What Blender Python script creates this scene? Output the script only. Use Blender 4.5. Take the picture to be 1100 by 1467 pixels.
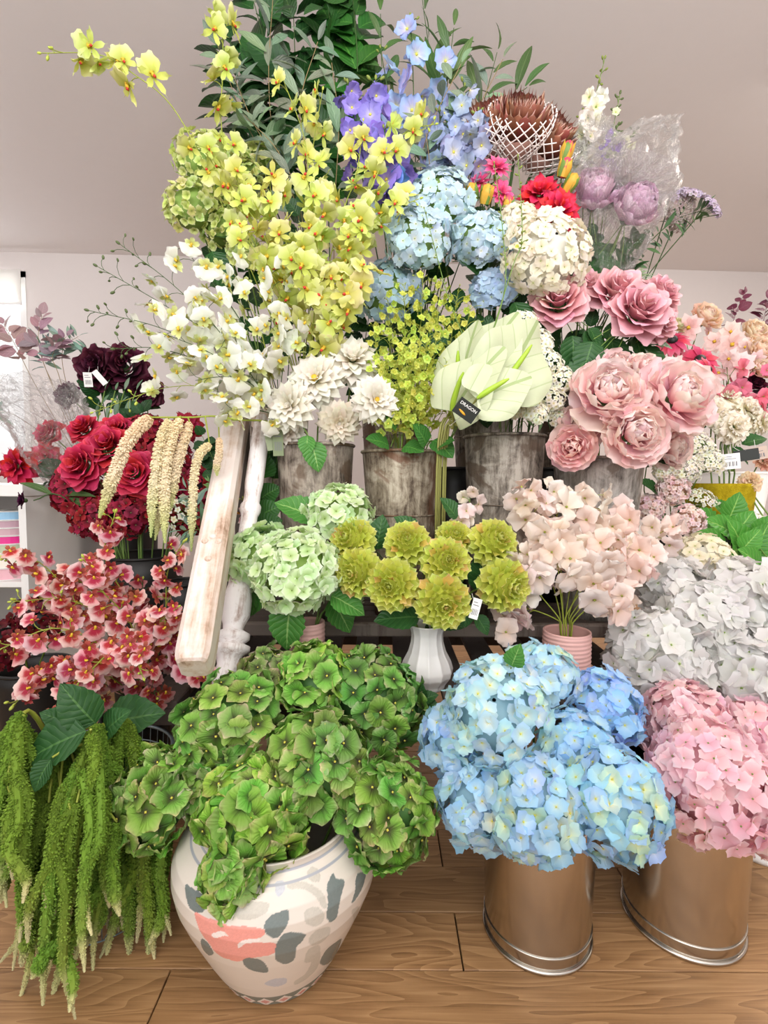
import bpy, math, random
import numpy as np
from mathutils import Matrix, Vector

for _o in list(bpy.data.objects):
    bpy.data.objects.remove(_o)
scene = bpy.context.scene
COL = scene.collection

# ---------------------------------------------------------------- camera
F, CX, CY, CAMZ = 720.0, 550.0, 733.5, 0.95          # focal length in pixels of the 1100x1467 frame
PITCH, ROLL = math.atan(43.5 / F), math.radians(0.3)
cam_d = bpy.data.cameras.new('camera')
cam = bpy.data.objects.new('camera', cam_d)
COL.objects.link(cam)
cam_d.sensor_fit = 'VERTICAL'
cam_d.sensor_height = 36.0
cam_d.lens = 36.0 * F / 1467.0
cam_d.clip_start = 0.02
cam.matrix_world = (Matrix.Translation((0, 0, CAMZ)) @ Matrix.Rotation(math.pi / 2 - PITCH, 4, 'X')
                    @ Matrix.Rotation(ROLL, 4, 'Z'))
scene.camera = cam
RCAM = np.array(cam.matrix_world.to_3x3())
CAM = np.array([0, 0, CAMZ])

# ---------------------------------------------------------------- light and exposure
w = bpy.data.worlds.new('world')
scene.world = w
w.use_nodes = True
bg = w.node_tree.nodes['Background']
bg.inputs[0].default_value = (1.0, 0.99, 0.985, 1)
bg.inputs[1].default_value = 1.05


def area(name, loc, target, sx, sy, power, col):
    d = bpy.data.lights.new(name, 'AREA')
    d.shape, d.size, d.size_y, d.energy, d.color = 'RECTANGLE', sx, sy, power, col
    o = bpy.data.objects.new(name, d)
    COL.objects.link(o)
    o.location = loc
    o.rotation_euler = (Vector(target) - Vector(loc)).to_track_quat('-Z', 'Y').to_euler()
    return o


area('shopfront_daylight', (-0.9, -2.3, 1.75), (0, 1.4, 1.0), 3.6, 2.2, 36, (1.0, 1.0, 1.0))
area('ceiling_lamp_or_fill', (0.6, 0.2, 2.78), (0.25, 1.1, 0.6), 1.5, 0.5, 12, (1.0, 0.94, 0.87))
area('ceiling_lamp_or_fill', (2.6, 2.4, 2.76), (2.4, 2.7, 0.8), 1.2, 1.2, 46, (1.0, 0.91, 0.82))
area('ceiling_lamp_or_fill', (-3.0, 2.6, 2.76), (-2.4, 3.2, 1.0), 1.2, 1.2, 20, (1.0, 0.99, 1.0))  # added unseen fill for the back wall and ceiling on the left
area('added_ceiling_fill', (0.2, -1.1, 1.95), (0.2, -0.3, 2.86), 3.2, 0.5, 116, (0.98, 0.985, 1.0))  # added unseen fill that brightens the ceiling from behind the camera
area('window_daylight', (-3.3, 4.7, 1.9), (-1.6, 2.2, 1.2), 1.2, 1.2, 100, (0.95, 0.97, 1.0))
vs = scene.view_settings
vs.view_transform, vs.look, vs.gamma, vs.exposure, vs.use_curve_mapping = 'Standard', 'None', 1.0, 0.02, False

# ---------------------------------------------------------------- helpers
rng = np.random.default_rng(7)
random.seed(7)


def U(a, b):
    return float(rng.uniform(a, b))


def hexc(h):
    h = h.lstrip('#')
    v = [int(h[i:i + 2], 16) / 255 for i in (0, 2, 4)]
    return tuple(c / 12.92 if c <= .04045 else ((c + .055) / 1.055) ** 2.4 for c in v)


def h4(h):
    return (*hexc(h), 1.0)


def ray(px, py):
    return RCAM @ np.array([(px - CX) / F, -(py - CY) / F, -1.0])


def P(px, py, Y):
    d = ray(px, py)
    return CAM + d * (Y / d[1])


def Pz(px, py, z):
    d = ray(px, py)
    return CAM + d * ((z - CAMZ) / d[2])


def S(n, Y):
    return n * Y / F


def nrm(v):
    v = np.asarray(v, float)
    return v / (np.linalg.norm(v) + 1e-12)


def obj(name, mesh, parent=None, M=None, color=None):
    o = bpy.data.objects.new(name, mesh)
    COL.objects.link(o)
    if parent is not None:
        o.parent = parent
    if M is not None:
        o.matrix_basis = Matrix([list(map(float, r)) for r in M])
    if color is not None:
        o.color = (*color[:3], 1.0)
    return o


def tag(o, label=None, cat=None, group=None, kind=None):
    if label: o['label'] = label
    if cat: o['category'] = cat
    if group: o['group'] = group
    if kind: o['kind'] = kind
    return o


def thing(name, label, cat, loc, group=None):
    o = obj(name, None)
    o.location = tuple(map(float, loc))
    o.empty_display_size = 0.02
    return tag(o, label, cat, group)


def eye(loc=(0, 0, 0), R=None, s=1.0):
    M = np.eye(4)
    R = np.eye(3) if R is None else R
    M[:3, :3] = R * (s if np.isscalar(s) else np.asarray(s)[None, :])
    M[:3, 3] = loc
    return M


def frame_z(z, roll=0.0):
    z = nrm(z)
    a = np.array([0, 0, 1.0]) if abs(z[2]) < .95 else np.array([1.0, 0, 0])
    x = nrm(np.cross(a, z)); y = np.cross(z, x)
    c, s = math.cos(roll), math.sin(roll)
    return np.stack([c * x + s * y, -s * x + c * y, z], 1)


def frame_y(y, zhint=(0, -0.5, 1)):
    y = nrm(y)
    x = np.cross(y, np.asarray(zhint, float))
    if np.linalg.norm(x) < 1e-3: x = np.cross(y, [1, .3, .2])
    x = nrm(x); z = np.cross(x, y)
    return np.stack([x, y, z], 1)


def rx(a):
    c, s = math.cos(a), math.sin(a); return np.array([[1, 0, 0], [0, c, -s], [0, s, c]])


def rz(a):
    c, s = math.cos(a), math.sin(a); return np.array([[c, -s, 0], [s, c, 0], [0, 0, 1]])


class MB:
    """collects verts / faces / a per-vertex (across, along, random) attribute and makes ONE mesh"""

    def __init__(s):
        s.V, s.Fq, s.MI, s.PC, s.n = [], [], [], [], 0

    def add(s, v, f, mi=0, pc=None):
        v = np.asarray(v, float).reshape(-1, 3)
        f = [np.asarray(x) for x in ([f] if isinstance(f, np.ndarray) else [f])]
        s.V.append(v)
        if pc is None: pc = np.zeros((len(v), 3)) + [.5, .5, .5]
        s.PC.append(np.broadcast_to(np.asarray(pc, float), (len(v), 3)))
        for a in f:
            if a.dtype == object:
                for t in a: s.Fq.append((np.array([t]) + s.n, mi))
            else:
                s.Fq.append((a + s.n, mi))
        s.n += len(v)
        return s

    def mesh(s, name, mats, smooth=True, paint=None):
        V = np.concatenate(s.V); PC = np.concatenate(s.PC)
        me = bpy.data.meshes.new(name)
        loops, starts, mis, tot = [], [], [], 0
        for a, mi in s.Fq:
            k = a.shape[1]
            loops.append(a.ravel())
            starts.append(np.arange(len(a)) * k + tot); tot += a.size
            mis.append(np.full(len(a), mi))
        loops = np.concatenate(loops).astype(np.int32); starts = np.concatenate(starts).astype(np.int32)
        mis = np.concatenate(mis).astype(np.int32)
        me.vertices.add(len(V)); me.vertices.foreach_set('co', V.ravel().astype(np.float32))
        me.loops.add(len(loops)); me.loops.foreach_set('vertex_index', loops)
        me.polygons.add(len(starts)); me.polygons.foreach_set('loop_start', starts)
        me.polygons.foreach_set('material_index', mis)
        me.polygons.foreach_set('use_smooth', np.full(len(starts), bool(smooth)))
        me.update(calc_edges=True)
        at = me.attributes.new('pc', 'FLOAT_COLOR', 'POINT')
        at.data.foreach_set('color', np.concatenate([PC, np.ones((len(PC), 1))], 1).ravel().astype(np.float32))
        if paint is not None:
            at = me.attributes.new('paint', 'FLOAT_COLOR', 'POINT')
            at.data.foreach_set('color', np.concatenate([paint, np.ones((len(V), 1))], 1).ravel().astype(np.float32))
        for m in (mats if isinstance(mats, (list, tuple)) else [mats]): me.materials.append(m)
        return me


def gridf(nu, nv):
    i = np.arange(nv)[:, None] * (nu + 1) + np.arange(nu)[None, :]
    i = i.ravel()
    return np.stack([i, i + 1, i + nu + 2, i + nu + 1], 1)


def petal_vf(L, W, a=.75, b=.7, base=.12, cup=.0, curl=.0, ruffle=0.0, notch=0.0, nu=2, nv=3, seed=0, rnd=.5, point=0.0):
    """x across, y along, z = upper face"""
    r = np.random.default_rng(seed + 1000)
    u = np.linspace(-1, 1, nu + 1)[None, :].repeat(nv + 1, 0); s1 = 1 - (1 - np.linspace(0, 1, nv + 1)) ** 1.35; v = s1[:, None].repeat(nu + 1, 1)
    prof = np.sin(np.pi * np.clip(v, 0, 1) ** (1 / a)) ** b
    prof = np.where(v >= .999, .42 * (1 - point), np.maximum(prof, base * (1 - v) + .03))
    x = u * W * prof
    th = curl * s1
    ds = L * np.diff(s1)
    yc = np.concatenate([[0], np.cumsum(np.cos((th[1:] + th[:-1]) / 2) * ds)])
    zc = np.concatenate([[0], np.cumsum(np.sin((th[1:] + th[:-1]) / 2) * ds)])
    y = yc[:, None] + 0 * u; z = zc[:, None] + cup * W * u ** 2 * prof
    y = y - (v ** 3) * (u ** 2) * L * .20 - notch * L * (v ** 4) * (1 - np.abs(u))
    if ruffle: z = z + ruffle * L * v * (np.sin(u * 4.5 + r.uniform(0, 6)) * (.4 + np.abs(u)) + .6 * np.sin(v * 5 + r.uniform(0, 6)) * u) + r.normal(0, ruffle * L * .10, u.shape) * v
    V = np.stack([x, y, z], 2).reshape(-1, 3)
    pc = np.stack([(u + 1) / 2, v, np.full_like(u, rnd)], 2).reshape(-1, 3)
    return V, gridf(nu, nv), pc


def tube_vf(pts, rad, sides=5, cap=True):
    pts = np.asarray(pts, float); n = len(pts)
    rad = np.broadcast_to(np.asarray(rad, float), (n,))
    t = np.gradient(pts, axis=0); t /= np.linalg.norm(t, axis=1)[:, None] + 1e-12
    ref = np.array([.31, .77, .55])
    x = np.cross(t, ref); x /= np.linalg.norm(x, axis=1)[:, None] + 1e-9
    y = np.cross(t, x)
    a = np.arange(sides) * 2 * np.pi / sides
    V = (pts[:, None] + rad[:, None, None] * (np.cos(a)[None, :, None] * x[:, None] + np.sin(a)[None, :, None] * y[:, None])).reshape(-1, 3)
    i = np.arange(n - 1)[:, None] * sides; j = np.arange(sides)[None]; k = (j + 1) % sides
    f = np.stack([i + j, i + k, i + sides + k, i + sides + j], 2).reshape(-1, 4)
    pc = np.stack([np.tile(np.arange(sides) / sides, n), np.repeat(np.linspace(0, 1, n), sides), np.full(n * sides, .5)], 1)
    return V, f, pc


def add_tube(mb, pts, rad, sides=5, mi=0):
    v, f, pc = tube_vf(pts, rad, sides); mb.add(v, f, mi, pc)
    k = len(v) - sides
    mb.add(v[-sides:], np.array([list(range(sides))]), mi); mb.add(v[:sides], np.array([list(range(sides))[::-1]]), mi)


def bez(p0, p1, p2, n=9):
    t = np.linspace(0, 1, n)[:, None]
    return (1 - t) ** 2 * np.asarray(p0) + 2 * t * (1 - t) * np.asarray(p1) + t * t * np.asarray(p2)


def smooth_path(pts, n=24):
    pts = np.asarray(pts, float); m = len(pts)
    if m == 2: return pts[0] + np.linspace(0, 1, n)[:, None] * (pts[1] - pts[0])
    e = np.concatenate([[2 * pts[0] - pts[1]], pts, [2 * pts[-1] - pts[-2]]])
    out = []
    s = np.linspace(0, m - 1 - 1e-6, n)
    for t in s:
        i = int(t); f = t - i
        a, b, c, d = e[i:i + 4]
        out.append(.5 * ((2 * b) + (c - a) * f + (2 * a - 5 * b + 4 * c - d) * f * f + (3 * b - a - 3 * c + d) * f ** 3))
    return np.array(out)


def ball_vf(r=1.0, nu=10, nv=6):
    a = np.arange(nu) * 2 * np.pi / nu; b = np.linspace(-np.pi / 2 + .05, np.pi / 2 - .05, nv + 1)
    V = np.stack([np.cos(b)[:, None] * np.cos(a)[None], np.cos(b)[:, None] * np.sin(a)[None], np.sin(b)[:, None] + 0 * a[None]], 2).reshape(-1, 3) * r
    i = np.arange(nv)[:, None] * nu; j = np.arange(nu)[None]; k = (j + 1) % nu
    f = np.stack([i + j, i + k, i + nu + k, i + nu + j], 2).reshape(-1, 4)
    return V, f


OCT_V = np.array([[1, 0, 0], [0, 1, 0], [-1, 0, 0], [0, -1, 0], [0, 0, 1], [0, 0, -1]], float)
OCT_F = np.array([[0, 1, 4], [1, 2, 4], [2, 3, 4], [3, 0, 4], [1, 0, 5], [2, 1, 5], [3, 2, 5], [0, 3, 5]])


def scatter_vf(tv, tf, pos, Rs, sc):
    """many copies of a tiny template in one array: for stuff and for seeds"""
    n, m = len(pos), len(tv)
    V = np.einsum('nij,mj->nmi', Rs, tv) * np.asarray(sc).reshape(-1, 1, 1) + pos[:, None]
    f = (tf[None] + (np.arange(n) * m)[:, None, None]).reshape(-1, tf.shape[1])
    return V.reshape(-1, 3), f


def box_vf(lo, hi, bev=0.0):
    lo, hi = np.asarray(lo, float), np.asarray(hi, float)
    if bev <= 0:
        V = np.array([[x, y, z] for z in (lo[2], hi[2]) for y in (lo[1], hi[1]) for x in (lo[0], hi[0])])
        f = np.array([[0, 2, 3, 1], [4, 5, 7, 6], [0, 1, 5, 4], [2, 6, 7, 3], [0, 4, 6, 2], [1, 3, 7, 5]])
        return V, f
    b = bev
    ring = lambda z, i: [[lo[0] + i, lo[1] + i, z], [hi[0] - i, lo[1] + i, z], [hi[0] - i, hi[1] - i, z], [lo[0] + i, hi[1] - i, z]]
    V = np.array(ring(lo[2], b) + ring(lo[2] + b, 0) + ring(hi[2] - b, 0) + ring(hi[2], b))
    f = [[3, 2, 1, 0], [12, 13, 14, 15]]
    for k in range(3):
        for j in range(4):
            a, c = k * 4 + j, k * 4 + (j + 1) % 4
            f.append([a, c, c + 4, a + 4])
    return V, np.array(f)


def lathe_vf(prof, n=48, sx=1.0, sy=1.0, flute=None):
    prof = np.asarray(prof, float); m = len(prof)
    a = np.arange(n) * 2 * np.pi / n
    r = prof[:, 0][:, None] * np.ones(n)[None]
    if flute is not None: r = r * (1 + flute(a, prof[:, 1]))
    V = np.stack([r * np.cos(a) * sx, r * np.sin(a) * sy, prof[:, 1][:, None] + 0 * r], 2).reshape(-1, 3)
    i = np.arange(m - 1)[:, None] * n; j = np.arange(n)[None]; k = (j + 1) % n
    f = np.stack([i + j, i + k, i + n + k, i + n + j], 2).reshape(-1, 4)
    pc = np.stack([np.tile(np.arange(n) / n, m), np.repeat(np.linspace(0, 1, m), n), np.full(n * m, .5)], 1)
    return V, f, pc


# ---------------------------------------------------------------- materials
class NT:
    def __init__(s, name):
        s.m = bpy.data.materials.new(name); s.m.use_nodes = True
        s.t = s.m.node_tree; s.t.nodes.clear()
        s.out = s.n('ShaderNodeOutputMaterial')

    def n(s, typ, **kw):
        nd = s.t.nodes.new(typ)
        for k, v in kw.items(): setattr(nd, k, v)
        return nd

    def l(s, a, b):
        s.t.links.new(a, b)

    def val(s, nd, i, v):
        if hasattr(v, 'is_output'): s.l(v, nd.inputs[i])
        elif v is not None: nd.inputs[i].default_value = v

    def math(s, op, a, b=None, clamp=False):
        nd = s.n('ShaderNodeMath', operation=op, use_clamp=clamp); s.val(nd, 0, a); s.val(nd, 1, b)
        return nd.outputs[0]

    def mix(s, fac, a, b, mode='MIX'):
        nd = s.n('ShaderNodeMix', data_type='RGBA', blend_type=mode)
        s.val(nd, 0, fac); s.val(nd, 6, a); s.val(nd, 7, b)
        return nd.outputs[2]

    def ramp(s, fac, stops):
        nd = s.n('ShaderNodeValToRGB'); cr = nd.color_ramp
        while len(cr.elements) < len(stops): cr.elements.new(.5)
        for e, (p, c) in zip(cr.elements, stops): e.position = p; e.color = c if len(c) == 4 else (*c, 1)
        s.l(fac, nd.inputs[0]); return nd.outputs[0]

    def noise(s, vec, scale, detail=3, rough=.55, dist=0.0):
        nd = s.n('ShaderNodeTexNoise'); nd.inputs['Scale'].default_value = scale; nd.inputs['Detail'].default_value = detail
        nd.inputs['Roughness'].default_value = rough; nd.inputs['Distortion'].default_value = dist
        if vec is not None: s.l(vec, nd.inputs['Vector'])
        return nd.outputs[0]

    def coord(s, scale=(1, 1, 1), rand=False):
        tc = s.n('ShaderNodeTexCoord'); mp = s.n('ShaderNodeMapping'); mp.inputs['Scale'].default_value = scale
        s.l(tc.outputs['Object'], mp.inputs['Vector'])
        if rand:
            oi = s.n('ShaderNodeObjectInfo'); m = s.n('ShaderNodeVectorMath', operation='SCALE')
            m.inputs[0].default_value = (37.0, 71.0, 53.0); s.l(oi.outputs['Random'], m.inputs['Scale'])
            s.l(m.outputs[0], mp.inputs['Location'])
        return mp.outputs[0]

    def bump(s, h, strength=.3, dist=.01):
        nd = s.n('ShaderNodeBump'); nd.inputs['Strength'].default_value = strength; nd.inputs['Distance'].default_value = dist
        s.l(h, nd.inputs['Height']); return nd.outputs[0]

    def pbr(s, col, rough=.6, metal=0.0, spec=.4, normal=None, trans=0.0, tcol=None):
        b = s.n('ShaderNodeBsdfPrincipled')
        s.val(b, 'Base Color', col); s.val(b, 'Roughness', rough); s.val(b, 'Metallic', metal)
        b.inputs['Specular IOR Level'].default_value = spec
        if normal is not None: s.l(normal, b.inputs['Normal'])
        sh = b.outputs[0]
        if trans > 0:
            tr = s.n('ShaderNodeBsdfTranslucent'); s.val(tr, 0, tcol if tcol is not None else col)
            mx = s.n('ShaderNodeMixShader'); mx.inputs[0].default_value = trans
            s.l(sh, mx.inputs[1]); s.l(tr.outputs[0], mx.inputs[2]); sh = mx.outputs[0]
        s.l(sh, s.out.inputs[0]); return s.m


def plain(name, hx, rough=.6, metal=0.0, spec=.4, trans=0.0, var=.0):
    t = NT(name)
    c = h4(hx)
    if var:
        nz = t.noise(t.coord(), 18, 3)
        c = t.mix(nz, tuple(x * (1 - var) for x in hexc(hx)) + (1,), tuple(min(1, x * (1 + var)) for x in hexc(hx)) + (1,))
    return t.pbr(c, rough, metal, spec, trans=trans)


def petal_mat(name, stops, var=.16, trans=.35, rough=.62, vein=0.0, hue=0.012, spot=None, lift=.80):
    """stops: colour from the throat (0) to the rim (1) of a petal; times the object's own tint"""
    t = NT(name)
    at = t.n('ShaderNodeAttribute', attribute_name='pc'); sp = t.n('ShaderNodeSeparateColor'); t.l(at.outputs['Color'], sp.inputs[0])
    c = t.ramp(sp.outputs[1], [(p, tuple(q ** lift for q in hexc(h)) + (1,)) for p, h in stops])
    if spot is not None:
        hx, scale, lo, hi = spot
        nz = t.noise(t.coord(), scale, 3, .65)
        rim = t.math('SUBTRACT', 1.0, t.math('MULTIPLY', t.math('ABSOLUTE', t.math('SUBTRACT', sp.outputs[0], .5)), 2.0))
        core = t.math('MULTIPLY', t.math('SMOOTH_MIN', rim, t.math('SUBTRACT', 1.04, sp.outputs[1])), 1.0)
        k = t.math('ADD', t.math('MULTIPLY', nz, .9), t.math('MULTIPLY', core, 1.2))
        m = t.n('ShaderNodeMapRange'); m.inputs[1].default_value = lo; m.inputs[2].default_value = hi
        t.l(k, m.inputs[0]); c = t.mix(m.outputs[0], c, h4(hx))
    oi = t.n('ShaderNodeObjectInfo')
    c = t.mix(1.0, c, oi.outputs['Color'], 'MULTIPLY')
    hs = t.n('ShaderNodeHueSaturation')
    t.l(t.math('ADD', .5 - hue, t.math('MULTIPLY', oi.outputs['Random'], 2 * hue)), hs.inputs['Hue'])
    rr = t.math('FRACT', t.math('ADD', t.math('MULTIPLY', oi.outputs['Random'], 17.3), sp.outputs[2]))
    t.l(t.math('ADD', 1 - var, t.math('MULTIPLY', rr, 1.6 * var)), hs.inputs['Value'])
    t.l(c, hs.inputs['Color']); c = hs.outputs[0]
    nm = None
    if vein:
        a = t.math('MULTIPLY', t.math('ABSOLUTE', t.math('SUBTRACT', sp.outputs[0], .5)), 2.0)
        s = t.math('SINE', t.math('ADD', t.math('MULTIPLY', t.math('DIVIDE', a, t.math('ADD', sp.outputs[1], .15)), 16.0), 0.0))
        nm = t.bump(s, vein, .002)
    return t.pbr(c, rough, 0, .25, nm, trans)


def leaf_mat(name, hx, vein_hx, trans=.22, rough=.42, n=8.0, var=.25):
    t = NT(name)
    at = t.n('ShaderNodeAttribute', attribute_name='pc'); sp = t.n('ShaderNodeSeparateColor'); t.l(at.outputs['Color'], sp.inputs[0])
    a = t.math('MULTIPLY', t.math('ABSOLUTE', t.math('SUBTRACT', sp.outputs[0], .5)), 2.0)
    s = t.math('ABSOLUTE', t.math('SINE', t.math('MULTIPLY', t.math('SUBTRACT', t.math('MULTIPLY', sp.outputs[1], n), t.math('MULTIPLY', a, 2.2)), math.pi)))
    side = t.math('LESS_THAN', s, .13); mid = t.math('LESS_THAN', a, .05)
    v = t.math('MAXIMUM', t.math('MULTIPLY', side, .55), mid)
    oi = t.n('ShaderNodeObjectInfo')
    nz = t.noise(t.coord(), 30, 3)
    d = tuple(x * (1 - var) for x in hexc(hx)) + (1,); b = tuple(x * (1 + var) for x in hexc(hx)) + (1,)
    c = t.mix(t.math('ADD', t.math('MULTIPLY', nz, .5), t.math('MULTIPLY', oi.outputs['Random'], .5)), d, b)
    c = t.mix(t.math('MULTIPLY', v, .6), c, h4(vein_hx))
    c = t.mix(1.0, c, oi.outputs['Color'], 'MULTIPLY')
    return t.pbr(c, rough, 0, .35, t.bump(s, .35, .003), trans)
# ================================================================= the room
def wood_floor_mat():
    t = NT('oak_plank')
    v = t.coord((1.0, 1.0, 1.0), True)
    st = t.n('ShaderNodeMapping'); st.inputs['Scale'].default_value = (1.3, 9.0, 1.0); t.l(v, st.inputs['Vector'])
    big = t.noise(st.outputs[0], 1.1, 2, .5, .4)
    rings = t.math('FRACT', t.math('MULTIPLY', big, 17.0))
    rings = t.math('POWER', rings, 1.6)
    fg = t.n('ShaderNodeMapping'); fg.inputs['Scale'].default_value = (5.0, 170.0, 5.0); t.l(v, fg.inputs['Vector'])
    fine = t.noise(fg.outputs[0], 1.0, 4, .65)
    k = t.math('ADD', t.math('MULTIPLY', rings, .30), t.math('MULTIPLY', fine, .72))
    c = t.ramp(k, [(.12, hexc('#775537')), (.42, hexc('#a37b52')), (.65, hexc('#b68d61')), (.9, hexc('#c49e72'))])
    oi = t.n('ShaderNodeObjectInfo'); hs = t.n('ShaderNodeHueSaturation'); t.l(c, hs.inputs['Color'])
    t.l(t.math('ADD', .88, t.math('MULTIPLY', oi.outputs['Random'], .22)), hs.inputs['Value'])
    return t.pbr(hs.outputs[0], t.math('ADD', .33, t.math('MULTIPLY', fine, .2)), 0, .4, t.bump(k, .12, .002))


M_floor = wood_floor_mat()
M_wall = plain('wall_paint', '#ddd5d2', .85, spec=.2, var=.012)
M_ceil = plain('ceiling_paint', '#ebe5e3', .9, spec=.15, var=.012)
M_dark = plain('dark_gap', '#17130f', .9)
M_white = plain('white_lacquer', '#e9e7e4', .5, var=.02)
M_grey = plain('grey_side', '#b9b3af', .6, var=.02)


def distressed(name, base, worn, dark, scale=1.0, amount=.55, rough=.7):
    t = NT(name)
    v = t.coord((1, 1, 1), True)
    s = t.n('ShaderNodeMapping'); s.inputs['Scale'].default_value = (34 * scale, 34 * scale, 3.2 * scale); t.l(v, s.inputs['Vector'])
    n1 = t.noise(s.outputs[0], 1.0, 5, .65)
    n2 = t.noise(v, 9 * scale, 5, .7)
    k = t.math('ADD', t.math('MULTIPLY', n1, .6), t.math('MULTIPLY', n2, .4))
    c = t.ramp(k, [(amount - .16, h4(dark)), (amount - .09, h4(worn)), (amount, h4(base)), (amount + .2, h4(base))])
    return t.pbr(c, rough, 0, .3, t.bump(k, .35, .004))


M_wwash = distressed('whitewashed_wood', '#ddd0c8', '#cbb2a0', '#957760', .9, .53)
M_chippy = distressed('chipped_white_paint', '#ece5e3', '#b9a49b', '#5b3d33', 1.3, .50)
M_slat = distressed('weathered_dark_wood', '#5a504a', '#463c36', '#2a221d', 1.0, .46, .85)
M_rail = distressed('weathered_grey_wood', '#857a72', '#6d6059', '#453a33', 1.0, .47, .85)


def aged_zinc(name, lo, mid, hi, rust):
    t = NT(name)
    v = t.coord((1, 1, 1), True)
    s = t.n('ShaderNodeMapping'); s.inputs['Scale'].default_value = (42, 42, 7); t.l(v, s.inputs['Vector'])
    n1 = t.noise(s.outputs[0], 1.0, 6, .72); n2 = t.noise(v, 13, 5, .7, .8); n3 = t.noise(v, 5, 4, .6, 1.2)
    k = t.math('ADD', t.math('MULTIPLY', n1, .55), t.math('MULTIPLY', n2, .45))
    c = t.ramp(k, [(.40, h4(lo)), (.49, h4(mid)), (.58, h4(hi))])
    m = t.n('ShaderNodeMapRange'); m.inputs[1].default_value = .52; m.inputs[2].default_value = .57; t.l(n3, m.inputs[0])
    c = t.mix(t.math('MULTIPLY', m.outputs[0], .8), c, h4(rust))
    return t.pbr(c, .62, .25, .4, t.bump(k, .4, .004))


M_zinc = [aged_zinc('aged_zinc_a', '#433930', '#81756a', '#aca092', '#64503f'), aged_zinc('aged_zinc_b', '#4b3c30', '#8f826f', '#bbb09d', '#6b4630'),
          aged_zinc('aged_zinc_c', '#3e3731', '#857b70', '#b4ab9f', '#5f4e40'), aged_zinc('aged_zinc_d', '#5a534d', '#98928b', '#bdb7b0', '#786a5e')]


def galvanised():
    t = NT('galvanised_steel')
    v = t.coord((1, 1, 1), True)
    s = t.n('ShaderNodeMapping'); s.inputs['Scale'].default_value = (28, 28, 1.5); t.l(v, s.inputs['Vector'])
    n1 = t.noise(s.outputs[0], 1, 4, .6); n2 = t.noise(v, 7, 3, .6, .6); n3 = t.noise(v, 120, 2, .6)
    r = t.math('ADD', .14, t.math('MULTIPLY', n2, .16))
    k = t.math('ADD', n1, t.math('MULTIPLY', n3, .25))
    c = t.mix(n2, h4('#b9b2a8'), h4('#d2ccc3'))
    return t.pbr(c, r, 1.0, .5, t.bump(k, .06, .003))


M_galv = galvanised()


def struct(name, v, f, m, parent=None, smooth=False):
    o = obj(name, MB().add(v, f).mesh(name, m, smooth), parent)
    if parent is None: o['kind'] = 'structure'
    return o


floor = struct('floor', *box_vf((-4.6, -1.6, -.06), (4.6, 4.8, -.013)), M_dark)
plank_me = MB().add(*box_vf((-.5985, -.0655, -.0128), (.5985, .0655, 0), .0012)).mesh('plank', M_floor, False)
row0, pw = .924, .1327
for k in range(-8, 29):
    yc = row0 + (k + .5) * pw
    x0 = {0: .16, -1: -.41, 2: .15, 1: -.62, 3: -.2}.get(k, U(-.6, .6))
    half = max(1.9, .95 * (yc + .3))
    n = int(math.ceil(half / 1.2)) + 1
    for j in range(-n, n + 1):
        xc = x0 + 1.2 * j + .6
        if abs(xc) - .6 > half or abs(xc) > 4.0: continue
        obj('plank', plank_me, floor, eye((xc, yc, 0)))
# back wall: its left end stands a little nearer than its right end
WY = lambda x: 4.5 + .05 * x
CEILZ = 2.86
wx0, wx1 = -4.4, 4.4
win = (-4.05, -3.03, 1.05, 2.70)                      # window opening x0 x1 z0 z1


def wall_piece(mb, x0, x1, z0, z1, th=.12):
    v, f = box_vf((x0, 0, z0), (x1, th, z1)); v = v.copy(); v[:, 1] += [WY(x) for x in v[:, 0]]
    mb.add(v, f)


mb = MB()
wall_piece(mb, wx0, win[0], 0, CEILZ); wall_piece(mb, win[1], wx1, 0, CEILZ)
wall_piece(mb, win[0], win[1], 0, win[2]); wall_piece(mb, win[0], win[1], win[3], CEILZ)
wb = obj('wall_back', mb.mesh('wall_back', M_wall, False)); wb['kind'] = 'structure'
v, f = box_vf((-4.6, -1.6, CEILZ), (4.6, 4.5, CEILZ + .08)); v[:, 1] = np.where(v[:, 1] > 0, 4.62 + .05 * v[:, 0], v[:, 1])
struct('ceiling', v, f, M_ceil)
struct('wall_left', *box_vf((-4.6, -1.6, 0), (-4.4, 4.38, CEILZ)), M_wall)
struct('wall_right', *box_vf((4.45, -1.6, 0), (4.6, 5.2, CEILZ)), M_wall)
wn = obj('window_1', None); wn.location = (win[0], WY(-3.6), win[2]); wn['kind'] = 'structure'
M_frame = plain('window_frame_white', '#f2f1ef', .45)
mb = MB()
W_, H_ = win[1] - win[0], win[3] - win[2]
for lo, hi in (((0, .02, 0), (.05, .09, H_)), ((W_ - .05, .02, 0), (W_, .09, H_)), ((0, .02, 0), (W_, .09, .05)), ((0, .02, H_ - .05), (W_, .09, H_))):
    mb.add(*box_vf(lo, hi))
obj('window_frame', mb.mesh('window_frame', M_frame, False), wn)
t = NT('window_glass'); tr = t.n('ShaderNodeBsdfTransparent'); gl = t.n('ShaderNodeBsdfGlossy'); gl.inputs['Roughness'].default_value = .02
fr = t.n('ShaderNodeFresnel'); mx = t.n('ShaderNodeMixShader'); t.l(fr.outputs[0], mx.inputs[0]); t.l(tr.outputs[0], mx.inputs[1]); t.l(gl.outputs[0], mx.inputs[2]); t.l(mx.outputs[0], t.out.inputs[0])
obj('pane', MB().add(*box_vf((.05, .05, .05), (W_ - .05, .056, H_ - .05))).mesh('pane', t.m, False), wn)
M_blind = plain('roller_blind_cloth', '#f4f2ee', .8, trans=.4)
bl = thing('roller_blind', 'short white roller blind across the top of the window at the far left', 'blind', (win[0] + W_ / 2, WY(-3.6) - .02, win[3]))
bl_h = .27
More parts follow.
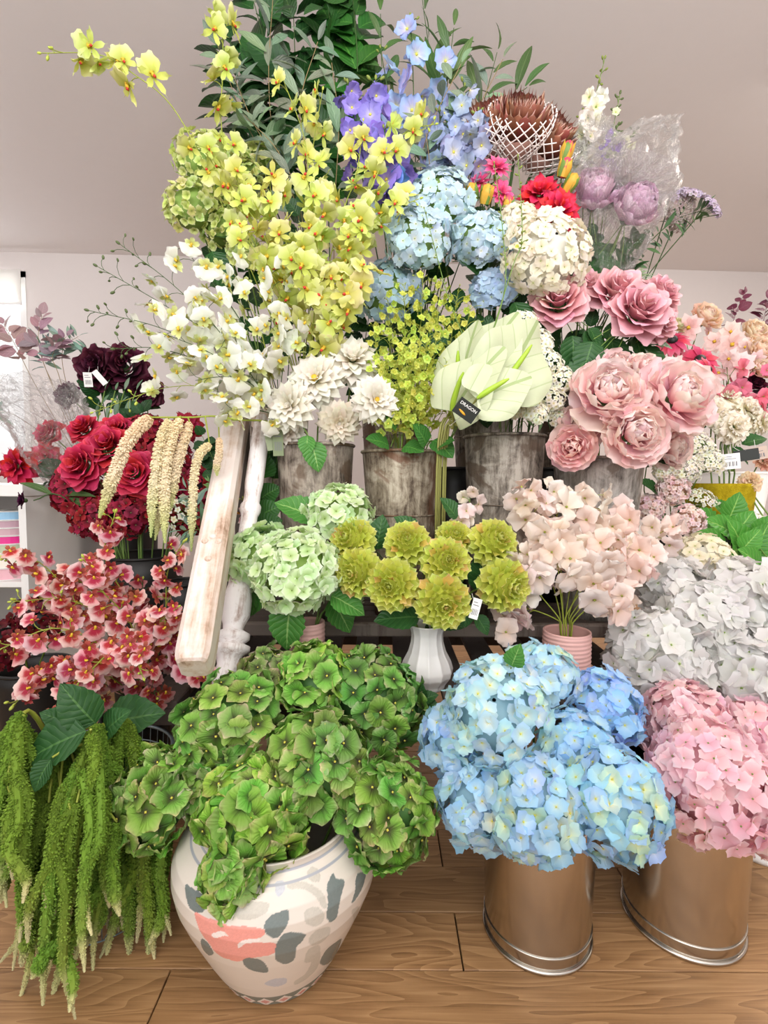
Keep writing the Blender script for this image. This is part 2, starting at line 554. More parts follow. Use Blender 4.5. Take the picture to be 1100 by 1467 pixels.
obj('blind_cloth', MB().add(*box_vf((-W_ / 2 + .02, 0, -bl_h), (W_ / 2 - .012, .004, 0))).mesh('blind_cloth', M_blind, False), bl)
obj('bottom_bar', MB().add(*box_vf((-W_ / 2 + .02, -.006, -bl_h - .02), (W_ / 2 - .012, .01, -bl_h), .004)).mesh('bottom_bar', M_frame, False), bl)

# ================================================================= the wooden flower stand
ST = thing('flower_cart', 'weathered wooden flower cart with a thick whitewashed handle and slatted tiers', 'cart', (0, 1.4, 0))


def cart(name, v, f, m, smooth=False):
    v = np.asarray(v) - [0, 1.4, 0]
    return obj(name, MB().add(v, f).mesh(name, m, smooth), ST)


ZT, ZL, ZU = .555, .428, .86
cart('shelf_rail', *box_vf((-.54, 1.36, ZT - .032), (.66, 1.385, ZT + .004), .004), M_rail)
for i in range(6):
    y = 1.39 + i * .068
    cart('slat', *box_vf((-.54, y, ZT - .02), (.66, y + .058, ZT), .003), M_slat)
for i in range(11):
    x = -.56 + i * .118
    cart('slat', *box_vf((x, 1.16, ZL - .02), (x + .072, 1.8, ZL), .003), M_slat)
cart('crossbar', *box_vf((-.58, 1.16, ZL - .06), (.70, 1.195, ZL - .02), .003), M_slat)
cart('crossbar', *box_vf((-.58, 1.76, ZL - .06), (.70, 1.8, ZL - .02), .003), M_slat)
for i in range(4):
    y = 1.80 + i * .085
    cart('slat', *box_vf((-.62, y, ZU - .02), (.72, y + .07, ZU), .003), M_slat)
for x in (-.585, .68):
    for y, z in ((1.20, ZL), (1.765, ZU + .02), (2.1, ZU)):
        q = x if y > 1.5 else (-.46 if x < 0 else .475)
        cart('post', *box_vf((q - .022, y, 0), (q + .022, y + .04, z - .02), .003), M_slat)
    cart('post', *box_vf((x - .022, 1.36, ZL), (x + .022, 1.395, ZT), .003), M_slat)
    cart('side_bar', *box_vf((x - .02, 1.20, ZL - .055), (x + .02, 1.765, ZL - .02), .003), M_slat)
    cart('side_bar', *box_vf((x - .02, 1.395, ZT - .055), (x + .02, 1.765, ZT - .02), .003), M_slat)
    cart('side_bar', *box_vf((x - .02, 1.80, ZU - .055), (x + .02, 2.1, ZU - .02), .003), M_slat)

# handle: a thick rounded timber running down towards the viewer
hb, ht = P(281, 938, .98), P(341, 592, 1.58)
ax = nrm(ht - hb); sx_ = nrm(np.cross(ax, [0, 0, 1.0])) ; sy_ = np.cross(sx_, ax)
L = np.linalg.norm(ht - hb)
ring = []
hw, hd, bv = .033, .042, .010
for s in (-1, 1):
    pass
sec = [(-hw + bv, -hd), (hw - bv, -hd), (hw, -hd + bv), (hw, hd - bv), (hw - bv, hd), (-hw + bv, hd), (-hw, hd - bv), (-hw, -hd + bv)]
st_, sc_ = [-.030, -.026, -.016, .0, .05, .2, L * .55, L * .8, L], [.74, .88, .97, 1.0, 1.0, 1.0, 1.0, 1.0, 1.0]
V = []
for s, k in zip(st_, sc_):
    for a, b in sec: V.append([a * k, b * k, s])
V = np.array(V); n8 = 8
i = np.arange(len(st_) - 1)[:, None] * n8; j = np.arange(n8)[None]
fq = np.stack([i + j, i + (j + 1) % n8, i + n8 + (j + 1) % n8, i + n8 + j], 2).reshape(-1, 4)
mb = MB().add(V, fq).add(V[:n8], np.array([list(range(n8))[::-1]])).add(V[-n8:], np.array([list(range(n8))]))
Rh = np.stack([sx_, sy_, ax], 1)
if np.linalg.det(Rh) < 0: Rh[:, 0] *= -1
hme = mb.mesh('handle', M_wwash, False)
H = obj('handle', hme, ST, eye(hb - [0, 1.4, 0], Rh))
bolt = MB().add(*lathe_vf([(.0001, .004), (.006, .004), (.0075, .002), (.008, 0)], 14)[:2]).mesh('bolt', M_wwash)
# the face of the handle that looks at the camera
face = -1 if (Rh[:, 1] @ (CAM - hb)) < 0 else 1
for a, s in ((-.016, .26), (.014, .262), (-.002, .275), (.0, .21)):
    obj('bolt', bolt, H, eye((a, face * hd, s), rx(-face * math.pi / 2)))
# turned baluster
b0, b1 = P(320, 1000, 1.13), P(377, 600, 1.5)
Lb = np.linalg.norm(b1 - b0)
pr = [(0, .030), (.03, .030), (.045, .034), (.06, .029), (.075, .026), (.095, .031), (.105, .046), (.117, .046), (.124, .030), (.134, .042), (.147, .042), (.156, .024), (.168, .026), (.19, .036),
      (.23, .036), (.27, .028), (.33, .023), (.40, .022), (.46, .022), (.475, .028), (.49, .028), (.50, .022), (.53, .022), (.56, .025), (.60, .025), (Lb, .025)]
v, f, pc = lathe_vf([(r, z) for z, r in pr if z <= Lb + 1e-6], 24)
obj('baluster', MB().add(v, f, 0, pc).mesh('baluster', M_chippy), ST, eye(b0 - [0, 1.4, 0], frame_z(b1 - b0)))
# foot of the baluster down to the deck, handle block at its top
cart('bracket', *box_vf(b1 - [.03, .02, .03], b1 + [.03, .12, .03], .006), M_wwash)
cart('post', *box_vf((b0[0] - .02, b0[1] - .02, 0), (b0[0] + .02, b0[1] + .02, b0[2] + .01), .003), M_slat)
cart('post', *box_vf((ht[0] - .02, 1.60, 0), (ht[0] + .02, 1.64, ht[2] + .02), .003), M_slat)

# ================================================================= containers
CON = {}


def container(key, name, label, cat, base, prof, mat, n=48, sx=1.0, sy=1.0, group=None, wall=.004, flute=None, parts=None, rot=0.0, paint=None):
    """prof: outer profile (r, z) from foot to rim; an inner wall and floor are added"""
    outer = list(prof)
    inner = [(max(r - wall, .001), max(z, wall * 1.5)) for r, z in outer[::-1][::max(1, len(outer) // 24)]]
    full = [(.0005, 0.0)] + outer + inner + [(.0005, wall * 1.5)]
    v, f, pc = lathe_vf(full, n, sx, sy, flute)
    pnt = paint(v, base) if paint else None
    o = thing(name, label, cat, base, group)
    b = obj('body', MB().add(v, f, 0, pc).mesh(name, mat, True, pnt), o, eye((0, 0, 0), rz(rot)))
    CON[key] = dict(o=o, base=np.array(base, float), top=np.array(base, float) + [0, 0, outer[-1][1]], r=outer[-1][0] * min(sx, sy), z0=base[2] + wall * 1.5 + .001, rb=min(q[0] for q in outer[:3]) * min(sx, sy))
    return o, b


def torus_ring(r, t, n=48, k=6, sx=1, sy=1):
    a = np.linspace(0, 2 * np.pi, n + 1)
    return tube_vf(np.stack([r * np.cos(a) * sx, r * np.sin(a) * sy, 0 * a], 1), t, k)


# galvanised buckets on the floor
def bucket(key, label, px, py, r0, r1, h):
    b = Pz(px, py, 0); b[2] = 0
    pf = [(r0, .0)]
    for k in range(1, 25):
        z = h * k / 24; r = r0 + (r1 - r0) * k / 24
        pf.append((r, z))
    o, bd = container(key, 'galvanised_bucket', label, 'bucket', b, pf, M_galv, 64, group='galvanised buckets on the floor')
    v, f, pc = torus_ring(r0 + .001, .0045, 64, 8); obj('foot_rim', MB().add(v + [0, 0, .0045], f).mesh('foot_rim', M_galv), o)
    for zz, tt in ((.034, .0022), (h - .05, .0022), (h, .005)):
        v, f, pc = torus_ring(r0 + (r1 - r0) * zz / h + .0006, tt, 64, 8)
        obj('bead' if tt < .004 else 'rim', MB().add(v + [0, 0, zz], f).mesh('bead', M_galv), o)
    return o


bucket('blue', 'shiny galvanised bucket on the wooden floor filled with pale blue hydrangeas', 768, 1327, .108, .117, .325)
bucket('pink', 'shiny galvanised bucket on the wooden floor filled with pink hydrangeas', 975, 1311, .116, .126, .36)

# painted ceramic planter
vb = Pz(400, 1438, 0); vb = vb + nrm([vb[0], vb[1], 0]) * .103; vb[2] = 0
VP = [(.100, 0), (.108, .006), (.124, .035), (.142, .07), (.160, .108), (.177, .145), (.191, .18), (.1975, .21), (.1965, .232), (.188, .252), (.170, .270), (.152, .281), (.146, .287), (.147, .294), (.150, .302)]


def dens(p, n):
    p = np.array(p); s = np.concatenate([[0], np.cumsum(np.linalg.norm(np.diff(p, axis=0), axis=1))])
    q = np.linspace(0, s[-1], n)
    return np.stack([np.interp(q, s, p[:, 0]), np.interp(q, s, p[:, 1])], 1)


VPd = dens(VP, 230)


def vase_uv(px, py):
    """photo pixel -> (angle, height) on the planter's own surface"""
    d = ray(px, py); o = CAM - vb
    t = np.linspace(.6, 1.5, 1500); p = o + d * t[:, None]
    r = np.hypot(p[:, 0], p[:, 1]); R = np.interp(p[:, 2], VPd[:, 1], VPd[:, 0], left=.100)
    k = np.argmax((r < R) & (p[:, 2] > -.002)); 
    if k == 0: k = np.argmin(np.abs(r - R) + 10 * (p[:, 2] < 0))
    return math.atan2(p[k, 1], p[k, 0]), p[k, 2]


def vase_paint(v, base):
    ang = np.arctan2(v[:, 1], v[:, 0]); z = v[:, 2]; r = np.hypot(v[:, 0], v[:, 1])
    c = np.tile(np.array(hexc('#e2d8cd')), (len(v), 1))
    arc = None

    def pip(poly):
        poly = np.array([vase_uv(*q) for q in poly])
        poly[:, 0] = np.unwrap(poly[:, 0])
        for _ in range(2):
            nx_ = np.roll(poly, -1, 0); poly = np.stack([.8 * poly + .2 * nx_, .2 * poly + .8 * nx_], 1).reshape(-1, 2)
        hit = np.zeros(len(v), bool)
        for off in (0, 2 * np.pi, -2 * np.pi, np.pi, -np.pi):
            X, Y = ang + off, z; ins = np.zeros(len(v), bool)
            for (x1, y1), (x2, y2) in zip(poly, np.roll(poly, -1, 0)):
                cnd = ((y1 > Y) != (y2 > Y)) & (X < (x2 - x1) * (Y - y1) / (y2 - y1 + 1e-12) + x1)
                ins ^= cnd
            hit |= ins
        return hit

    g = rng.normal(0, .03, len(v))

    def fill(hx, polys):
        for p in polys:
            h = pip(p); c[h] = np.array(hexc(hx)) * (1 + g[h, None])
    fill('#c9c2b6', [[(410, 1263), (440, 1262), (462, 1276), (470, 1300), (462, 1302), (452, 1283), (434, 1272), (412, 1274)],
                     [(434, 1310), (440, 1300), (454, 1298), (464, 1306), (464, 1320), (452, 1328), (438, 1324)],
                     [(440, 1346), (452, 1332), (472, 1326), (474, 1336), (462, 1350), (446, 1356)],
                     [(434, 1380), (440, 1360), (456, 1352), (460, 1360), (448, 1378)], [(452, 1360), (460, 1362), (456, 1386), (440, 1402), (422, 1412), (420, 1406), (440, 1394)],
                     [(338, 1298), (360, 1290), (388, 1292), (382, 1308), (360, 1318), (338, 1316)], [(500, 1306), (514, 1296), (516, 1312), (504, 1326)],
                     [(438, 1250), (446, 1240), (458, 1246), (458, 1264), (444, 1262)]])
    fill('#c2c3cb', [[(376, 1410), (390, 1402), (410, 1400), (412, 1408), (396, 1414)], [(394, 1262), (406, 1260), (410, 1272), (400, 1286), (394, 1280)]])
    fill('#ec9c90', [[(278, 1302), (292, 1314), (306, 1316), (328, 1326), (350, 1326), (380, 1330), (378, 1342), (352, 1346), (340, 1356), (330, 1376), (312, 1368), (300, 1352), (290, 1340)],
                     [(340, 1356), (352, 1350), (396, 1348), (396, 1366), (360, 1372), (340, 1378), (326, 1374)]])
    fill('#efe2dc', [[(302, 1338), (318, 1332), (330, 1342), (322, 1340), (306, 1344)], [(340, 1352), (350, 1345), (374, 1344), (372, 1348), (352, 1350), (341, 1360)]])
    fill('#6f7a78', [[(380, 1338), (378, 1322), (388, 1310), (414, 1300), (414, 1318), (406, 1334), (396, 1346)],
                     [(398, 1346), (410, 1334), (440, 1336), (432, 1350), (424, 1356), (422, 1376), (408, 1382), (394, 1376), (394, 1360)],
                     [(346, 1376), (354, 1371), (374, 1374), (384, 1386), (384, 1394), (366, 1392), (352, 1386)],
                     [(466, 1272), (476, 1248), (482, 1260), (494, 1258), (486, 1290), (482, 1316), (472, 1322), (466, 1312), (470, 1290)],
                     [(266, 1262), (280, 1276), (284, 1274), (294, 1284), (294, 1306), (282, 1308), (270, 1300)], [(288, 1342), (300, 1352), (308, 1366), (300, 1370), (290, 1360)],
                     [(456, 1380), (468, 1358), (490, 1342), (486, 1356), (478, 1374), (464, 1384)], [(488, 1362), (496, 1346), (506, 1342), (504, 1360), (494, 1368), (486, 1374)],
                     [(508, 1262), (512, 1250), (524, 1248), (520, 1270), (510, 1288), (502, 1296), (508, 1278)]])
    # foot band of diamonds
    band = (z > .004) & (z < .040)
    c[band] = np.array(hexc('#767f79'))
    zc = .020; kx = (ang / (2 * np.pi) * 22) % 1.0 - .5
    dia = np.abs(kx) * 2 / .92 + np.abs(z - zc) / .016
    c[band & (dia < 1)] = np.array(hexc('#e9dfd6')); c[band & (dia < .55)] = np.array(hexc('#dc9a92'))
    c[(np.abs(z - .286) < .0018) | (np.abs(z - .275) < .0012)] = np.array(hexc('#a9abb4'))
    c[r < np.interp(z, VPd[:, 1], VPd[:, 0]) - .002] = np.array(hexc('#cfc4b8'))
    return c


t = NT('glazed_painted_ceramic'); at = t.n('ShaderNodeAttribute', attribute_name='paint')
nz = t.noise(t.coord(), 40, 4, .6)
M_vase = t.pbr(t.mix(t.math('MULTIPLY', nz, .10), at.outputs['Color'], h4('#b9b0a4')), .22, 0, .5, t.bump(nz, .04, .003))
container('vase', 'painted_planter', 'large glazed white planter hand-painted with a pink flower and grey-green leaves', 'planter', vb, [tuple(q) for q in VPd], M_vase, 640, wall=.006, paint=vase_paint)


# four aged zinc buckets on the shelf
def zinc(key, label, px, Y, r1, r0, h, m, z=ZT, grp='aged zinc buckets in a row on the shelf'):
    b = P(px, 700, Y); b[2] = z
    pf = [(r0 + (r1 - r0) * k / 12, h * k / 12) for k in range(13)]
    o, bd = container(key, 'zinc_bucket', label, 'bucket', b, pf, m, 40, group=grp)
    v, f, pc = torus_ring(r1 + .001, .0045, 40, 8); obj('rim', MB().add(v + [0, 0, h], f).mesh('rim', m), o)
    for q in (.30, .62):
        v, f, pc = torus_ring(r0 + (r1 - r0) * q + .0008, .002, 40, 6); obj('bead', MB().add(v + [0, 0, h * q], f).mesh('bead', m), o)
    return o


zinc('b1', 'brown-grey zinc bucket under the white dahlias, first of its row by the whitewashed handle', 452, 1.50, .113, .088, .50, M_zinc[0])
zinc('b2', 'tapered rusty zinc bucket under the yellow-green filler stems', 575, 1.50, .117, .078, .482, M_zinc[1])
zinc('b3', 'mottled zinc bucket under the anthuriums and small white filler flowers', 721, 1.52, .118, .092, .53, M_zinc[2])
zinc('b4', 'pale grey zinc bucket under the blush peonies', 855, 1.50, .126, .088, .465, M_zinc[3])
# taller ones on the upper tier behind, mostly hidden by flowers
zinc('u1', 'tall zinc bucket on the upper tier hidden behind the yellow orchids', 400, 1.95, .12, .09, .42, M_zinc[0], ZU, 'zinc buckets on the upper tier')
zinc('u2', 'tall zinc bucket on the upper tier behind the yellow-green filler stems', 560, 1.95, .12, .09, .42, M_zinc[1], ZU, 'zinc buckets on the upper tier')
zinc('u3', 'tall zinc bucket on the upper tier behind the cream hydrangea', 690, 1.95, .12, .09, .42, M_zinc[2], ZU, 'zinc buckets on the upper tier')
zinc('u4', 'brown zinc bucket seen between the dark leaves of the dusky pink roses', 812, 1.93, .12, .09, .44, M_zinc[0], ZU, 'zinc buckets on the upper tier')

M_pinkc = plain('matte_pink_ceramic', '#e0b0a8', .55, var=.03)
M_whitec = plain('white_ceramic', '#eeeae6', .35, var=.02)


def ribbed(key, label, px, r, Y, top_py):
    b = P(px, 900, Y); zt = P(px, top_py, Y)[2]; b[2] = ZL; h = zt - ZL
    n = 56
    pf = [(r * .94, 0)] + [(r * (1 + .018 * math.sin(k * 2 * math.pi / 4.0)), .003 + (h - .006) * k / n) for k in range(n + 1)] + [(r * .99, h)]
    container(key, 'ribbed_vase', label, 'vase', b, pf, M_pinkc, 48, group='pink ribbed vases')


ribbed('pinkpot', 'small pink ribbed vase half hidden below the pale green hydrangeas', 440, .045, 1.27, 890)
ribbed('pinkvase', 'pink ribbed vase holding the blush sweet pea sprays', 812, .0585, 1.25, 903)
b = P(612, 900, 1.25); b[2] = ZL
pf = dens([(.040, 0), (.046, .004), (.050, .015), (.064, .035), (.067, .05), (.061, .07), (.048, .095), (.041, .12), (.040, .14), (.045, .16), (.048, .165)], 50)
container('fluted', 'fluted_vase', 'white fluted vase holding the lime yellow dahlias', 'vase', b, [tuple(q) for q in pf], M_whitec, 120,
          flute=lambda a, z: (-.07 * np.abs(np.sin(a[None, :] * 6)) ** .6 * np.clip(np.minimum(z / .02, (.172 - z) / .02), 0, 1)[:, None]))

# wire basket on the floor at the left, holding the trailing amaranth
M_wire = plain('grey_blue_wire', '#8fa0a6', .45, .6)
wbp = np.array(Pz(150, 1285, 0)); wbp[2] = 0
WBR, WBH = .15, .33
o = thing('wire_basket', 'grey wire basket on the floor behind the trailing green amaranth', 'basket', wbp)
mb = MB()
for z in np.linspace(.005, WBH, 10):
    v, f, pc = torus_ring(WBR * (.86 + .14 * z / WBH), .0016, 40, 4); mb.add(v + [0, 0, z], f)
for a in np.arange(40) * 2 * np.pi / 40:
    add_tube(mb, [[.86 * WBR * math.cos(a), .86 * WBR * math.sin(a), .004], [WBR * math.cos(a), WBR * math.sin(a), WBH]], .0013, 4)
for x in np.linspace(-.12, .12, 9):
    y = math.sqrt((.86 * WBR) ** 2 - x * x); add_tube(mb, [[x, -y, .004], [x, y, .004]], .0013, 4)
mm = obj('wire_mesh', mb.mesh('wire_mesh', M_wire), o); mm['kind'] = 'stuff'
v, f, pc = torus_ring(WBR, .004, 40, 6); obj('rim', MB().add(v + [0, 0, WBH], f).mesh('rim', M_wire), o)
CON['wire'] = dict(o=o, base=wbp, top=wbp + [0, 0, WBH], r=WBR, z0=.008, rb=WBR * .7)

M_black = plain('black_plastic', '#1d1b1a', .5)


def tallpot(key, label, px, Y, r, h, m=None, z=0.0, name='florist_bucket', cat='bucket', grp=None):
    b = P(px, 700, Y); b[2] = z
    pf = [(r * (.8 + .2 * k / 8), h * k / 8) for k in range(9)]
    o, bd = container(key, name, label, cat, b, pf, m or M_black, 32, group=grp)
    v, f, pc = torus_ring(r, .005, 32, 6); obj('rim', MB().add(v + [0, 0, h], f).mesh('rim', m or M_black), o)


tallpot('redorch', 'black florist bucket in the dark behind the red spotted orchids', 188, 1.36, .09, .30)
tallpot('redrose', 'black florist bucket below the mass of dark red flowers', 205, 1.95, .14, .66)
tallpot('leftdark', 'black florist bucket standing behind the red roses at the left', 187, 2.35, .115, .80)
tallpot('creampot', 'black florist bucket under the white budded greenery beside the whitewashed handle', 262, 1.72, .07, .60)
tallpot('maroonpot', 'black florist bucket below the maroon hydrangea at the far left', 40, 1.62, .11, .34)
tallpot('gap1', 'black florist bucket added as dark fill between the rusty and the mottled zinc bucket', 648, 1.69, .075, .44, None, ZT)  # added to turn the open gap on the shelf black
tallpot('gap2', 'black florist bucket added as dark fill between the mottled and the pale grey zinc bucket', 790, 1.69, .07, .44, None, ZT)  # likewise added so that this gap reads black
M_jug = distressed('chipped_white_enamel', '#f0ece8', '#d9cfc8', '#8d6f60', .8, .36, .4)
b = Pz(1098, 1246, 0); b[1] += .10; b[0] += .06; b[2] = 0
container('whitepot', 'white_urn', 'chipped white urn on the floor behind the pink hydrangea bucket at the right', 'urn', b,
          dens([(.105, 0), (.11, .01), (.10, .02), (.085, .05), (.075, .09), (.08, .14), (.105, .22), (.125, .30), (.13, .36), (.125, .40), (.13, .41)], 40).tolist(), M_jug, 40)

# white cabinet with ribbon spools at the left
cx1 = P(38, 760, 1.9)[0]; cx0 = cx1 - .95; cz = P(20, 694, 1.9)[2]; cy0, cy1 = 1.9, 2.75
cab = thing('display_cabinet', 'white open-fronted cabinet with ribbon spools at the left', 'cabinet', (cx0, cy0, 0))


def cabp(name, lo, hi, m=M_white, bev=.002):
    v, f = box_vf(lo, hi, bev)
    return obj(name, MB().add(v - [cx0, cy0, 0], f).mesh(name, m, False), cab)


cabp('top_board', (cx0, cy0 - .02, cz - .045), (cx1 + .005, cy1, cz))
cabp('side_panel', (cx1 - .028, cy0, 0), (cx1, cy1, cz - .045)); cabp('side_panel', (cx0, cy0, 0), (cx0 + .028, cy1, cz - .045))
zs = P(20, 834, 1.9)[2]
cabp('shelf', (cx0 + .028, cy0 + .005, zs - .022), (cx1 - .028, cy1, zs)); cabp('shelf', (cx0 + .028, cy0 + .005, .08), (cx1 - .028, cy1, .10))
cabp('back_panel', (cx0, cy1 - .012, 0), (cx1, cy1, cz - .045), M_grey)
spz = zs + .001
for hx, hgt, lab in (('#e7b3bd', .046, 'pale pink ribbon spool lowest in the stack in the cabinet'), ('#eee6da', .058, 'cream ribbon spool second from the bottom of the cabinet stack'),
                     ('#b8c4a4', .034, 'sage green ribbon spool under the hot pink one'), ('#e0348c', .032, 'hot pink ribbon spool in the cabinet stack'),
                     ('#c9a6ae', .030, 'mauve ribbon spool resting on the hot pink one'), ('#b997a3', .030, 'dusky mauve ribbon spool below the blue one'), ('#8fbbd9', .034, 'pale blue ribbon spool on top of the cabinet stack')):
    sp = thing('ribbon_spool', lab, 'ribbon', (cx1 - .15, cy0 + .12, spz), 'ribbon spools stacked in the cabinet')
    m1 = plain('satin_ribbon_' + hx[1:], hx, .3, spec=.5)
    v, f, pc = lathe_vf([(.001, .002), (.100, .002), (.100, hgt - .002), (.001, hgt - .002)], 40)
    obj('ribbon', MB().add(v, f).mesh('ribbon', m1, False), sp)
    for zz in (0, hgt - .0025):
        v, f, pc = lathe_vf([(.02, zz), (.104, zz), (.104, zz + .0022), (.02, zz + .0022)], 40)
        obj('flange', MB().add(v, f).mesh('flange', M_white, False), sp)
    spz += hgt + .0006

# white side table at the right
tx0, tx1, ty0, ty1, tz = 0.86, 2.5, 1.45, 2.55, .735
tab = thing('side_table', 'white painted table behind the white hydrangeas at the right carrying pots of flowers', 'table', (tx0, ty0, 0))
for nm, lo, hi in (('tabletop', (tx0, ty0, tz - .03), (tx1, ty1, tz)), ('leg', (tx0 + .03, ty0 + .03, 0), (tx0 + .08, ty0 + .08, tz - .03)), ('leg', (tx1 - .08, ty0 + .03, 0), (tx1 - .03, ty0 + .08, tz - .03)),
                   ('leg', (tx0 + .03, ty1 - .08, 0), (tx0 + .08, ty1 - .03, tz - .03)), ('leg', (tx1 - .08, ty1 - .08, 0), (tx1 - .03, ty1 - .03, tz - .03)), ('apron', (tx0 + .08, ty0 + .04, tz - .11), (tx1 - .08, ty0 + .06, tz - .03))):
    v, f = box_vf(lo, hi, .003); obj(nm, MB().add(v - [tx0, ty0, 0], f).mesh(nm, M_white, False), tab)
# yellow felt pot
t = NT('mustard_felt'); nz = t.noise(t.coord(), 26, 5, .7); nz2 = t.noise(t.coord(), 240, 3)
M_felt = t.pbr(t.ramp(nz, [(.3, h4('#8f7a12')), (.6, h4('#bda521')), (.8, h4('#cdb63a'))]), .95, 0, .1, t.bump(t.math('ADD', nz, nz2), .6, .006))
b = P(1030, 700, 1.80); b[2] = tz
pf = dens([(.060, 0), (.075, .01), (.085, .05), (.10, .12), (.108, .18), (.112, .215)], 20)
container('felt', 'felt_planter', 'mustard yellow felt planter holding white carnations and gypsophila', 'planter', b, [tuple(q) for q in pf], M_felt, 40,
          flute=lambda a, z: .03 * np.sin(a[None] * 3 + z[:, None] * 30) * np.ones((len(z), 1)))
M_gpot = plain('grey_blue_glaze', '#8a8794', .4, var=.03)
b = P(1116, 720, 1.60); b[2] = tz
container('greypot', 'flower_pot', 'grey pot with a painted pink petal at the right edge', 'pot', b, [(.058, 0), (.062, .02), (.076, .06), (.084, .085), (.086, .09)], M_gpot, 36)
tallpot('sedum', 'low black pot of pink sedum heads hidden behind the blush sweet peas', 958, 1.72, .07, .07, M_black, tz, 'flower_pot', 'pot')
tallpot('lace', 'low black pot of green lacecap leaves at the right', 1050, 1.57, .07, .04, M_black, tz, 'flower_pot', 'pot')
tallpot('rback', 'tall white bucket of mixed pink flowers on the table at the right', 1040, 2.25, .16, .26, M_whitec, tz)
# ================================================================= plant materials
M_stem = plain('green_stem', '#6c8a3c', .5, trans=.1, var=.1)
M_stemd = plain('dark_green_stem', '#3f5a2b', .5, trans=.1, var=.1)
M_stemy = plain('yellow_green_stem', '#9aa53f', .5, trans=.1, var=.1)
M_stemb = plain('brown_twig', '#8b7650', .6, var=.1)
M_leaf = leaf_mat('fresh_leaf', '#4d8a3a', '#a9cc7a')
M_leafd = leaf_mat('dark_leaf', '#2f5a2c', '#5f8a4a')
M_leafo = leaf_mat('olive_leaf', '#7d8c76', '#a3ad97', n=5)
M_leafl = leaf_mat('lance_leaf', '#4f6b3a', '#7f9462', n=3)
M_leafm = leaf_mat('lilac_leaf', '#a88a90', '#c4a8a8', n=6)
M_leafs = leaf_mat('sage_leaf', '#8ba394', '#b2c2b2', n=5)
M_leafp = leaf_mat('burgundy_leaf', '#6b3044', '#8c5060', n=6)
M_bead = plain('flower_eye_yellow', '#d9cf55', .5)
M_core = plain('flower_core_green', '#7f9a4c', .8)
M_tagw = plain('white_card', '#f2f0ec', .6)
M_tagk = plain('black_card', '#22241f', .5)
M_ink = plain('grey_print', '#77757a', .7)

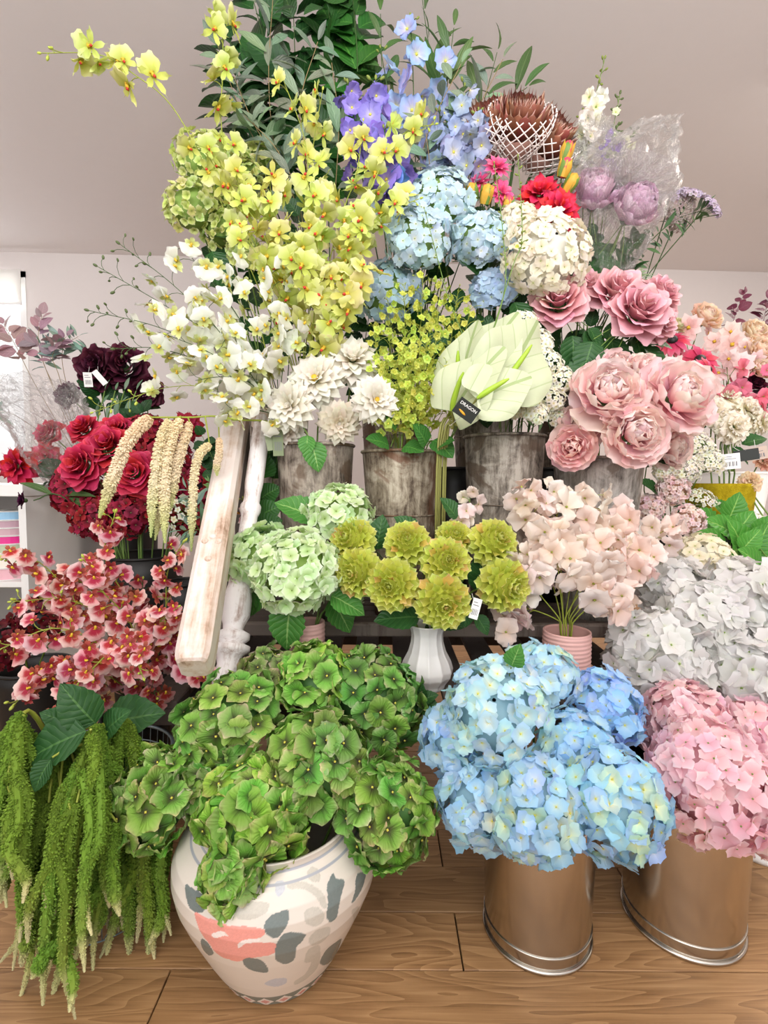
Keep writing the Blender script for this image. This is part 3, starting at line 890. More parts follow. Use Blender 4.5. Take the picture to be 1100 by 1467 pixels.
PM = dict(
    green=petal_mat('green_hydrangea_petal', [(0, '#4d463f'), (.18, '#5f7a3e'), (.45, '#86b854'), (.75, '#9fc46e'), (.92, '#b9c68c'), (1, '#d6cca8')], .26, .3, lift=1.0, vein=.35, hue=.02),
    blue=petal_mat('blue_hydrangea_petal', [(0, '#e9edb4'), (.2, '#cfe6ea'), (.55, '#b4daf0'), (1, '#a2cdf2')], .10, .38, hue=.018),
    pink=petal_mat('pink_hydrangea_petal', [(0, '#e8a9b0'), (.3, '#f3bcc6'), (.75, '#f9d0d8'), (1, '#fbdfe2')], .09, .4),
    white=petal_mat('white_silk_petal', [(0, '#e3e6cf'), (.25, '#e0deda'), (1, '#e8e6e4')], .06, .36, hue=.004, lift=1),
    cream=petal_mat('cream_hydrangea_petal', [(0, '#d8d3a0'), (.3, '#ece4cb'), (1, '#f4eddc')], .07, .38, hue=.006, lift=.9),
    lime=petal_mat('pale_green_petal', [(0, '#a4c86a'), (.3, '#c7e29c'), (.7, '#dcefbe'), (1, '#edf6dc')], .10, .4),
    ublue=petal_mat('dusty_blue_petal', [(0, '#dfe6cc'), (.25, '#bfd3e0'), (.7, '#b8cfe2'), (1, '#cfdfea')], .12, .38, hue=.015),
    ygreen=petal_mat('yellow_green_petal', [(0, '#8f9c3c'), (.3, '#bccb62'), (.7, '#d3db86'), (1, '#e2e3a8')], .16, .36),
    dred=petal_mat('dark_red_petal', [(0, '#4d0d18'), (.4, '#8d1a2b'), (1, '#b23046')], .25, .25, lift=1),
    rose=petal_mat('dusky_pink_rose_petal', [(0, '#b5606e'), (.4, '#d98e98'), (.85, '#e5a3ab'), (1, '#ecb6ba')], .10, .28),
    rrose=petal_mat('red_rose_petal', [(0, '#7d0f20'), (.5, '#c42440'), (.9, '#d63a55'), (1, '#e0566c')], .14, .22, lift=.95),
    peony=petal_mat('blush_peony_petal', [(0, '#dd8b98'), (.3, '#efb7b9'), (.65, '#f7d3cd'), (1, '#fae4dc')], .08, .38),
    lpeony=petal_mat('lilac_peony_petal', [(0, '#b46c98'), (.4, '#d49cc0'), (1, '#e6bfd6')], .10, .3),
    dahlia=petal_mat('lime_dahlia_petal', [(0, '#9aa22c'), (.45, '#c6cb48'), (.85, '#d6da62'), (1, '#e6e69c')], .10, .3, vein=.2),
    mum=petal_mat('white_dahlia_petal', [(0, '#e4d6a6'), (.2, '#e6dfcd'), (1, '#efebe2')], .05, .36, hue=.004, lift=1),
    rdahlia=petal_mat('red_dahlia_petal', [(0, '#96102c'), (.5, '#d4243f'), (1, '#e2405a')], .14, .25, lift=1),
    star=petal_mat('hot_pink_petal', [(0, '#b81f52'), (.5, '#e8477c'), (1, '#f2719a')], .12, .3),
    protea=petal_mat('protea_petal', [(0, '#4a2820'), (.5, '#8e5543'), (.88, '#a87361'), (1, '#d3b5a6')], .22, .10, lift=1.2),
    yorch=petal_mat('yellow_orchid_petal', [(0, '#bfae3c'), (.25, '#cdd468'), (.7, '#dfe296'), (1, '#ebe9b8')], .08, .40, lift=1),
    ytep=petal_mat('yellow_green_tepal', [(0, '#a9b23c'), (.5, '#ccd65c'), (1, '#dfe58a')], .12, .4),
    worch=petal_mat('white_orchid_petal', [(0, '#d3dc9c'), (.3, '#e8e9d8'), (1, '#efeee8')], .05, .38, hue=.004, lift=1),
    wtep=petal_mat('orchid_green_tepal', [(0, '#b09a34'), (.5, '#bcc56a'), (1, '#dbe0a8')], .12, .35),
    rorch=petal_mat('spotted_orchid_petal', [(0, '#c2344c'), (.4, '#e9a3a5'), (.8, '#f4d0cb'), (1, '#f8e2dc')], .10, .35, lift=1.0, spot=('#bb3549', 190, .88, 1.06)),
    rtep=petal_mat('orchid_brown_tepal', [(0, '#7d3328'), (.6, '#ab4f44'), (1, '#cf8a70')], .16, .3, lift=1),
    spea=petal_mat('blush_sweet_pea_petal', [(0, '#e8cdae'), (.3, '#f3ddd0'), (1, '#f8e8e0')], .07, .42, hue=.008),
    bup=petal_mat('yellow_green_bract', [(0, '#8fa02a'), (.4, '#b9c944'), (1, '#d2dc66')], .14, .38),
    spathe=petal_mat('anthurium_spathe', [(0, '#b8cc84'), (.3, '#e2e6c6'), (.75, '#eeeedd'), (.95, '#e2e8c0'), (1, '#c2d68c')], .04, .35, .3, vein=.25),
    delph=petal_mat('blue_delphinium_petal', [(0, '#d8d7a8'), (.3, '#b9b4dc'), (.7, '#a3b9ea'), (1, '#8fabe4')], .12, .35),
    delphp=petal_mat('purple_delphinium_petal', [(0, '#c9b6d6'), (.35, '#8f7cd4'), (1, '#7a66c8')], .16, .3),
    delphg=petal_mat('grey_blue_delphinium_petal', [(0, '#cfc9b0'), (.35, '#a7b0c8'), (1, '#8f9fc4')], .16, .3),
    anem=petal_mat('bright_blue_petal', [(0, '#e0d873'), (.18, '#7da6e8'), (1, '#4d7ed6')], .12, .3),
    cosmos=petal_mat('pale_pink_cosmos_petal', [(0, '#e8b9b4'), (.5, '#f4d4d2'), (1, '#f8e0de')], .08, .4),
    rud=petal_mat('pink_red_coneflower_petal', [(0, '#a81436'), (.5, '#dc3458'), (1, '#ef7a92')], .12, .3),
    peach=petal_mat('peach_ranunculus_petal', [(0, '#e0b07c'), (.5, '#f2d2ac'), (1, '#f8e4cc')], .08, .35),
    burg=petal_mat('blackish_burgundy_petal', [(0, '#1d0a14'), (.6, '#431326'), (1, '#5c2036')], .25, .15, lift=1),
    sedum=petal_mat('pale_pink_sedum_petal', [(0, '#d9a893'), (.4, '#f4d4d0'), (1, '#fae6e3')], .10, .35),
    lacewhite=petal_mat('tiny_white_petal', [(0, '#d9cf83'), (.35, '#f2eedd'), (1, '#f8f5ec')], .06, .35),
    queen=petal_mat('lilac_umbel_petal', [(0, '#9a8d86'), (.5, '#b9a6bf'), (1, '#cdbbd2')], .14, .3),
)
M_eyey = plain('orchid_eye_yellow', '#d0a92c', .5)
M_eyer = plain('orchid_eye_red', '#c5362c', .5)
M_seed = petal_mat('green_amaranth_seed', [(0, '#6b8c2c'), (.60, '#7fa238'), (.80, '#94ad4a'), (.87, '#d0cf8e'), (1, '#e6e0b0')], .34, .25, .7, lift=1)
M_seedc = petal_mat('cream_amaranth_seed', [(0, '#f0d6a6'), (.6, '#f2e0b8'), (.85, '#d9d88f'), (1, '#bccf74')], .12, .25, .7)

TM = {}


def petals_mesh(name, spec, mat, extra=None):
    """spec: list of (petal kwargs, z-rotation, elevation, base radius, base height)"""
    mb = MB()
    for kw, az, el, rb, zb in spec:
        v, f, pc = petal_vf(**kw)
        v = (v + [0, rb, 0]) @ (rz(az) @ rx(0)).T if el == 0 else (v @ rx(el).T + [0, rb, 0]) @ rz(az).T
        v = v + [0, 0, zb]
        mb.add(v, f, 0, pc)
    if extra: extra(mb)
    return mb.mesh(name, mat)


def eye_bead(r, z, mi=1):
    def fn(mb):
        mb.add(OCT_V * r * [1, 1, .8] + [0, 0, z], OCT_F, mi)
    return fn


def floret_set(key, n, mat, eyemat, L=.54, W=.29, el=(.05, .45), ruffle=.05, cup=.25, curl=-.4, np_=4, nu=2, nv=3, a=.62, b=.55, eyer=.045):
    out = []
    for k in range(n):
        spec = []
        e0 = U(*el)
        for q in range(np_):
            spec.append((dict(L=L * U(.88, 1.08), W=W * U(.9, 1.1), a=a, b=b, cup=cup * U(.3, 1.4), curl=curl * U(.4, 1.4), ruffle=ruffle, nu=nu, nv=nv, seed=k * 9 + q, rnd=U(0, 1)),
                         q * 2 * math.pi / np_ + U(-.12, .12), e0 + U(-.15, .15), .02, .004 * (q % 2)))
        out.append(petals_mesh('floret', spec, [mat, eyemat], eye_bead(eyer, .03)))
    TM[key] = out


floret_set('green', 5, PM['green'], M_bead, ruffle=.10, cup=.30, curl=-.5, W=.34, nu=4, nv=4, el=(.0, .5))
floret_set('blue', 4, PM['blue'], M_bead, ruffle=.04, el=(.1, .6), a=.72)
floret_set('pink', 4, PM['pink'], M_core, ruffle=.05, el=(.1, .6))
floret_set('white', 4, PM['white'], M_core, ruffle=.10, W=.34)
floret_set('cream', 4, PM['cream'], M_core, ruffle=.06)
floret_set('lime', 4, PM['lime'], M_core, ruffle=.06, el=(.15, .7))
floret_set('ublue', 4, PM['ublue'], M_core, ruffle=.06)
floret_set('ygreen', 4, PM['ygreen'], M_core, ruffle=.07, el=(.1, .7))
floret_set('dred', 3, PM['dred'], M_core, ruffle=.08, el=(.2, .8))
floret_set('sedum', 2, PM['sedum'], M_core, np_=5, W=.22, nv=2, el=(.2, .7))
floret_set('tinywhite', 2, PM['lacewhite'], M_bead, np_=5, W=.22, nv=2, el=(.1, .5))
floret_set('queen', 2, PM['queen'], M_core, np_=5, W=.22, nv=2)
floret_set('cosmos', 2, PM['cosmos'], M_eyey, np_=8, W=.19, L=.55, el=(.1, .3), a=.95, eyer=.1)
floret_set('sedumgreen', 2, PM['lime'], M_core, np_=4, nv=2)
# single petals used for layered blooms
for key, mat, kw in (
        ('rose', PM['rose'], dict(L=1, W=.58, a=.62, b=.5, base=.35, cup=.40, curl=-.55, ruffle=.04, nu=4, nv=5)),
        ('rrose', PM['rrose'], dict(L=1, W=.58, a=.62, b=.5, base=.35, cup=.40, curl=-.55, ruffle=.04, nu=4, nv=5)),
        ('peony', PM['peony'], dict(L=1, W=.55, a=.60, b=.5, base=.3, cup=.42, curl=.55, ruffle=.10, nu=4, nv=4, notch=.12)),
        ('lpeony', PM['lpeony'], dict(L=1, W=.48, a=.60, b=.5, base=.3, cup=.42, curl=.5, ruffle=.08, nu=4, nv=4, notch=.1)),
        ('dahlia', PM['dahlia'], dict(L=1, W=.42, a=.62, b=.6, base=.25, cup=.75, curl=.35, ruffle=.03, nu=2, nv=3)),
        ('mum', PM['mum'], dict(L=1, W=.23, a=.70, b=.5, base=.4, cup=.4, curl=-.3, ruffle=.05, nu=2, nv=4, notch=.06)),
        ('rdahlia', PM['rdahlia'], dict(L=1, W=.27, a=.85, b=.6, base=.3, cup=.4, curl=-.25, ruffle=.04, nu=2, nv=4, point=.8)),
        ('star', PM['star'], dict(L=1, W=.18, a=.85, b=.6, base=.3, cup=.3, curl=-.2, ruffle=.03, nu=2, nv=3, point=.9)),
        ('protea', PM['protea'], dict(L=1, W=.15, a=.8, b=.5, base=.6, cup=.5, curl=.35, ruffle=.02, nu=2, nv=3, point=.7)),
        ('rud', PM['rud'], dict(L=1, W=.19, a=.85, b=.5, base=.3, cup=.25, curl=-.5, ruffle=.03, nu=2, nv=3)),
        ('peach', PM['peach'], dict(L=1, W=.55, a=.62, b=.5, base=.3, cup=.5, curl=.55, ruffle=.05, nu=3, nv=3)),
        ('carn', PM['cream'], dict(L=1, W=.45, a=.5, b=.5, base=.2, cup=.2, curl=-.3, ruffle=.16, nu=4, nv=3, notch=.05)),
        ('burg', PM['burg'], dict(L=1, W=.55, a=.65, b=.5, base=.3, cup=.4, curl=-.3, ruffle=.08, nu=3, nv=4)),
        ('delph', PM['delph'], dict(L=1, W=.52, a=.6, b=.5, base=.3, cup=.3, curl=-.35, ruffle=.06, nu=3, nv=3))):
    TM[key] = []
    for k in range(3):
        v, f, pc = petal_vf(seed=k * 5 + 1, rnd=k * .33, **kw)
        TM[key].append(MB().add(v, f, 0, pc).mesh('petal', mat))


# leaves: x across, y along; folded on the midrib
def leaf_mesh(key, mat, W, a, b, fold, curl, serr=0.0, n=2, nv=9, wav=.03):
    out = []
    for k in range(n):
        r = np.random.default_rng(k + 3)
        nu = 4; vv = np.linspace(0, 1, nv + 1)
        prof = np.sin(np.pi * vv ** a) ** b * W; prof[0] = .02; prof[-1] = .008
        if serr: prof = prof * (1 + serr * np.where(np.arange(nv + 1) % 2 == 0, 1, -1))
        u = np.linspace(-1, 1, nu + 1)
        th = curl * vv; y = np.cumsum(np.cos(th)) / (nv + 1); z = np.cumsum(np.sin(th)) / (nv + 1)
        V = np.stack([u[None] * prof[:, None], y[:, None] + 0 * u[None], z[:, None] + fold * np.abs(u)[None] * prof[:, None] + r.normal(0, wav, (nv + 1, nu + 1)) * prof[:, None]], 2).reshape(-1, 3)
        pc = np.stack([np.tile((u + 1) / 2, nv + 1), np.repeat(vv, nu + 1), np.full(len(V), .5)], 1)
        mb = MB().add(V, gridf(nu, nv), 0, pc)
        out.append(mb.mesh('leaf', mat))
    TM[key] = out


leaf_mesh('leaf', M_leaf, .36, .75, .8, .30, -.55, .05, nv=14)
leaf_mesh('leafd', M_leafd, .34, .75, .8, .30, -.55, .04, nv=14)
leaf_mesh('leafbroad', M_leafd, .30, .8, .75, .25, -.7, .0)
leaf_mesh('leafolive', M_leafo, .15, .95, .8, .30, -.5)
leaf_mesh('leaflance', M_leafl, .11, .9, .8, .35, -.7)
leaf_mesh('leaflilac', M_leafm, .28, .8, .75, .25, -.4)
leaf_mesh('leafsage', M_leafs, .12, .9, .8, .3, -.4)
leaf_mesh('leafburg', M_leafp, .34, .75, .7, .2, -.4)
leaf_mesh('leafround', M_leafd, .46, .62, .6, .15, -.5)

BALL_V, BALL_F = ball_vf(1.0, 10, 6)
BUDS = {}
for key, hx in (('green', '#7d8a3c'), ('dark', '#56643a'), ('pale', '#b4c04e')):
    BUDS[key] = MB().add(BALL_V * [.5, .5, .9], BALL_F).mesh('bud', plain('bud_' + key, hx, .5, trans=.1))


def orchid(key, petal, tepal, eye_m, red=None, lipw=.40, tepl=.42):
    out = []
    for k in range(4):
        mb = MB()
        # two-lobed lip hanging in front
        for sgn in (-1, 1):
            v, f, pc = petal_vf(L=.50 * U(.9, 1.1), W=lipw * U(.62, .78), a=.55, b=.5, base=.2, cup=-.12, curl=-.35 * U(.5, 1.6), ruffle=.06, nu=3, nv=4, seed=k + 10 * sgn, rnd=U(0, 1))
            v = v @ rx(.35 + U(-.1, .1)).T @ rz(math.pi + sgn * .52).T + [0, -.03, .03]
            mb.add(v, f, 0, pc)
        for q, az in enumerate((0, 1.25, -1.25, 2.25, -2.25)):
            v, f, pc = petal_vf(L=tepl * U(.85, 1.15), W=.095, a=.8, b=.6, cup=.35, curl=.25 * U(-1, 1), ruffle=.05, nu=2, nv=3, seed=k * 7 + q, rnd=U(0, 1), point=.8)
            v = v @ rx(.2 + U(-.15, .2)).T @ rz(az + U(-.2, .2)).T - [0, 0, .01]
            mb.add(v, f, 1, pc)
        mb.add(BALL_V[:, :] * [.045, .065, .05] + [0, -.02, .07], BALL_F, 2)
        mb.add(OCT_V * [.085, .04, .04] + [0, -.08, .06], OCT_F, 2)
        if red is not None: mb.add(OCT_V * [.05, .065, .055] + [0, .03, .11], OCT_F, 3)
        out.append(mb.mesh('orchid_flower', [petal, tepal, eye_m] + ([red] if red is not None else [])))
    TM[key] = out


orchid('yorch', PM['yorch'], PM['ytep'], M_eyey, M_eyer, .36, .50)
orchid('worch', PM['worch'], PM['wtep'], M_eyey, None, .46, .34)
orchid('rorch', PM['rorch'], PM['rtep'], M_eyey, None, .46, .34)
# sweet-pea like blossom: an upright standard and two wings
out = []
for k in range(4):
    mb = MB()
    for q, (az, el, L, W) in enumerate(((.55, 1.0, .62, .34), (-.55, .95, .62, .34), (math.pi, .5, .55, .30), (math.pi - .9, .35, .45, .22), (math.pi + .9, .35, .45, .22))):
        v, f, pc = petal_vf(L=L * U(.9, 1.1), W=W, a=.58, b=.5, base=.2, cup=.25 * U(-.5, 1.4), curl=-.8 * U(.6, 1.3), ruffle=.09, nu=4, nv=4, seed=k * 11 + q, rnd=U(0, 1))
        mb.add(v @ rx(el).T @ rz(az).T, f, 0, pc)
    mb.add(OCT_V * .05 + [0, 0, .04], OCT_F, 1)
    out.append(mb.mesh('blossom', [PM['spea'], M_stemy]))
TM['spea'] = out
# bell / delphinium blossoms
for key, m, eyem in (('delphb', PM['delph'], M_bead), ('delphpb', PM['delphp'], M_bead), ('delphgb', PM['delphg'], M_bead), ('anemb', PM['anem'], M_bead), ('stockb', PM['lacewhite'], M_core)):
    floret_set(key, 3, m, eyem, np_=5, L=.55, W=.31, el=(.35, .8), ruffle=.08, cup=.35, curl=-.5, nu=3, nv=3, eyer=.07)
# bupleurum: little cups of bracts
floret_set('bup', 3, PM['bup'], M_bead, np_=5, L=.5, W=.25, el=(.4, .8), ruffle=.03, cup=.3, nv=2, eyer=.12)


# ================================================================= plant builders
ALL_HEADS = []


def bottom_in(con, toward):
    c = CON[con]; d = np.asarray(toward, float) - c['top']; d[2] = 0
    q = min(np.linalg.norm(d), 1) * nrm(d) if np.linalg.norm(d) > 1e-6 else np.zeros(3)
    b = c['base'].copy(); b[2] = c['z0']
    b = b - q * min(c['rb'] * .45, .05) + np.array([U(-1, 1), U(-1, 1), 0]) * c['rb'] * .15
    rim = c['top'] + nrm(d) * c['r'] * (.55 + .25 * U(0, 1)) * min(1, np.linalg.norm(d) / c['r']) if np.linalg.norm(d) > 1e-6 else c['top']
    return b, rim


def stem_path(con, head, d=None, n=11):
    b, rim = bottom_in(con, head)
    head = np.asarray(head, float)
    if head[2] < rim[2] + .04:                                # hangs over the rim
        mid = (rim + head) / 2; mid[2] = rim[2] + .06
        pts = [b, rim + [0, 0, .0], mid, head]
    else:
        mid = rim * .5 + head * .5
        if d is not None: mid = mid * .6 + .4 * (head - np.asarray(d) * np.linalg.norm(head - rim) * .5)
        pts = [b, rim, mid, head]
    return smooth_path(pts, n)


def put_stem(o, base, path, r=.0028, mat=None, taper=.8, name='stem'):
    mb = MB(); add_tube(mb, np.asarray(path) - base, np.linspace(r, r * taper, len(path)), 6)
    return obj(name, mb.mesh(name, mat or M_stem), o)


def put_leaf(o, base, key, at, direc, size, zhint=(0, -.7, .8), color=None, name='leaf'):
    return obj(name, random.choice(TM[key]), o, eye(np.asarray(at) - base, frame_y(direc, zhint), size), color)


def tint(c, v=.06):
    return tuple(max(0, min(1.5, q * (1 + U(-v, v)))) for q in c)


def fib(n):
    i = np.arange(n) + .5
    ph = np.arccos(1 - 2 * i / n); th = math.pi * (1 + 5 ** .5) * i
    return np.stack([np.cos(th) * np.sin(ph), np.sin(th) * np.sin(ph), np.cos(ph)], 1)


def hyd(key, name, label, px, py, r, Y, con, n, fl, col=(1, 1, 1), colv=.05, flat=.82, d=None, group=None, coremat=None, stemmat=None, lim=-.35, alt=None, leaves=(), leafkey='leaf', jit=.25, part='floret', cat='flower'):
    """one mop-head flower: stem, flower_head and its florets, leaves"""
    c = P(px, py, Y); R = S(r, Y)
    if d is None: d = nrm(nrm(c - CON[con]['top'] + [0, 0, .05]) * .8 + np.array([0, -.75, .25]))
    path = stem_path(con, c - np.asarray(d) * R * .5, d)
    o = thing(name, label, cat, path[0], group)
    base = path[0]
    put_stem(o, base, path, .0032, stemmat)
    core = MB().add(BALL_V, BALL_F).mesh('flower_head', coremat or M_core)
    Fz = frame_z(d, U(0, 6))
    hd = obj('flower_head', core, o, eye(c - base, Fz, (R * .70, R * .70, R * .70 * flat)))
    Minv = np.linalg.inv(eye(c - base, Fz, (R * .70, R * .70, R * .70 * flat)))
    tot = max(8, int(1.55 * n / (.5 * (1 - lim))))
    for u in fib(tot):
        if u[2] < lim: continue
        u = nrm(u + rng.normal(0, .09, 3))
        p = u * [1, 1, flat] * (R - fl * .30) * U(.86, 1.06)
        nn = nrm(u / [1, 1, flat] + rng.normal(0, jit, 3))
        Ml = eye(c - base + Fz @ p, frame_z(Fz @ nn, U(0, 6.3)), fl * U(.86, 1.14))
        cc = alt if (alt is not None and U(0, 1) < .22) else col
        obj(part, random.choice(TM[key]), hd, Minv @ Ml, tint(cc, colv))
    for (dx, dy, s, ang) in leaves:                            # leaf: offset in pixels from the head, length in pixels, direction in the picture
        a0 = P(px + dx, py + dy, Y + .01); a1 = P(px + dx + s * math.cos(ang), py + dy - s * math.sin(ang), Y - .02)
        pet = smooth_path([c - np.asarray(d) * R * .6, (c + a0) / 2 - np.asarray(d) * R * .3, a0], 5)
        lf = put_leaf(o, base, leafkey, a0, a1 - a0, np.linalg.norm(a1 - a0))
        put_stem(o, base, pet, .0016, stemmat, name='leaf_stalk')
    return o


def layered(key, name, label, px, py, r, Y, con, layers, col=(1, 1, 1), colv=.05, d=None, group=None, stemmat=None, stem_r=.003, centre=None, cmat=None, leaves=(), leafkey='leafd', tip=None, roll=None, depth=1.0, path=None, cat='flower', jt=7, coremat=None, head=(.20, .20, .24, -.22)):
    """one layered bloom; layers: (count, base radius, height, elevation, petal length, petal width factor) in units of the bloom's radius"""
    c = P(px, py, Y); R = S(r, Y)
    if d is None: d = nrm(nrm(c - CON[con]['top']) * .6 + np.array([0, -.85, .25]))
    d = nrm(d)
    if path is None: path = stem_path(con, c - d * R * .35, d)
    o = thing(name, label, cat, path[0], group); base = path[0]
    put_stem(o, base, path, stem_r, stemmat)
    Fz = frame_z(d, U(0, 6) if roll is None else roll)
    M0 = eye(c - base, Fz, R)
    hv = BALL_V * list(head[:3]) + [0, 0, head[3]]
    hd = obj('flower_head', MB().add(hv, BALL_F).mesh('flower_head', coremat or M_stemd), o, M0)
    for li, (n, rb, h, el, ln, wf) in enumerate(layers):
        a0 = U(0, 6.3)
        for k in range(n):
            a = a0 + k * 2 * math.pi / n + U(-.5, .5) / n
            e = math.radians(el + U(-jt, jt))
            Rm = rz(a) @ rx(e)
            s = ln * U(1 - jt * .012, 1 + jt * .012)
            M = eye(rz(a) @ np.array([0, rb, 0]) + [0, 0, h * depth], Rm, (s * wf, s, s))
            cc = col
            if tip is not None and U(0, 1) < tip[1]: cc = tip[0]
            obj('petal', random.choice(TM[key]), hd, M, tint(cc, colv))
    if centre:
        v, f = ball_vf(1, 12, 6)
        obj('flower_centre', MB().add(v * [centre, centre, centre * .8] + [0, 0, layers[0][2] * depth], f).mesh('flower_centre', cmat), hd)
    for (dx, dy, s, ang) in leaves:
        a0 = P(px + dx, py + dy, Y + .015); a1 = P(px + dx + s * math.cos(ang), py + dy - s * math.sin(ang), Y - .01)
        put_leaf(o, base, leafkey, a0, a1 - a0, np.linalg.norm(a1 - a0))
        put_stem(o, base, smooth_path([c - d * R * .35, (c + a0) / 2 + [0, .01, 0], a0], 5), .0015, stemmat, name='leaf_stalk')
    return o


ROSE = [(3, .05, .16, 92, .60, .62), (4, .14, .10, 88, .66, .8), (4, .24, .02, 80, .72, 1), (5, .32, -.06, 70, .76, 1.05), (5, .36, -.14, 54, .80, 1.1), (6, .38, -.20, 34, .80, 1.1), (6, .34, -.24, 12, .80, 1.1)]
PEONY = [(5, .06, .16, 82, .52, .9), (7, .16, .10, 70, .60, 1), (8, .26, .04, 54, .66, 1), (8, .30, -.04, 36, .74, 1.1), (8, .30, -.10, 16, .80, 1.15), (7, .28, -.16, -6, .82, 1.15)]
DAHLIA = [(5, .04, .48, 84, .22, .8), (8, .12, .46, 72, .28, .85), (11, .22, .42, 58, .32, .9), (13, .33, .34, 42, .34, .95), (14, .43, .22, 24, .36, 1), (15, .48, .07, 4, .40, 1), (14, .47, -.10, -18, .42, 1), (12, .40, -.24, -42, .44, 1.0)]
MUM = [(6, .07, .16, 74, .36, 1.0), (9, .11, .12, 58, .54, 1), (12, .14, .06, 40, .72, 1), (14, .16, .0, 24, .84, 1), (15, .16, -.06, 8, .90, 1), (14, .15, -.12, -10, .88, 1)]
RDAHLIA = [(6, .06, .14, 74, .45, 1), (8, .1, .08, 52, .62, 1), (9, .12, .02, 30, .80, 1), (10, .13, -.04, 10, .90, 1), (9, .12, -.1, -12, .88, 1)]
STAR = [(7, .05, .06, 60, .6, 1), (9, .07, .0, 30, .9, 1), (9, .07, -.05, 5, 1.0, 1)]
CARN = [(6, .05, .2, 80, .5, 1), (9, .1, .12, 55, .65, 1), (11, .14, .02, 30, .78, 1), (11, .14, -.08, 5, .84, 1), (9, .12, -.15, -20, .8, 1)]
PROTEA = [(10, .06, .20, 86, .42, .9), (14, .18, .20, 84, .46, 1), (18, .32, .20, 80, .48, 1), (22, .46, .18, 78, .52, 1), (24, .58, .02, 78, .78, 1.2), (20, .56, -.35, 66, .95, 1.3)]
RUD = [(14, .14, .0, -8, .86, 1.0), (12, .12, -.05, -26, .80, 1)]


def spray(fkey, name, label, pts, con, n, size, f0=.35, col=(1, 1, 1), colv=.05, ped=(.012, .03), nb=4, bud='green', budr=.005, stemmat=None, r=.0022, group=None, face=.75, cat='flower', part='flower', budf=.86, leaf=None, side=None, up=True, base_pt=None, shrink=.75, upn=.5, flip=1):
    """a spray: stem through the given (px, py, Y) points, flowers on short stalks, buds at the tip"""
    W = [P(*q) for q in pts]
    if base_pt is None:
        b, rim = bottom_in(con, W[0]); path = smooth_path([b, rim] + W, 14 + 6 * len(W))
    else: path = smooth_path(W, 10 + 6 * len(W))
    base = path[0]
    o = thing(name, label, cat, base, group)
    mb = MB(); add_tube(mb, path - base, np.linspace(r, r * .45, len(path)), 5)
    m = len(path); T = np.gradient(path, axis=0)
    start = (0 if base_pt is not None else 2 / (len(W) + 1))
    ph = U(0, 6)
    for k in range(n + nb):
        is_bud = k >= n
        t = (start + (1 - start) * (f0 + (budf - f0) * (k + .5) / n)) if not is_bud else (start + (1 - start) * (budf + (1 - budf) * (k - n + 1) / nb))
        q = min(m - 1.001, t * (m - 1)); i = int(q); p = path[i] + (path[i + 1] - path[i]) * (q - i); tg = nrm(T[i])
        Fr = frame_z(tg); ph += 2.4
        sd = nrm(Fr[:, 0] * math.cos(ph) + Fr[:, 1] * math.sin(ph))
        if side is not None: sd = nrm(sd + np.asarray(side))
        ln = U(*ped) * (1 - .5 * max(0, t - .5))
        e = p + (sd + tg * .6) * ln
        last = is_bud and k == n + nb - 1
        if last: e = path[-1] + tg * budr
        if not last: add_tube(mb, bez(p - base, p - base + (sd * .3 + tg * .6) * ln, e - base, 4), r * .45, 4)
        if is_bud:
            obj('bud', BUDS[bud], o, eye(e - base, frame_z(nrm(e - p)), budr * U(.8, 1.2)))
        else:
            nn = nrm(sd * (1 - face) + face * nrm(CAM - e) + rng.normal(0, .38, 3))
            s = size * U(.85, 1.12) * (1 - (1 - shrink) * (k / max(1, n - 1)))
            upv = np.array([0, 0, 1.0 * flip]) + rng.normal(0, upn, 3); x = nrm(np.cross(upv, nn)); y = np.cross(nn, x)
            obj(part, random.choice(TM[fkey]), o, eye(e - base, np.stack([x, y, nn], 1), s), tint(col, colv))
    obj('stem', mb.mesh('stem', stemmat or M_stem), o)
    if leaf:
        key, ln, fs = leaf
        for fr in fs:
            q = fr * (m - 2); i = int(q); Fr = frame_z(nrm(T[i])); a = U(0, 6.3)
            dd = nrm(nrm(T[i]) * .6 + Fr[:, 0] * math.cos(a) + Fr[:, 1] * math.sin(a))
            put_leaf(o, base, key, path[i], dd, ln * U(.8, 1.2))
    return o


def branch(lkey, name, label, pts, con, n, ln, f0=.4, r=.0025, stemmat=None, group=None, col=(1, 1, 1), colv=.12, ang=.75, cat='foliage', pair=True, base_pt=None, zh=(0, -.8, .5), flat=.5):
    """a leafy branch: twig and single leaves"""
    W = [P(*q) for q in pts]
    if base_pt is None:
        b, rim = bottom_in(con, W[0]); path = smooth_path([b, rim] + W, 14 + 6 * len(W)); start = 2 / (len(W) + 1)
    else: path = smooth_path(W, 12 + 6 * len(W)); start = 0
    base = path[0]; o = thing(name, label, cat, base, group)
    put_stem(o, base, path, r, stemmat or M_stemb, .4)
    m = len(path); T = np.gradient(path, axis=0)
    for k in range(n):
        t = start + (1 - start) * (f0 + (1 - f0) * (k + 1) / n)
        q = min(m - 1.001, t * (m - 1)); i = int(q); p = path[i] + (path[i + 1] - path[i]) * (q - i); tg = nrm(T[i])
        Fr = frame_z(tg, 0)
        # alternate sides, mostly in the plane that faces the camera
        sd = nrm(np.cross(tg, nrm(CAM - p))) * (1 if k % 2 else -1)
        sd = nrm(sd + rng.normal(0, flat, 3))
        dd = nrm(tg * (1 - ang) + sd * ang) if k < n - 1 else tg
        obj('leaf', random.choice(TM[lkey]), o, eye(p - base, frame_y(dd, np.array(zh) + rng.normal(0, .35, 3)), ln * U(.75, 1.2) * (1 - .3 * (t > .9))), tint(col, colv))
    return o


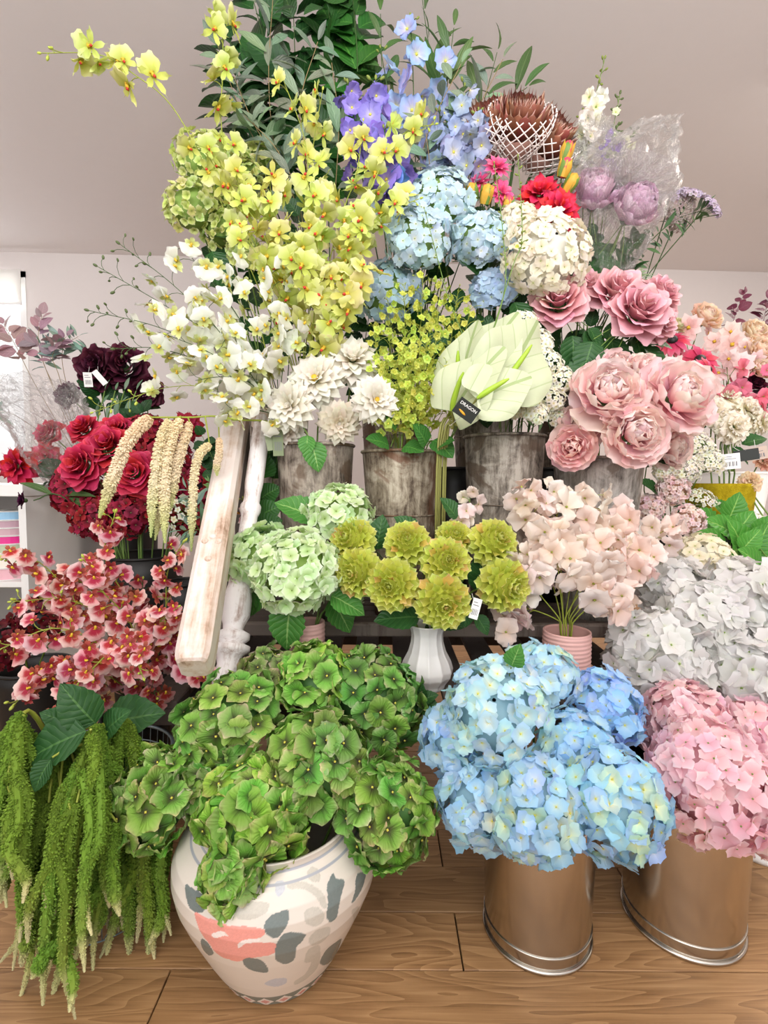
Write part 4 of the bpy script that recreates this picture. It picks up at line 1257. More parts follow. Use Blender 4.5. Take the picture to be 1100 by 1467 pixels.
def tassel_mesh(path, r, nseed, mat, srel=.30, tip=.74):
    """a drooping amaranth tassel: cord plus hundreds of little seed clusters (one part)"""
    path = smooth_path(path, 40); m = len(path)
    L = np.linalg.norm(np.diff(path, axis=0), axis=1).sum()
    t = np.linspace(0, 1, m)
    rad = r * np.clip(np.minimum(.7 + t * 4, 1), 0, 1) * np.where(t > tip, 1 - .78 * (t - tip) / (1 - tip), 1)
    mb = MB()
    v, f, pc = tube_vf(path, rad * .72, 7); mb.add(v, f, 0, pc)
    q = np.sort(rng.random(nseed)); i = np.clip((q * (m - 1)).astype(int), 0, m - 2); fr = q * (m - 1) - i
    p = path[i] + (path[i + 1] - path[i]) * fr[:, None]
    T = np.gradient(path, axis=0)[i]; T /= np.linalg.norm(T, axis=1)[:, None] + 1e-9
    x = np.cross(T, [.31, .77, .55]); x /= np.linalg.norm(x, axis=1)[:, None] + 1e-9; y = np.cross(T, x)
    a = rng.random(nseed) * 6.283; ro = np.interp(q, t, rad)
    n = np.cos(a)[:, None] * x + np.sin(a)[:, None] * y
    n2 = n + T * .25; n2 /= np.linalg.norm(n2, axis=1)[:, None]
    p = p + n * (ro * .82)[:, None]
    bx = np.cross(n2, T); bx /= np.linalg.norm(bx, axis=1)[:, None] + 1e-9; by = np.cross(n2, bx)
    Rs = np.stack([bx, by, n2], 2)
    v, f = scatter_vf(OCT_V * [.75, .75, 1.15], OCT_F, p, Rs, ro * srel * rng.uniform(.7, 1.3, nseed))
    pc = np.stack([np.repeat(rng.random(nseed), 6), np.repeat(q, 6), np.repeat(rng.random(nseed), 6)], 1)
    mb.add(v, f, 0, pc)
    return mb.mesh('tassel', mat, False)
# ================================================================= FRONT ROW
# green hydrangeas in the painted planter
G = 'green antique hydrangeas in the painted planter'
for px, py, r, Y, n, fl, lab, col, alt in (
        (535, 1000, 84, 1.10, 34, .062, 'green hydrangea head at the upper back of the painted planter nearest the white fluted vase', (.62, .72, .60), (.85, .9, .75)),
        (455, 972, 64, 1.08, 26, .060, 'bright fresh green hydrangea head at the top of the painted planter bunch', (1.0, 1.1, .72), (1.1, 1.12, .8)),
        (382, 962, 44, 1.13, 22, .044, 'faded mauve and green hydrangea head behind the bright green one', (1.02, .82, 1.0), (1.2, .8, 1.25)),
        (330, 1032, 82, 1.01, 32, .062, 'green hydrangea head at the upper left of the planter below the whitewashed handle', (.90, .98, .78), (1.05, 1.0, .95)),
        (222, 1142, 78, .95, 32, .064, 'green hydrangea head furthest left in the planter beside the trailing amaranth', (.96, 1.0, .74), (1.2, 1.05, 1.2)),
        (290, 1120, 52, .97, 20, .062, 'dull green hydrangea head between the left and front ones in the planter', (.80, .82, .76), (1.1, 1.0, 1.1)),
        (455, 1090, 82, .94, 30, .066, 'dusky green hydrangea head in the middle of the planter with dark purple throats', (.80, .82, .72), (1.1, 1.05, .9)),
        (365, 1165, 90, .87, 36, .066, 'large bright green hydrangea head at the front of the painted planter', (.98, 1.06, .68), (1.05, 1.05, .9)),
        (557, 1160, 82, .92, 34, .062, 'green hydrangea head at the right of the planter beside the blue hydrangeas', (.80, .88, .64), (1.1, 1.0, .95)),
        (335, 1252, 58, .82, 26, .060, 'green hydrangea head hanging lowest over the front of the painted planter', (.92, .98, .72), (1.15, 1.0, 1.2))):
    hyd('green', 'green_hydrangea', lab, px, py, r, Y, 'vase', n, fl, tuple(q * 1.02 for q in col), .14, .85, group=G, alt=alt, coremat=M_leafd, jit=.32, lim=-.5)
hb_ = thing('hydrangea_leaf_sprig', 'small dark green leaf sprig between the planter and the white fluted vase', 'foliage', P(600, 1030, 1.14))
for dx, dy in ((-12, 4), (14, 2), (2, -14), (10, 14), (-8, 16), (20, -10)):
    a0 = P(600, 1005, 1.14); a1 = P(600 + dx * 1.6, 1005 + dy * 1.6, 1.12)
    put_leaf(hb_, P(600, 1030, 1.14), 'leafd', a0, a1 - a0, .05)
bs, rm = bottom_in('vase', P(600, 1030, 1.14))
put_stem(hb_, P(600, 1030, 1.14), smooth_path([bs, rm, P(600, 1008, 1.14)], 10))

# blue hydrangeas
G = 'pale blue hydrangeas in the galvanised bucket'
for px, py, r, Y, n, lab, col, alt in (
        (870, 1012, 58, 1.06, 46, 'periwinkle blue hydrangea head at the back right of its bucket', (.76, .86, 1.06), (.9, .95, 1.1)),
        (772, 972, 60, 1.07, 46, 'very pale blue hydrangea head at the top of the blue bunch', (.98, 1.0, 1.0), (1.1, 1.06, .85)),
        (650, 1055, 56, 1.0, 42, 'pale blue hydrangea head at the far left of the blue bunch', (.98, 1.0, 1.0), (.85, .92, 1.05)),
        (712, 1022, 84, .97, 66, 'large whitish green-blue hydrangea head at the upper left of the blue bunch', (1.06, 1.06, 1.0), (1.18, 1.12, .86)),
        (826, 1075, 62, .97, 44, 'light blue hydrangea head in the middle of the blue bunch', (.86, .96, 1.04), (1.05, 1.05, .95)),
        (686, 1150, 66, .92, 50, 'whitish blue hydrangea head at the lower left of the blue bunch', (1.04, 1.05, 1.02), (.8, .9, 1.05)),
        (765, 1158, 78, .86, 58, 'blue hydrangea head at the front centre of the blue bunch', (.90, .96, 1.0), (1.15, 1.08, .8)),
        (876, 1148, 84, .87, 64, 'large blue hydrangea head at the lower right of the blue bunch', (.86, .95, 1.02), (1.15, 1.1, .78))):
    hyd('blue', 'blue_hydrangea', lab, px, py, r, Y, 'blue', n, .044, col, .07, .86, group=G, alt=alt, coremat=plain('pale_core_blue', '#8fb0bd', .8) if 'pale_core_blue' not in bpy.data.materials else bpy.data.materials['pale_core_blue'], jit=.35, leaves=((20, -66, 30, 1.2),) if px == 712 else ())
# pink hydrangeas
G = 'pink hydrangeas in the galvanised bucket'
M_cpink = plain('pale_core_pink', '#c99aa0', .8)
for px, py, r, Y, n, lab in (
        (942, 1042, 44, 1.13, 34, 'pink hydrangea head furthest left in the pink bunch behind the blue one'),
        (985, 1030, 62, 1.07, 52, 'pink hydrangea head at the top of the pink bunch below the white silk hydrangeas'),
        (1082, 1062, 62, 1.05, 50, 'pink hydrangea head at the upper right edge of the pink bunch'),
        (1080, 1160, 62, .97, 50, 'pink hydrangea head hanging low at the right edge over the white urn'),
        (1018, 1118, 94, .94, 90, 'largest pink hydrangea head at the front of the pink bunch')):
    hyd('pink', 'pink_hydrangea', lab, px, py, r, Y, 'pink', n, .046, (1, 1, 1), .05, .86, group=G, coremat=M_cpink, jit=.38)
# white silk hydrangeas
G = 'white silk hydrangeas at the right'
M_cw = plain('pale_core_white', '#cfcdc4', .8)
for px, py, r, Y, n, fl, lab in (
        (966, 842, 50, 1.34, 36, .062, 'white silk hydrangea head at the upper left of the white bunch below the cream one'),
        (1058, 862, 72, 1.28, 52, .068, 'white silk hydrangea head at the upper right of the white bunch'),
        (1003, 890, 62, 1.24, 44, .068, 'white silk hydrangea head in the middle of the white bunch'),
        (940, 938, 74, 1.22, 54, .066, 'white silk hydrangea head at the left of the white bunch beside the pink ribbed vase'),
        (1066, 952, 74, 1.18, 52, .068, 'white silk hydrangea head lowest at the right of the white bunch above the pink ones')):
    hyd('white', 'white_hydrangea', lab, px, py, r, Y, 'whitepot', n, fl, (1, 1, 1), .02, .85, group=G, coremat=M_cw, jit=.4)
hyd('cream', 'cream_hydrangea', 'creamy white hydrangea head behind the white silk ones below the pink sedum', 1003, 806, 52, 1.42, 'whitepot', 60, .034, (1, .99, .93), .03, .8, coremat=M_cw)

# red spotted orchids
G = 'red spotted orchid sprays at the left'
for k, (pts, n, nb, lab) in enumerate((
        ([(200, 1000, 1.33), (120, 880, 1.22), (60, 808, 1.18), (6, 798, 1.15)], 6, 3, 'red spotted orchid spray reaching left in front of the ribbon cabinet'),
        ([(205, 1000, 1.34), (190, 880, 1.26), (150, 800, 1.2), (165, 735, 1.18)], 10, 4, 'red spotted orchid spray rising highest below the long cream tassel'),
        ([(210, 1000, 1.34), (235, 900, 1.28), (240, 820, 1.25), (262, 778, 1.22)], 9, 2, 'red spotted orchid spray upright beside the whitewashed handle'),
        ([(200, 1005, 1.33), (160, 900, 1.22), (100, 860, 1.16), (18, 862, 1.12)], 10, 6, 'red spotted orchid spray with green buds pointing left over the maroon hydrangea'),
        ([(205, 1000, 1.33), (190, 900, 1.2), (140, 840, 1.14), (120, 800, 1.12)], 9, 2, 'red spotted orchid spray in the thick of the bunch, below the highest one'),
        ([(200, 1005, 1.32), (150, 930, 1.16), (80, 900, 1.1), (0, 930, 1.06)], 10, 4, 'red spotted orchid spray sagging to the left edge of the picture'),
        ([(200, 1005, 1.32), (140, 960, 1.13), (70, 960, 1.05), (20, 1010, 1.0)], 9, 3, 'red spotted orchid spray drooping lowest at the left over the amaranth leaves'),
        ([(205, 1005, 1.32), (180, 930, 1.16), (130, 960, 1.05), (70, 1030, 1.0)], 8, 1, 'red spotted orchid spray drooping in the middle over the big green leaves'),
        ([(210, 1000, 1.32), (215, 920, 1.2), (230, 890, 1.14), (255, 870, 1.1)], 9, 1, 'red spotted orchid spray ending right against the whitewashed handle'),
        ([(210, 1005, 1.31), (200, 930, 1.15), (190, 930, 1.08), (205, 970, 1.02)], 9, 2, 'red spotted orchid spray with the flowers just above the dark serrated leaves'),
        ([(215, 1005, 1.32), (240, 940, 1.22), (270, 950, 1.16), (305, 975, 1.12)], 8, 1, 'red spotted orchid spray passing under the foot of the whitewashed handle'),
        ([(205, 1000, 1.34), (170, 890, 1.24), (110, 830, 1.2), (90, 845, 1.16)], 9, 2, 'red spotted orchid spray leaning left in the middle of the bunch'))):
    spray('rorch', 'spotted_orchid_spray', lab, pts, 'redorch', n + 7, .068, .26, col=(1, .95, .95), colv=.08, ped=(.012, .035), nb=nb, bud='pale', budr=.006, stemmat=M_stemy, group=G, budf=.92, r=.0024, upn=.8)

for k, (pts, n, lab) in enumerate((([(195, 1000, 1.36), (150, 900, 1.32), (110, 850, 1.30), (80, 850, 1.28)], 12, 'spotted orchid spray tinted deep red as shade at the back left of the bunch'),
                                  ([(200, 1000, 1.36), (200, 900, 1.34), (205, 830, 1.32)], 12, 'spotted orchid spray tinted deep red as shade at the back in the middle'),
                                  ([(205, 1005, 1.36), (240, 930, 1.30), (250, 880, 1.28)], 12, 'spotted orchid spray tinted deep red as shade close to the lower handle'),
                                  ([(200, 1010, 1.34), (150, 980, 1.22), (110, 950, 1.18)], 12, 'spotted orchid spray tinted deep red as shade low on the left'),
                                  ([(205, 1010, 1.33), (215, 985, 1.20), (225, 1000, 1.10)], 10, 'spotted orchid spray tinted deep red as shade just above the planter hydrangeas'))):
    spray('rorch', 'spotted_orchid_spray', lab, pts, 'redorch', n, .064, .20, col=(.62, .5, .5), colv=.12, ped=(.012, .035), nb=1, bud='pale', budr=.005, stemmat=M_stemd, group=G, budf=.97, upn=.9)  # dark tint paints the shadow between the brighter sprays

# green amaranth in the wire basket: stems with big leaves and many tassels
G = 'trailing green amaranth in the wire basket'
am = [
    ('green amaranth stem with the longest tassels nearest the painted planter', [(140, 1060, .95), (95, 1140, .87)],
     [(150, 1075, .93, 100, 1390, 12), (165, 1090, .96, 118, 1300, 8), (120, 1110, .90, 85, 1370, -6), (135, 1100, .88, 65, 1420, 0), (150, 1130, .90, 150, 1300, 0), (110, 1150, .86, 95, 1330, -10), (170, 1110, .95, 130, 1400, 6),
      (100, 1160, .85, 60, 1300, 4), (130, 1180, .85, 120, 1340, 0), (90, 1190, .84, 40, 1350, -6), (160, 1150, .92, 105, 1250, 10), (145, 1090, .96, 140, 1340, 6), (75, 1200, .83, 100, 1460, 6), (80, 1210, .83, 55, 1440, 0)]),
    ('green amaranth stem trailing at the left edge of the picture', [(30, 1040, .92), (10, 1120, .86)],
     [(20, 1080, .90, 5, 1300, 0), (35, 1090, .92, 28, 1290, 0), (10, 1100, .88, -10, 1330, 0), (45, 1110, .93, 40, 1370, 4), (25, 1130, .86, 15, 1260, 0), (50, 1120, .90, 10, 1390, 8), (60, 1110, .94, 60, 1300, -6), (0, 1110, .9, -20, 1280, 0), (40, 1150, .86, 25, 1350, 0), (55, 1100, .97, 75, 1250, -8)]),
    ('green amaranth stem with tassels hanging between the basket and the painted planter', [(170, 1050, 1.0), (190, 1120, .96)],
     [(175, 1110, .98, 165, 1310, 0), (190, 1120, .97, 190, 1378, 0), (200, 1130, .96, 198, 1350, 4), (215, 1150, .96, 222, 1375, 0), (235, 1170, .97, 236, 1340, 8), (160, 1120, 1.0, 178, 1335, -8), (182, 1130, .99, 168, 1330, 6), (228, 1190, 1.0, 232, 1350, 0)]),
    ('green amaranth stem hanging low behind the longest tassels in the wire basket', [(100, 1050, .98), (70, 1130, .92)],
     [(90, 1100, .95, 80, 1330, 0), (75, 1120, .93, 88, 1400, 0), (110, 1110, .97, 108, 1360, 4), (60, 1130, .92, 78, 1380, 4), (125, 1120, 1.0, 128, 1290, 0), (85, 1140, .90, 70, 1380, -4), (135, 1130, 1.0, 150, 1330, 0), (70, 1150, .90, 30, 1380, 6), (115, 1130, .98, 92, 1420, 5), (100, 1090, .99, 60, 1350, 5), (150, 1100, 1.02, 145, 1280, 3)]),
]
for lab, sp, ts in am:
    ts = ts + [(a + U(-24, 24), b_ + U(-10, 150), c_ + U(-.02, .05), d_ + U(-28, 28), min(1450, e_ + U(-40, 60)), f_ + U(-12, 12)) for (a, b_, c_, d_, e_, f_) in ts]
    W = [P(*q) for q in sp]; b, rim = bottom_in('wire', W[0])
    path = smooth_path([b, rim, W[0] + [0, .02, .02], W[1]], 22)
    o = thing('green_amaranth', lab, 'flower', b, G)
    put_stem(o, b, path, .006, M_stemy, .6)
    for (x0, y0, Y0, x1, y1, sw) in ts:
        a0 = P(x0, y0, Y0)
        s = path[-1 - int(U(0, 7))]
        arc = U(0, 1) < .6
        if not arc: put_stem(o, b, bez(s, (s + a0) / 2 + [0, 0, .02], a0, 6), .0026, M_stemy, .8, 'side_stem')
        e = P(x1, y1, Y0 - .03 + U(-.02, .02))
        m1 = a0 * .72 + e * .28 + [S(sw, Y0) + U(-.012, .012), U(-.02, .0), .0]
        m2 = a0 * .30 + e * .70 + [S(sw, Y0) * .5 + U(-.012, .012), 0, 0]
        e2 = e + [U(-.012, .014), 0, 0]
        L = np.linalg.norm(e - a0)
        k = U(.85, 1.15)
        obj('tassel', tassel_mesh(np.array(([s - b, (s + a0) / 2 + [0, 0, .03] - b] if arc else []) + [a0 - b, m1 - b, m2 - b, e2 - b]), .0120 * k, int(3400 * L + 200), M_seed, .23), o)
    if sp[0][0] in (140, 100):
        for (ax_, ay, bx_, by, Yl, w) in ((130, 1045, 20, 1085, .90, 1.0), (140, 1040, 85, 985, .93, 1.0), (150, 1050, 178, 1010, .95, .8), (75, 1085, 30, 1150, .86, .8)) if sp[0][0] == 140 else ((110, 1040, 60, 1020, .96, 1), (165, 1060, 205, 1110, 1.02, 1.1), (150, 1040, 220, 1015, 1.03, 1.0)):
            l0, l1 = P(ax_, ay, Yl + .02), P(bx_, by, Yl - .02)
            put_leaf(o, b, 'leafd', l0, l1 - l0, np.linalg.norm(l1 - l0) * w, (0, -.75, .66))
            put_stem(o, b, bez(path[-5], (path[-5] + l0) / 2 + [0, 0, .015], l0, 5), .003, M_stemy, .7, 'leaf_stalk')
    for i_, (rx0, ry0, rx1, ry1, Yr) in enumerate(((62, 1190, 100, 1290, .84),) if sp[0][0] == 140 else ()):
        put_stem(o, b, smooth_path([P(95, 1140, .86), P(78, 1180, .84), P(90, 1220, .835), P(100, 1260, .835)], 8), .004, M_stemb, .5, 'dry_twig')

# maroon hydrangea at the far left
for px, py, r, Y, lab in ((60, 888, 42, 1.42, 'dark maroon hydrangea head behind the spotted orchids near the cabinet'), (6, 925, 40, 1.36, 'dark maroon hydrangea head cut by the left edge of the picture')):
    hyd('dred', 'maroon_hydrangea', lab, px, py, r, Y, 'maroonpot', 34, .034, (.38, .30, .34), .1, .85, coremat=M_black)

# ================================================================= MIDDLE TIER
G = 'pale green hydrangeas in the small pink vase'
for px, py, r, Y, n, lab, lv in (
        (486, 738, 52, 1.33, 56, 'pale green hydrangea head standing highest in front of the zinc bucket', ((-30, 10, 70, 2.55),)),
        (372, 798, 54, 1.30, 54, 'pale green hydrangea head at the back left beside the whitewashed handle', ((-10, 45, 52, 4.3), (8, 28, 66, 4.2))),
        (492, 838, 36, 1.28, 30, 'small pale green hydrangea head tucked under the lime dahlias', ((-20, 16, 62, 5.3),)),
        (425, 818, 66, 1.19, 80, 'large pale green hydrangea head in front over the small pink vase', ((-8, 42, 78, 4.55), (46, 34, 58, 5.9)))):
    hyd('lime', 'pale_green_hydrangea', lab, px, py, r, Y, 'pinkpot', n, .045, (1, 1, .98) if px != 372 else (.93, .97, .9), .05, .85, group=G, leaves=lv, jit=.3)
# lime dahlias
M_limecore = plain('lime_core', '#9aa02f', .8)
G = 'lime yellow dahlias in the white fluted vase'
for px, py, r, Y, dx, dy, lab in (
        (505, 774, 38, 1.26, -.5, .3, 'lime yellow dahlia at the upper left in front of the pale green hydrangeas'),
        (584, 780, 38, 1.24, -.1, .5, 'lime yellow dahlia at the top middle with a peach flushed edge'),
        (706, 778, 39, 1.24, .35, .45, 'lime yellow dahlia at the upper right below the small white orchid'),
        (650, 772, 30, 1.28, .1, .6, 'lime yellow dahlia half hidden behind the middle ones'),
        (513, 820, 40, 1.20, -.45, .0, 'lime yellow dahlia at the far left middle with an orange flush'),
        (638, 805, 40, 1.19, .1, .2, 'lime yellow dahlia in the centre between the top and lowest ones'),
        (722, 838, 43, 1.18, .45, -.1, 'lime yellow dahlia at the far right beside the blush sweet peas'),
        (562, 838, 43, 1.16, -.2, .0, 'lime yellow dahlia left of the lowest one with a peach petal'),
        (634, 862, 45, 1.14, .05, -.15, 'lime yellow dahlia hanging lowest over the white fluted vase')):
    layered('dahlia', 'lime_dahlia', lab, px, py, r * 1.10, Y, 'fluted', DAHLIA, coremat=M_limecore, head=(.52, .52, .46, .0), col= (1, 1, .92), colv=.06, d=(dx, -1, dy + .1), group=G, tip=((1.14, .78, 1.0), .07), stem_r=.003)
df = thing('dahlia_leaf_sprig', 'dark green leaf sprig at the mouth of the white fluted vase', 'foliage', CON['fluted']['base'] + [0, 0, CON['fluted']['z0'] - ZL])
for (x0, y0, x1, y1, Y) in ((605, 885, 545, 880, 1.2), (620, 890, 660, 892, 1.22), (600, 770, 575, 740, 1.3), (655, 745, 640, 715, 1.3), (690, 850, 690, 800, 1.25), (680, 880, 700, 905, 1.2), (540, 790, 545, 745, 1.3), (668, 860, 668, 895, 1.17)):
    l0, l1 = P(x0, y0, Y), P(x1, y1, Y - .02)
    put_leaf(df, np.array(df.location), 'leafd', l0, l1 - l0, np.linalg.norm(l1 - l0) * 1.15)
    b, rim = bottom_in('fluted', l0)
    put_stem(df, np.array(df.location), smooth_path([b, CON['fluted']['top'] + [0, 0, .01], (CON['fluted']['top'] + l0) / 2 + [0, 0, .01], l0], 8), .0016, M_stemd)


def price_tag(name, lab, px, py, Y, wpx, hpx, ang, mat, bars=True, cat='tag', tilt=.2, string_to=None, group=None):
    c = P(px, py, Y); w, h = S(wpx, Y), S(hpx, Y)
    n = nrm(CAM - c); x = nrm(np.cross([0, 0, 1], n)); y = np.cross(n, x)
    ca, sa = math.cos(ang), math.sin(ang); x, y = ca * x + sa * y, -sa * x + ca * y
    n2 = nrm(n + tilt * x); x = nrm(np.cross(y, n2)); R = np.stack([x, y, n2], 1)
    o = thing(name, lab, cat, c, group)
    v, f = box_vf((-w / 2, -h / 2, -.0004), (w / 2, h / 2, .0004))
    obj('card', MB().add(v, f).mesh('card', mat, False), o, eye((0, 0, 0), R))
    if bars:
        mb = MB()
        for i in range(8):
            xx = -w * .36 + w * .72 * i / 8; mb.add(*box_vf((xx, -h * .32, .0004), (xx + w * (.03 + .03 * (i % 2)), -h * .02, .0006)))
        for i in range(2): mb.add(*box_vf((-w * .36, h * (.14 + .14 * i), .0004), (w * (.3 - .2 * i), h * (.18 + .14 * i), .0006)))
        p = obj('barcode_print', mb.mesh('barcode_print', M_ink, False), o, eye((0, 0, 0), R)); p['kind'] = 'stuff'
    if string_to is not None:
        e = P(*string_to); put_stem(o, c, bez(c + y * h * .45, (c + e) / 2 + [0, 0, -.006], e, 6), .0007, M_white, 1, 'string')
    return o, R, w, h


price_tag('price_tag', 'white price tag hanging beside the lowest lime dahlia', 681, 872, 1.15, 13, 30, -.25, M_tagw, string_to=(676, 850, 1.17))

# blush sweet peas
G = 'blush sweet pea sprays in the pink ribbed vase'
for k, (pts, n, lab) in enumerate((
        ([(800, 870, 1.25), (770, 760, 1.27), (748, 700, 1.26)], 13, 'blush sweet pea spray standing tallest at the left by the mottled bucket'),
        ([(806, 870, 1.26), (800, 760, 1.3), (790, 700, 1.3)], 13, 'blush sweet pea spray upright behind the tallest left one'),
        ([(812, 870, 1.26), (830, 770, 1.3), (845, 705, 1.3)], 13, 'blush sweet pea spray rising in the middle of the bunch'),
        ([(818, 870, 1.25), (860, 780, 1.3), (895, 735, 1.3)], 13, 'blush sweet pea spray leaning right under the peony bucket'),
        ([(822, 875, 1.24), (890, 800, 1.28), (965, 752, 1.28)], 14, 'blush sweet pea spray reaching furthest right towards the pink sedum'),
        ([(824, 880, 1.23), (880, 830, 1.24), (935, 800, 1.24)], 12, 'blush sweet pea spray at the right above the white hydrangeas'),
        ([(812, 880, 1.22), (850, 820, 1.18), (880, 775, 1.18)], 13, 'blush sweet pea spray in front of the middle of the bunch'),
        ([(806, 880, 1.22), (800, 820, 1.18), (795, 765, 1.18)], 13, 'blush sweet pea spray in front, standing right over the ribbed vase'),
        ([(800, 885, 1.22), (765, 840, 1.22), (745, 790, 1.22)], 12, 'blush sweet pea spray leaning left behind the far right lime dahlia'),
        ([(798, 888, 1.23), (750, 872, 1.24), (722, 892, 1.24)], 9, 'pinkish sweet pea spray drooping at the left of the ribbed vase'),
        ([(824, 888, 1.2), (858, 862, 1.16), (890, 862, 1.15)], 9, 'blush sweet pea spray drooping right beside the ribbed vase'))):
    spray('spea', 'sweet_pea_spray', lab, pts, 'pinkvase', n, .086, .30, col=(1, .99, .97) if k != 9 else (1, .92, .93), colv=.05, ped=(.015, .05), nb=1, bud='pale', budr=.004, stemmat=M_stemy, group=G, part='blossom', budf=.98, face=.55)
spray('spea', 'white_orchid_spray', 'small white orchid spray behind the lime dahlias between two zinc buckets', [(650, 800, 1.3), (668, 760, 1.32), (674, 705, 1.33)], 'fluted', 6, .062, .5, col=(1.02, 1.03, 1.03), nb=0, ped=(.01, .03), part='blossom', budf=1.0)

# ================================================================= SHELF ROW
# white dahlias
G = 'white dahlias in the zinc bucket'
for px, py, r, Y, dx, dy, col, lab, lv in (
        (505, 518, 43, 1.46, .1, .5, (1, 1, 1), 'white dahlia standing highest at the back right', ()),
        (452, 545, 44, 1.40, -.1, .2, (1, 1, .99), 'white dahlia in the middle of its bunch with a yellow eye', ()),
        (412, 618, 27, 1.42, -.4, -.3, (1, .98, .96), 'small white dahlia hanging lowest at the left by the green tags', ()),
        (486, 606, 34, 1.40, .1, -.4, (.97, .93, .86), 'cream dahlia lowest in front of the bucket rim', ()),
        (415, 582, 40, 1.36, -.4, -.05, (1, 1, .99), 'white dahlia at the left end of the bunch beside the white orchids', ((30, 48, 46, 5.0), (26, 40, 32, 4.6))),
        (538, 574, 38, 1.34, .3, -.05, (1, 1, 1), 'white dahlia at the right end with a golden eye beside the yellow-green filler', ())):
    layered('mum', 'white_dahlia', lab, px, py, r, Y, 'b1', MUM, col, .03, d=(dx, -1, dy + .15), group=G, centre=.13, cmat=M_eyey if 'eye' in lab else PM['mum'], leaves=lv, leafkey='leaf')
price_tag('green_tag', 'long dull green swing tag, left one of the pair under the white dahlias', 386, 625, 1.38, 13, 40, .18, plain('dull_green_card', '#8f9878', .6), False, string_to=(398, 590, 1.4))
price_tag('green_tag', 'dull green swing tag with fine print against the zinc bucket', 398, 632, 1.385, 15, 42, .04, plain('dull_green_card_b', '#7f8a68', .6), True, string_to=(402, 600, 1.4))
price_tag('price_tag', 'curled white price tag above the dull green tags', 388, 610, 1.36, 11, 32, -.35, M_tagw, True, string_to=(396, 592, 1.38))

# yellow-green filler
G = 'yellow-green bupleurum stems in the rusty bucket'
for tx, ty, Yk, n, lab in ((536, 470, 1.46, 40, 'yellow-green bupleurum stem leaning furthest left towards the white dahlias'), (556, 432, 1.50, 44, 'yellow-green bupleurum stem at the back left of its bunch'), (580, 408, 1.48, 46, 'yellow-green bupleurum stem second tallest, left of the middle'),
                           (606, 398, 1.50, 48, 'tallest yellow-green bupleurum stem in the middle of its bunch'), (632, 402, 1.48, 46, 'yellow-green bupleurum stem just right of the tallest'), (656, 418, 1.50, 44, 'yellow-green bupleurum stem at the back right by the dusty blue hydrangea'),
                           (674, 440, 1.46, 36, 'yellow-green bupleurum stem leaning furthest right over the anthuriums'), (550, 520, 1.40, 40, 'short yellow-green bupleurum stem in front at the left beside a white dahlia'), (582, 500, 1.38, 44, 'yellow-green bupleurum stem in front, left of the middle'),
                           (612, 480, 1.38, 46, 'yellow-green bupleurum stem in front in the middle'), (640, 520, 1.40, 40, 'short yellow-green bupleurum stem in front beside the anthurium edge'), (600, 560, 1.36, 40, 'shortest yellow-green bupleurum stem just above the bucket rim'), (556, 592, 1.38, 30, 'drooping yellow-green bupleurum stem low at the left over the rim')):
    spray('bup', 'bupleurum_stem', lab, [(575 + (tx - 575) * .35, 632, 1.48), (575 + (tx - 575) * .75, min(600, (ty + 632) / 2 + 20), Yk), (tx, ty, Yk - .02)], 'b2', n, .034, .30,
          col=(1, 1, .92), colv=.10, ped=(.012, .055), nb=3, bud='pale', budr=.003, stemmat=M_stemy, r=.0016, group=G, part='floret', budf=.97, face=.45, shrink=.7)
gl_ = thing('geranium_leaf_sprig', 'bright green rounded leaves at the rim of the rusty zinc bucket', 'foliage', CON['b2']['base'] + [0, 0, CON['b2']['z0'] - ZT])
for (x0, y0, x1, y1, key) in ((618, 628, 645, 645, 'leaf'), (612, 640, 602, 612, 'leaf'), (570, 615, 558, 590, 'leaf'), (575, 640, 600, 640, 'leaf'), (560, 640, 535, 625, 'leaf'), (622, 640, 642, 628, 'leaf')):
    l0, l1 = P(x0, y0, 1.37), P(x1, y1, 1.34)
    put_leaf(gl_, np.array(gl_.location), 'leafround', l0, l1 - l0, np.linalg.norm(l1 - l0) * 1.25, color=(1.6, 1.7, 1.2))
    b, rim = bottom_in('b2', l0)
    put_stem(gl_, np.array(gl_.location), smooth_path([b, rim + [0, 0, .01], l0], 8), .0016, M_stem)

# anthuriums


M_spathe = leaf_mat('anthurium_spathe_veined', '#c2c8a6', '#7d9a48', .15, .40, 4.0, .06)


def spathe_mesh(seed, wav=.05):
    n, m = 40, 8
    a = np.linspace(-math.pi, math.pi, n, endpoint=False)
    ca = np.cos(a)
    # heart outline: notch at the stalk, drawn-out tip at +y
    ox = .46 * np.sin(a) * (1 - .22 * np.clip(ca, 0, 1) ** 2)
    oy = .46 * ca + .24 + .22 * np.clip(ca, 0, 1) ** 6
    oy = oy + .26 * np.exp(-((np.abs(a) - math.pi) / .40) ** 2)
    V, pc = [], []
    for k in range(m + 1):
        s = k / m
        x, y = ox * s, oy * s
        z = .55 * np.abs(x) ** 1.7 - .22 * np.clip(y - .3, 0, 1) ** 1.5 + wav * s ** 2 * np.sin(2 * a + seed * 1.7) + wav * .7 * s ** 3 * np.sin(5 * a + seed) - .10 * s ** 6 * np.exp(-((np.abs(a) - 1.5) / .8) ** 2)
        V.append(np.stack([x, y, z], 1)); pc.append(np.stack([.5 + x / .92, np.clip(y + .24, 0, 1.2) / 1.15, np.full(n, .5)], 1))
    V = np.concatenate(V); pc = np.concatenate(pc)
    i = np.arange(m)[:, None] * n; j = np.arange(n)[None]; k2 = (j + 1) % n
    f = np.stack([i + j, i + k2, i + n + k2, i + n + j], 2).reshape(-1, 4)
    return MB().add(V, f, 0, pc).mesh('spathe', M_spathe)


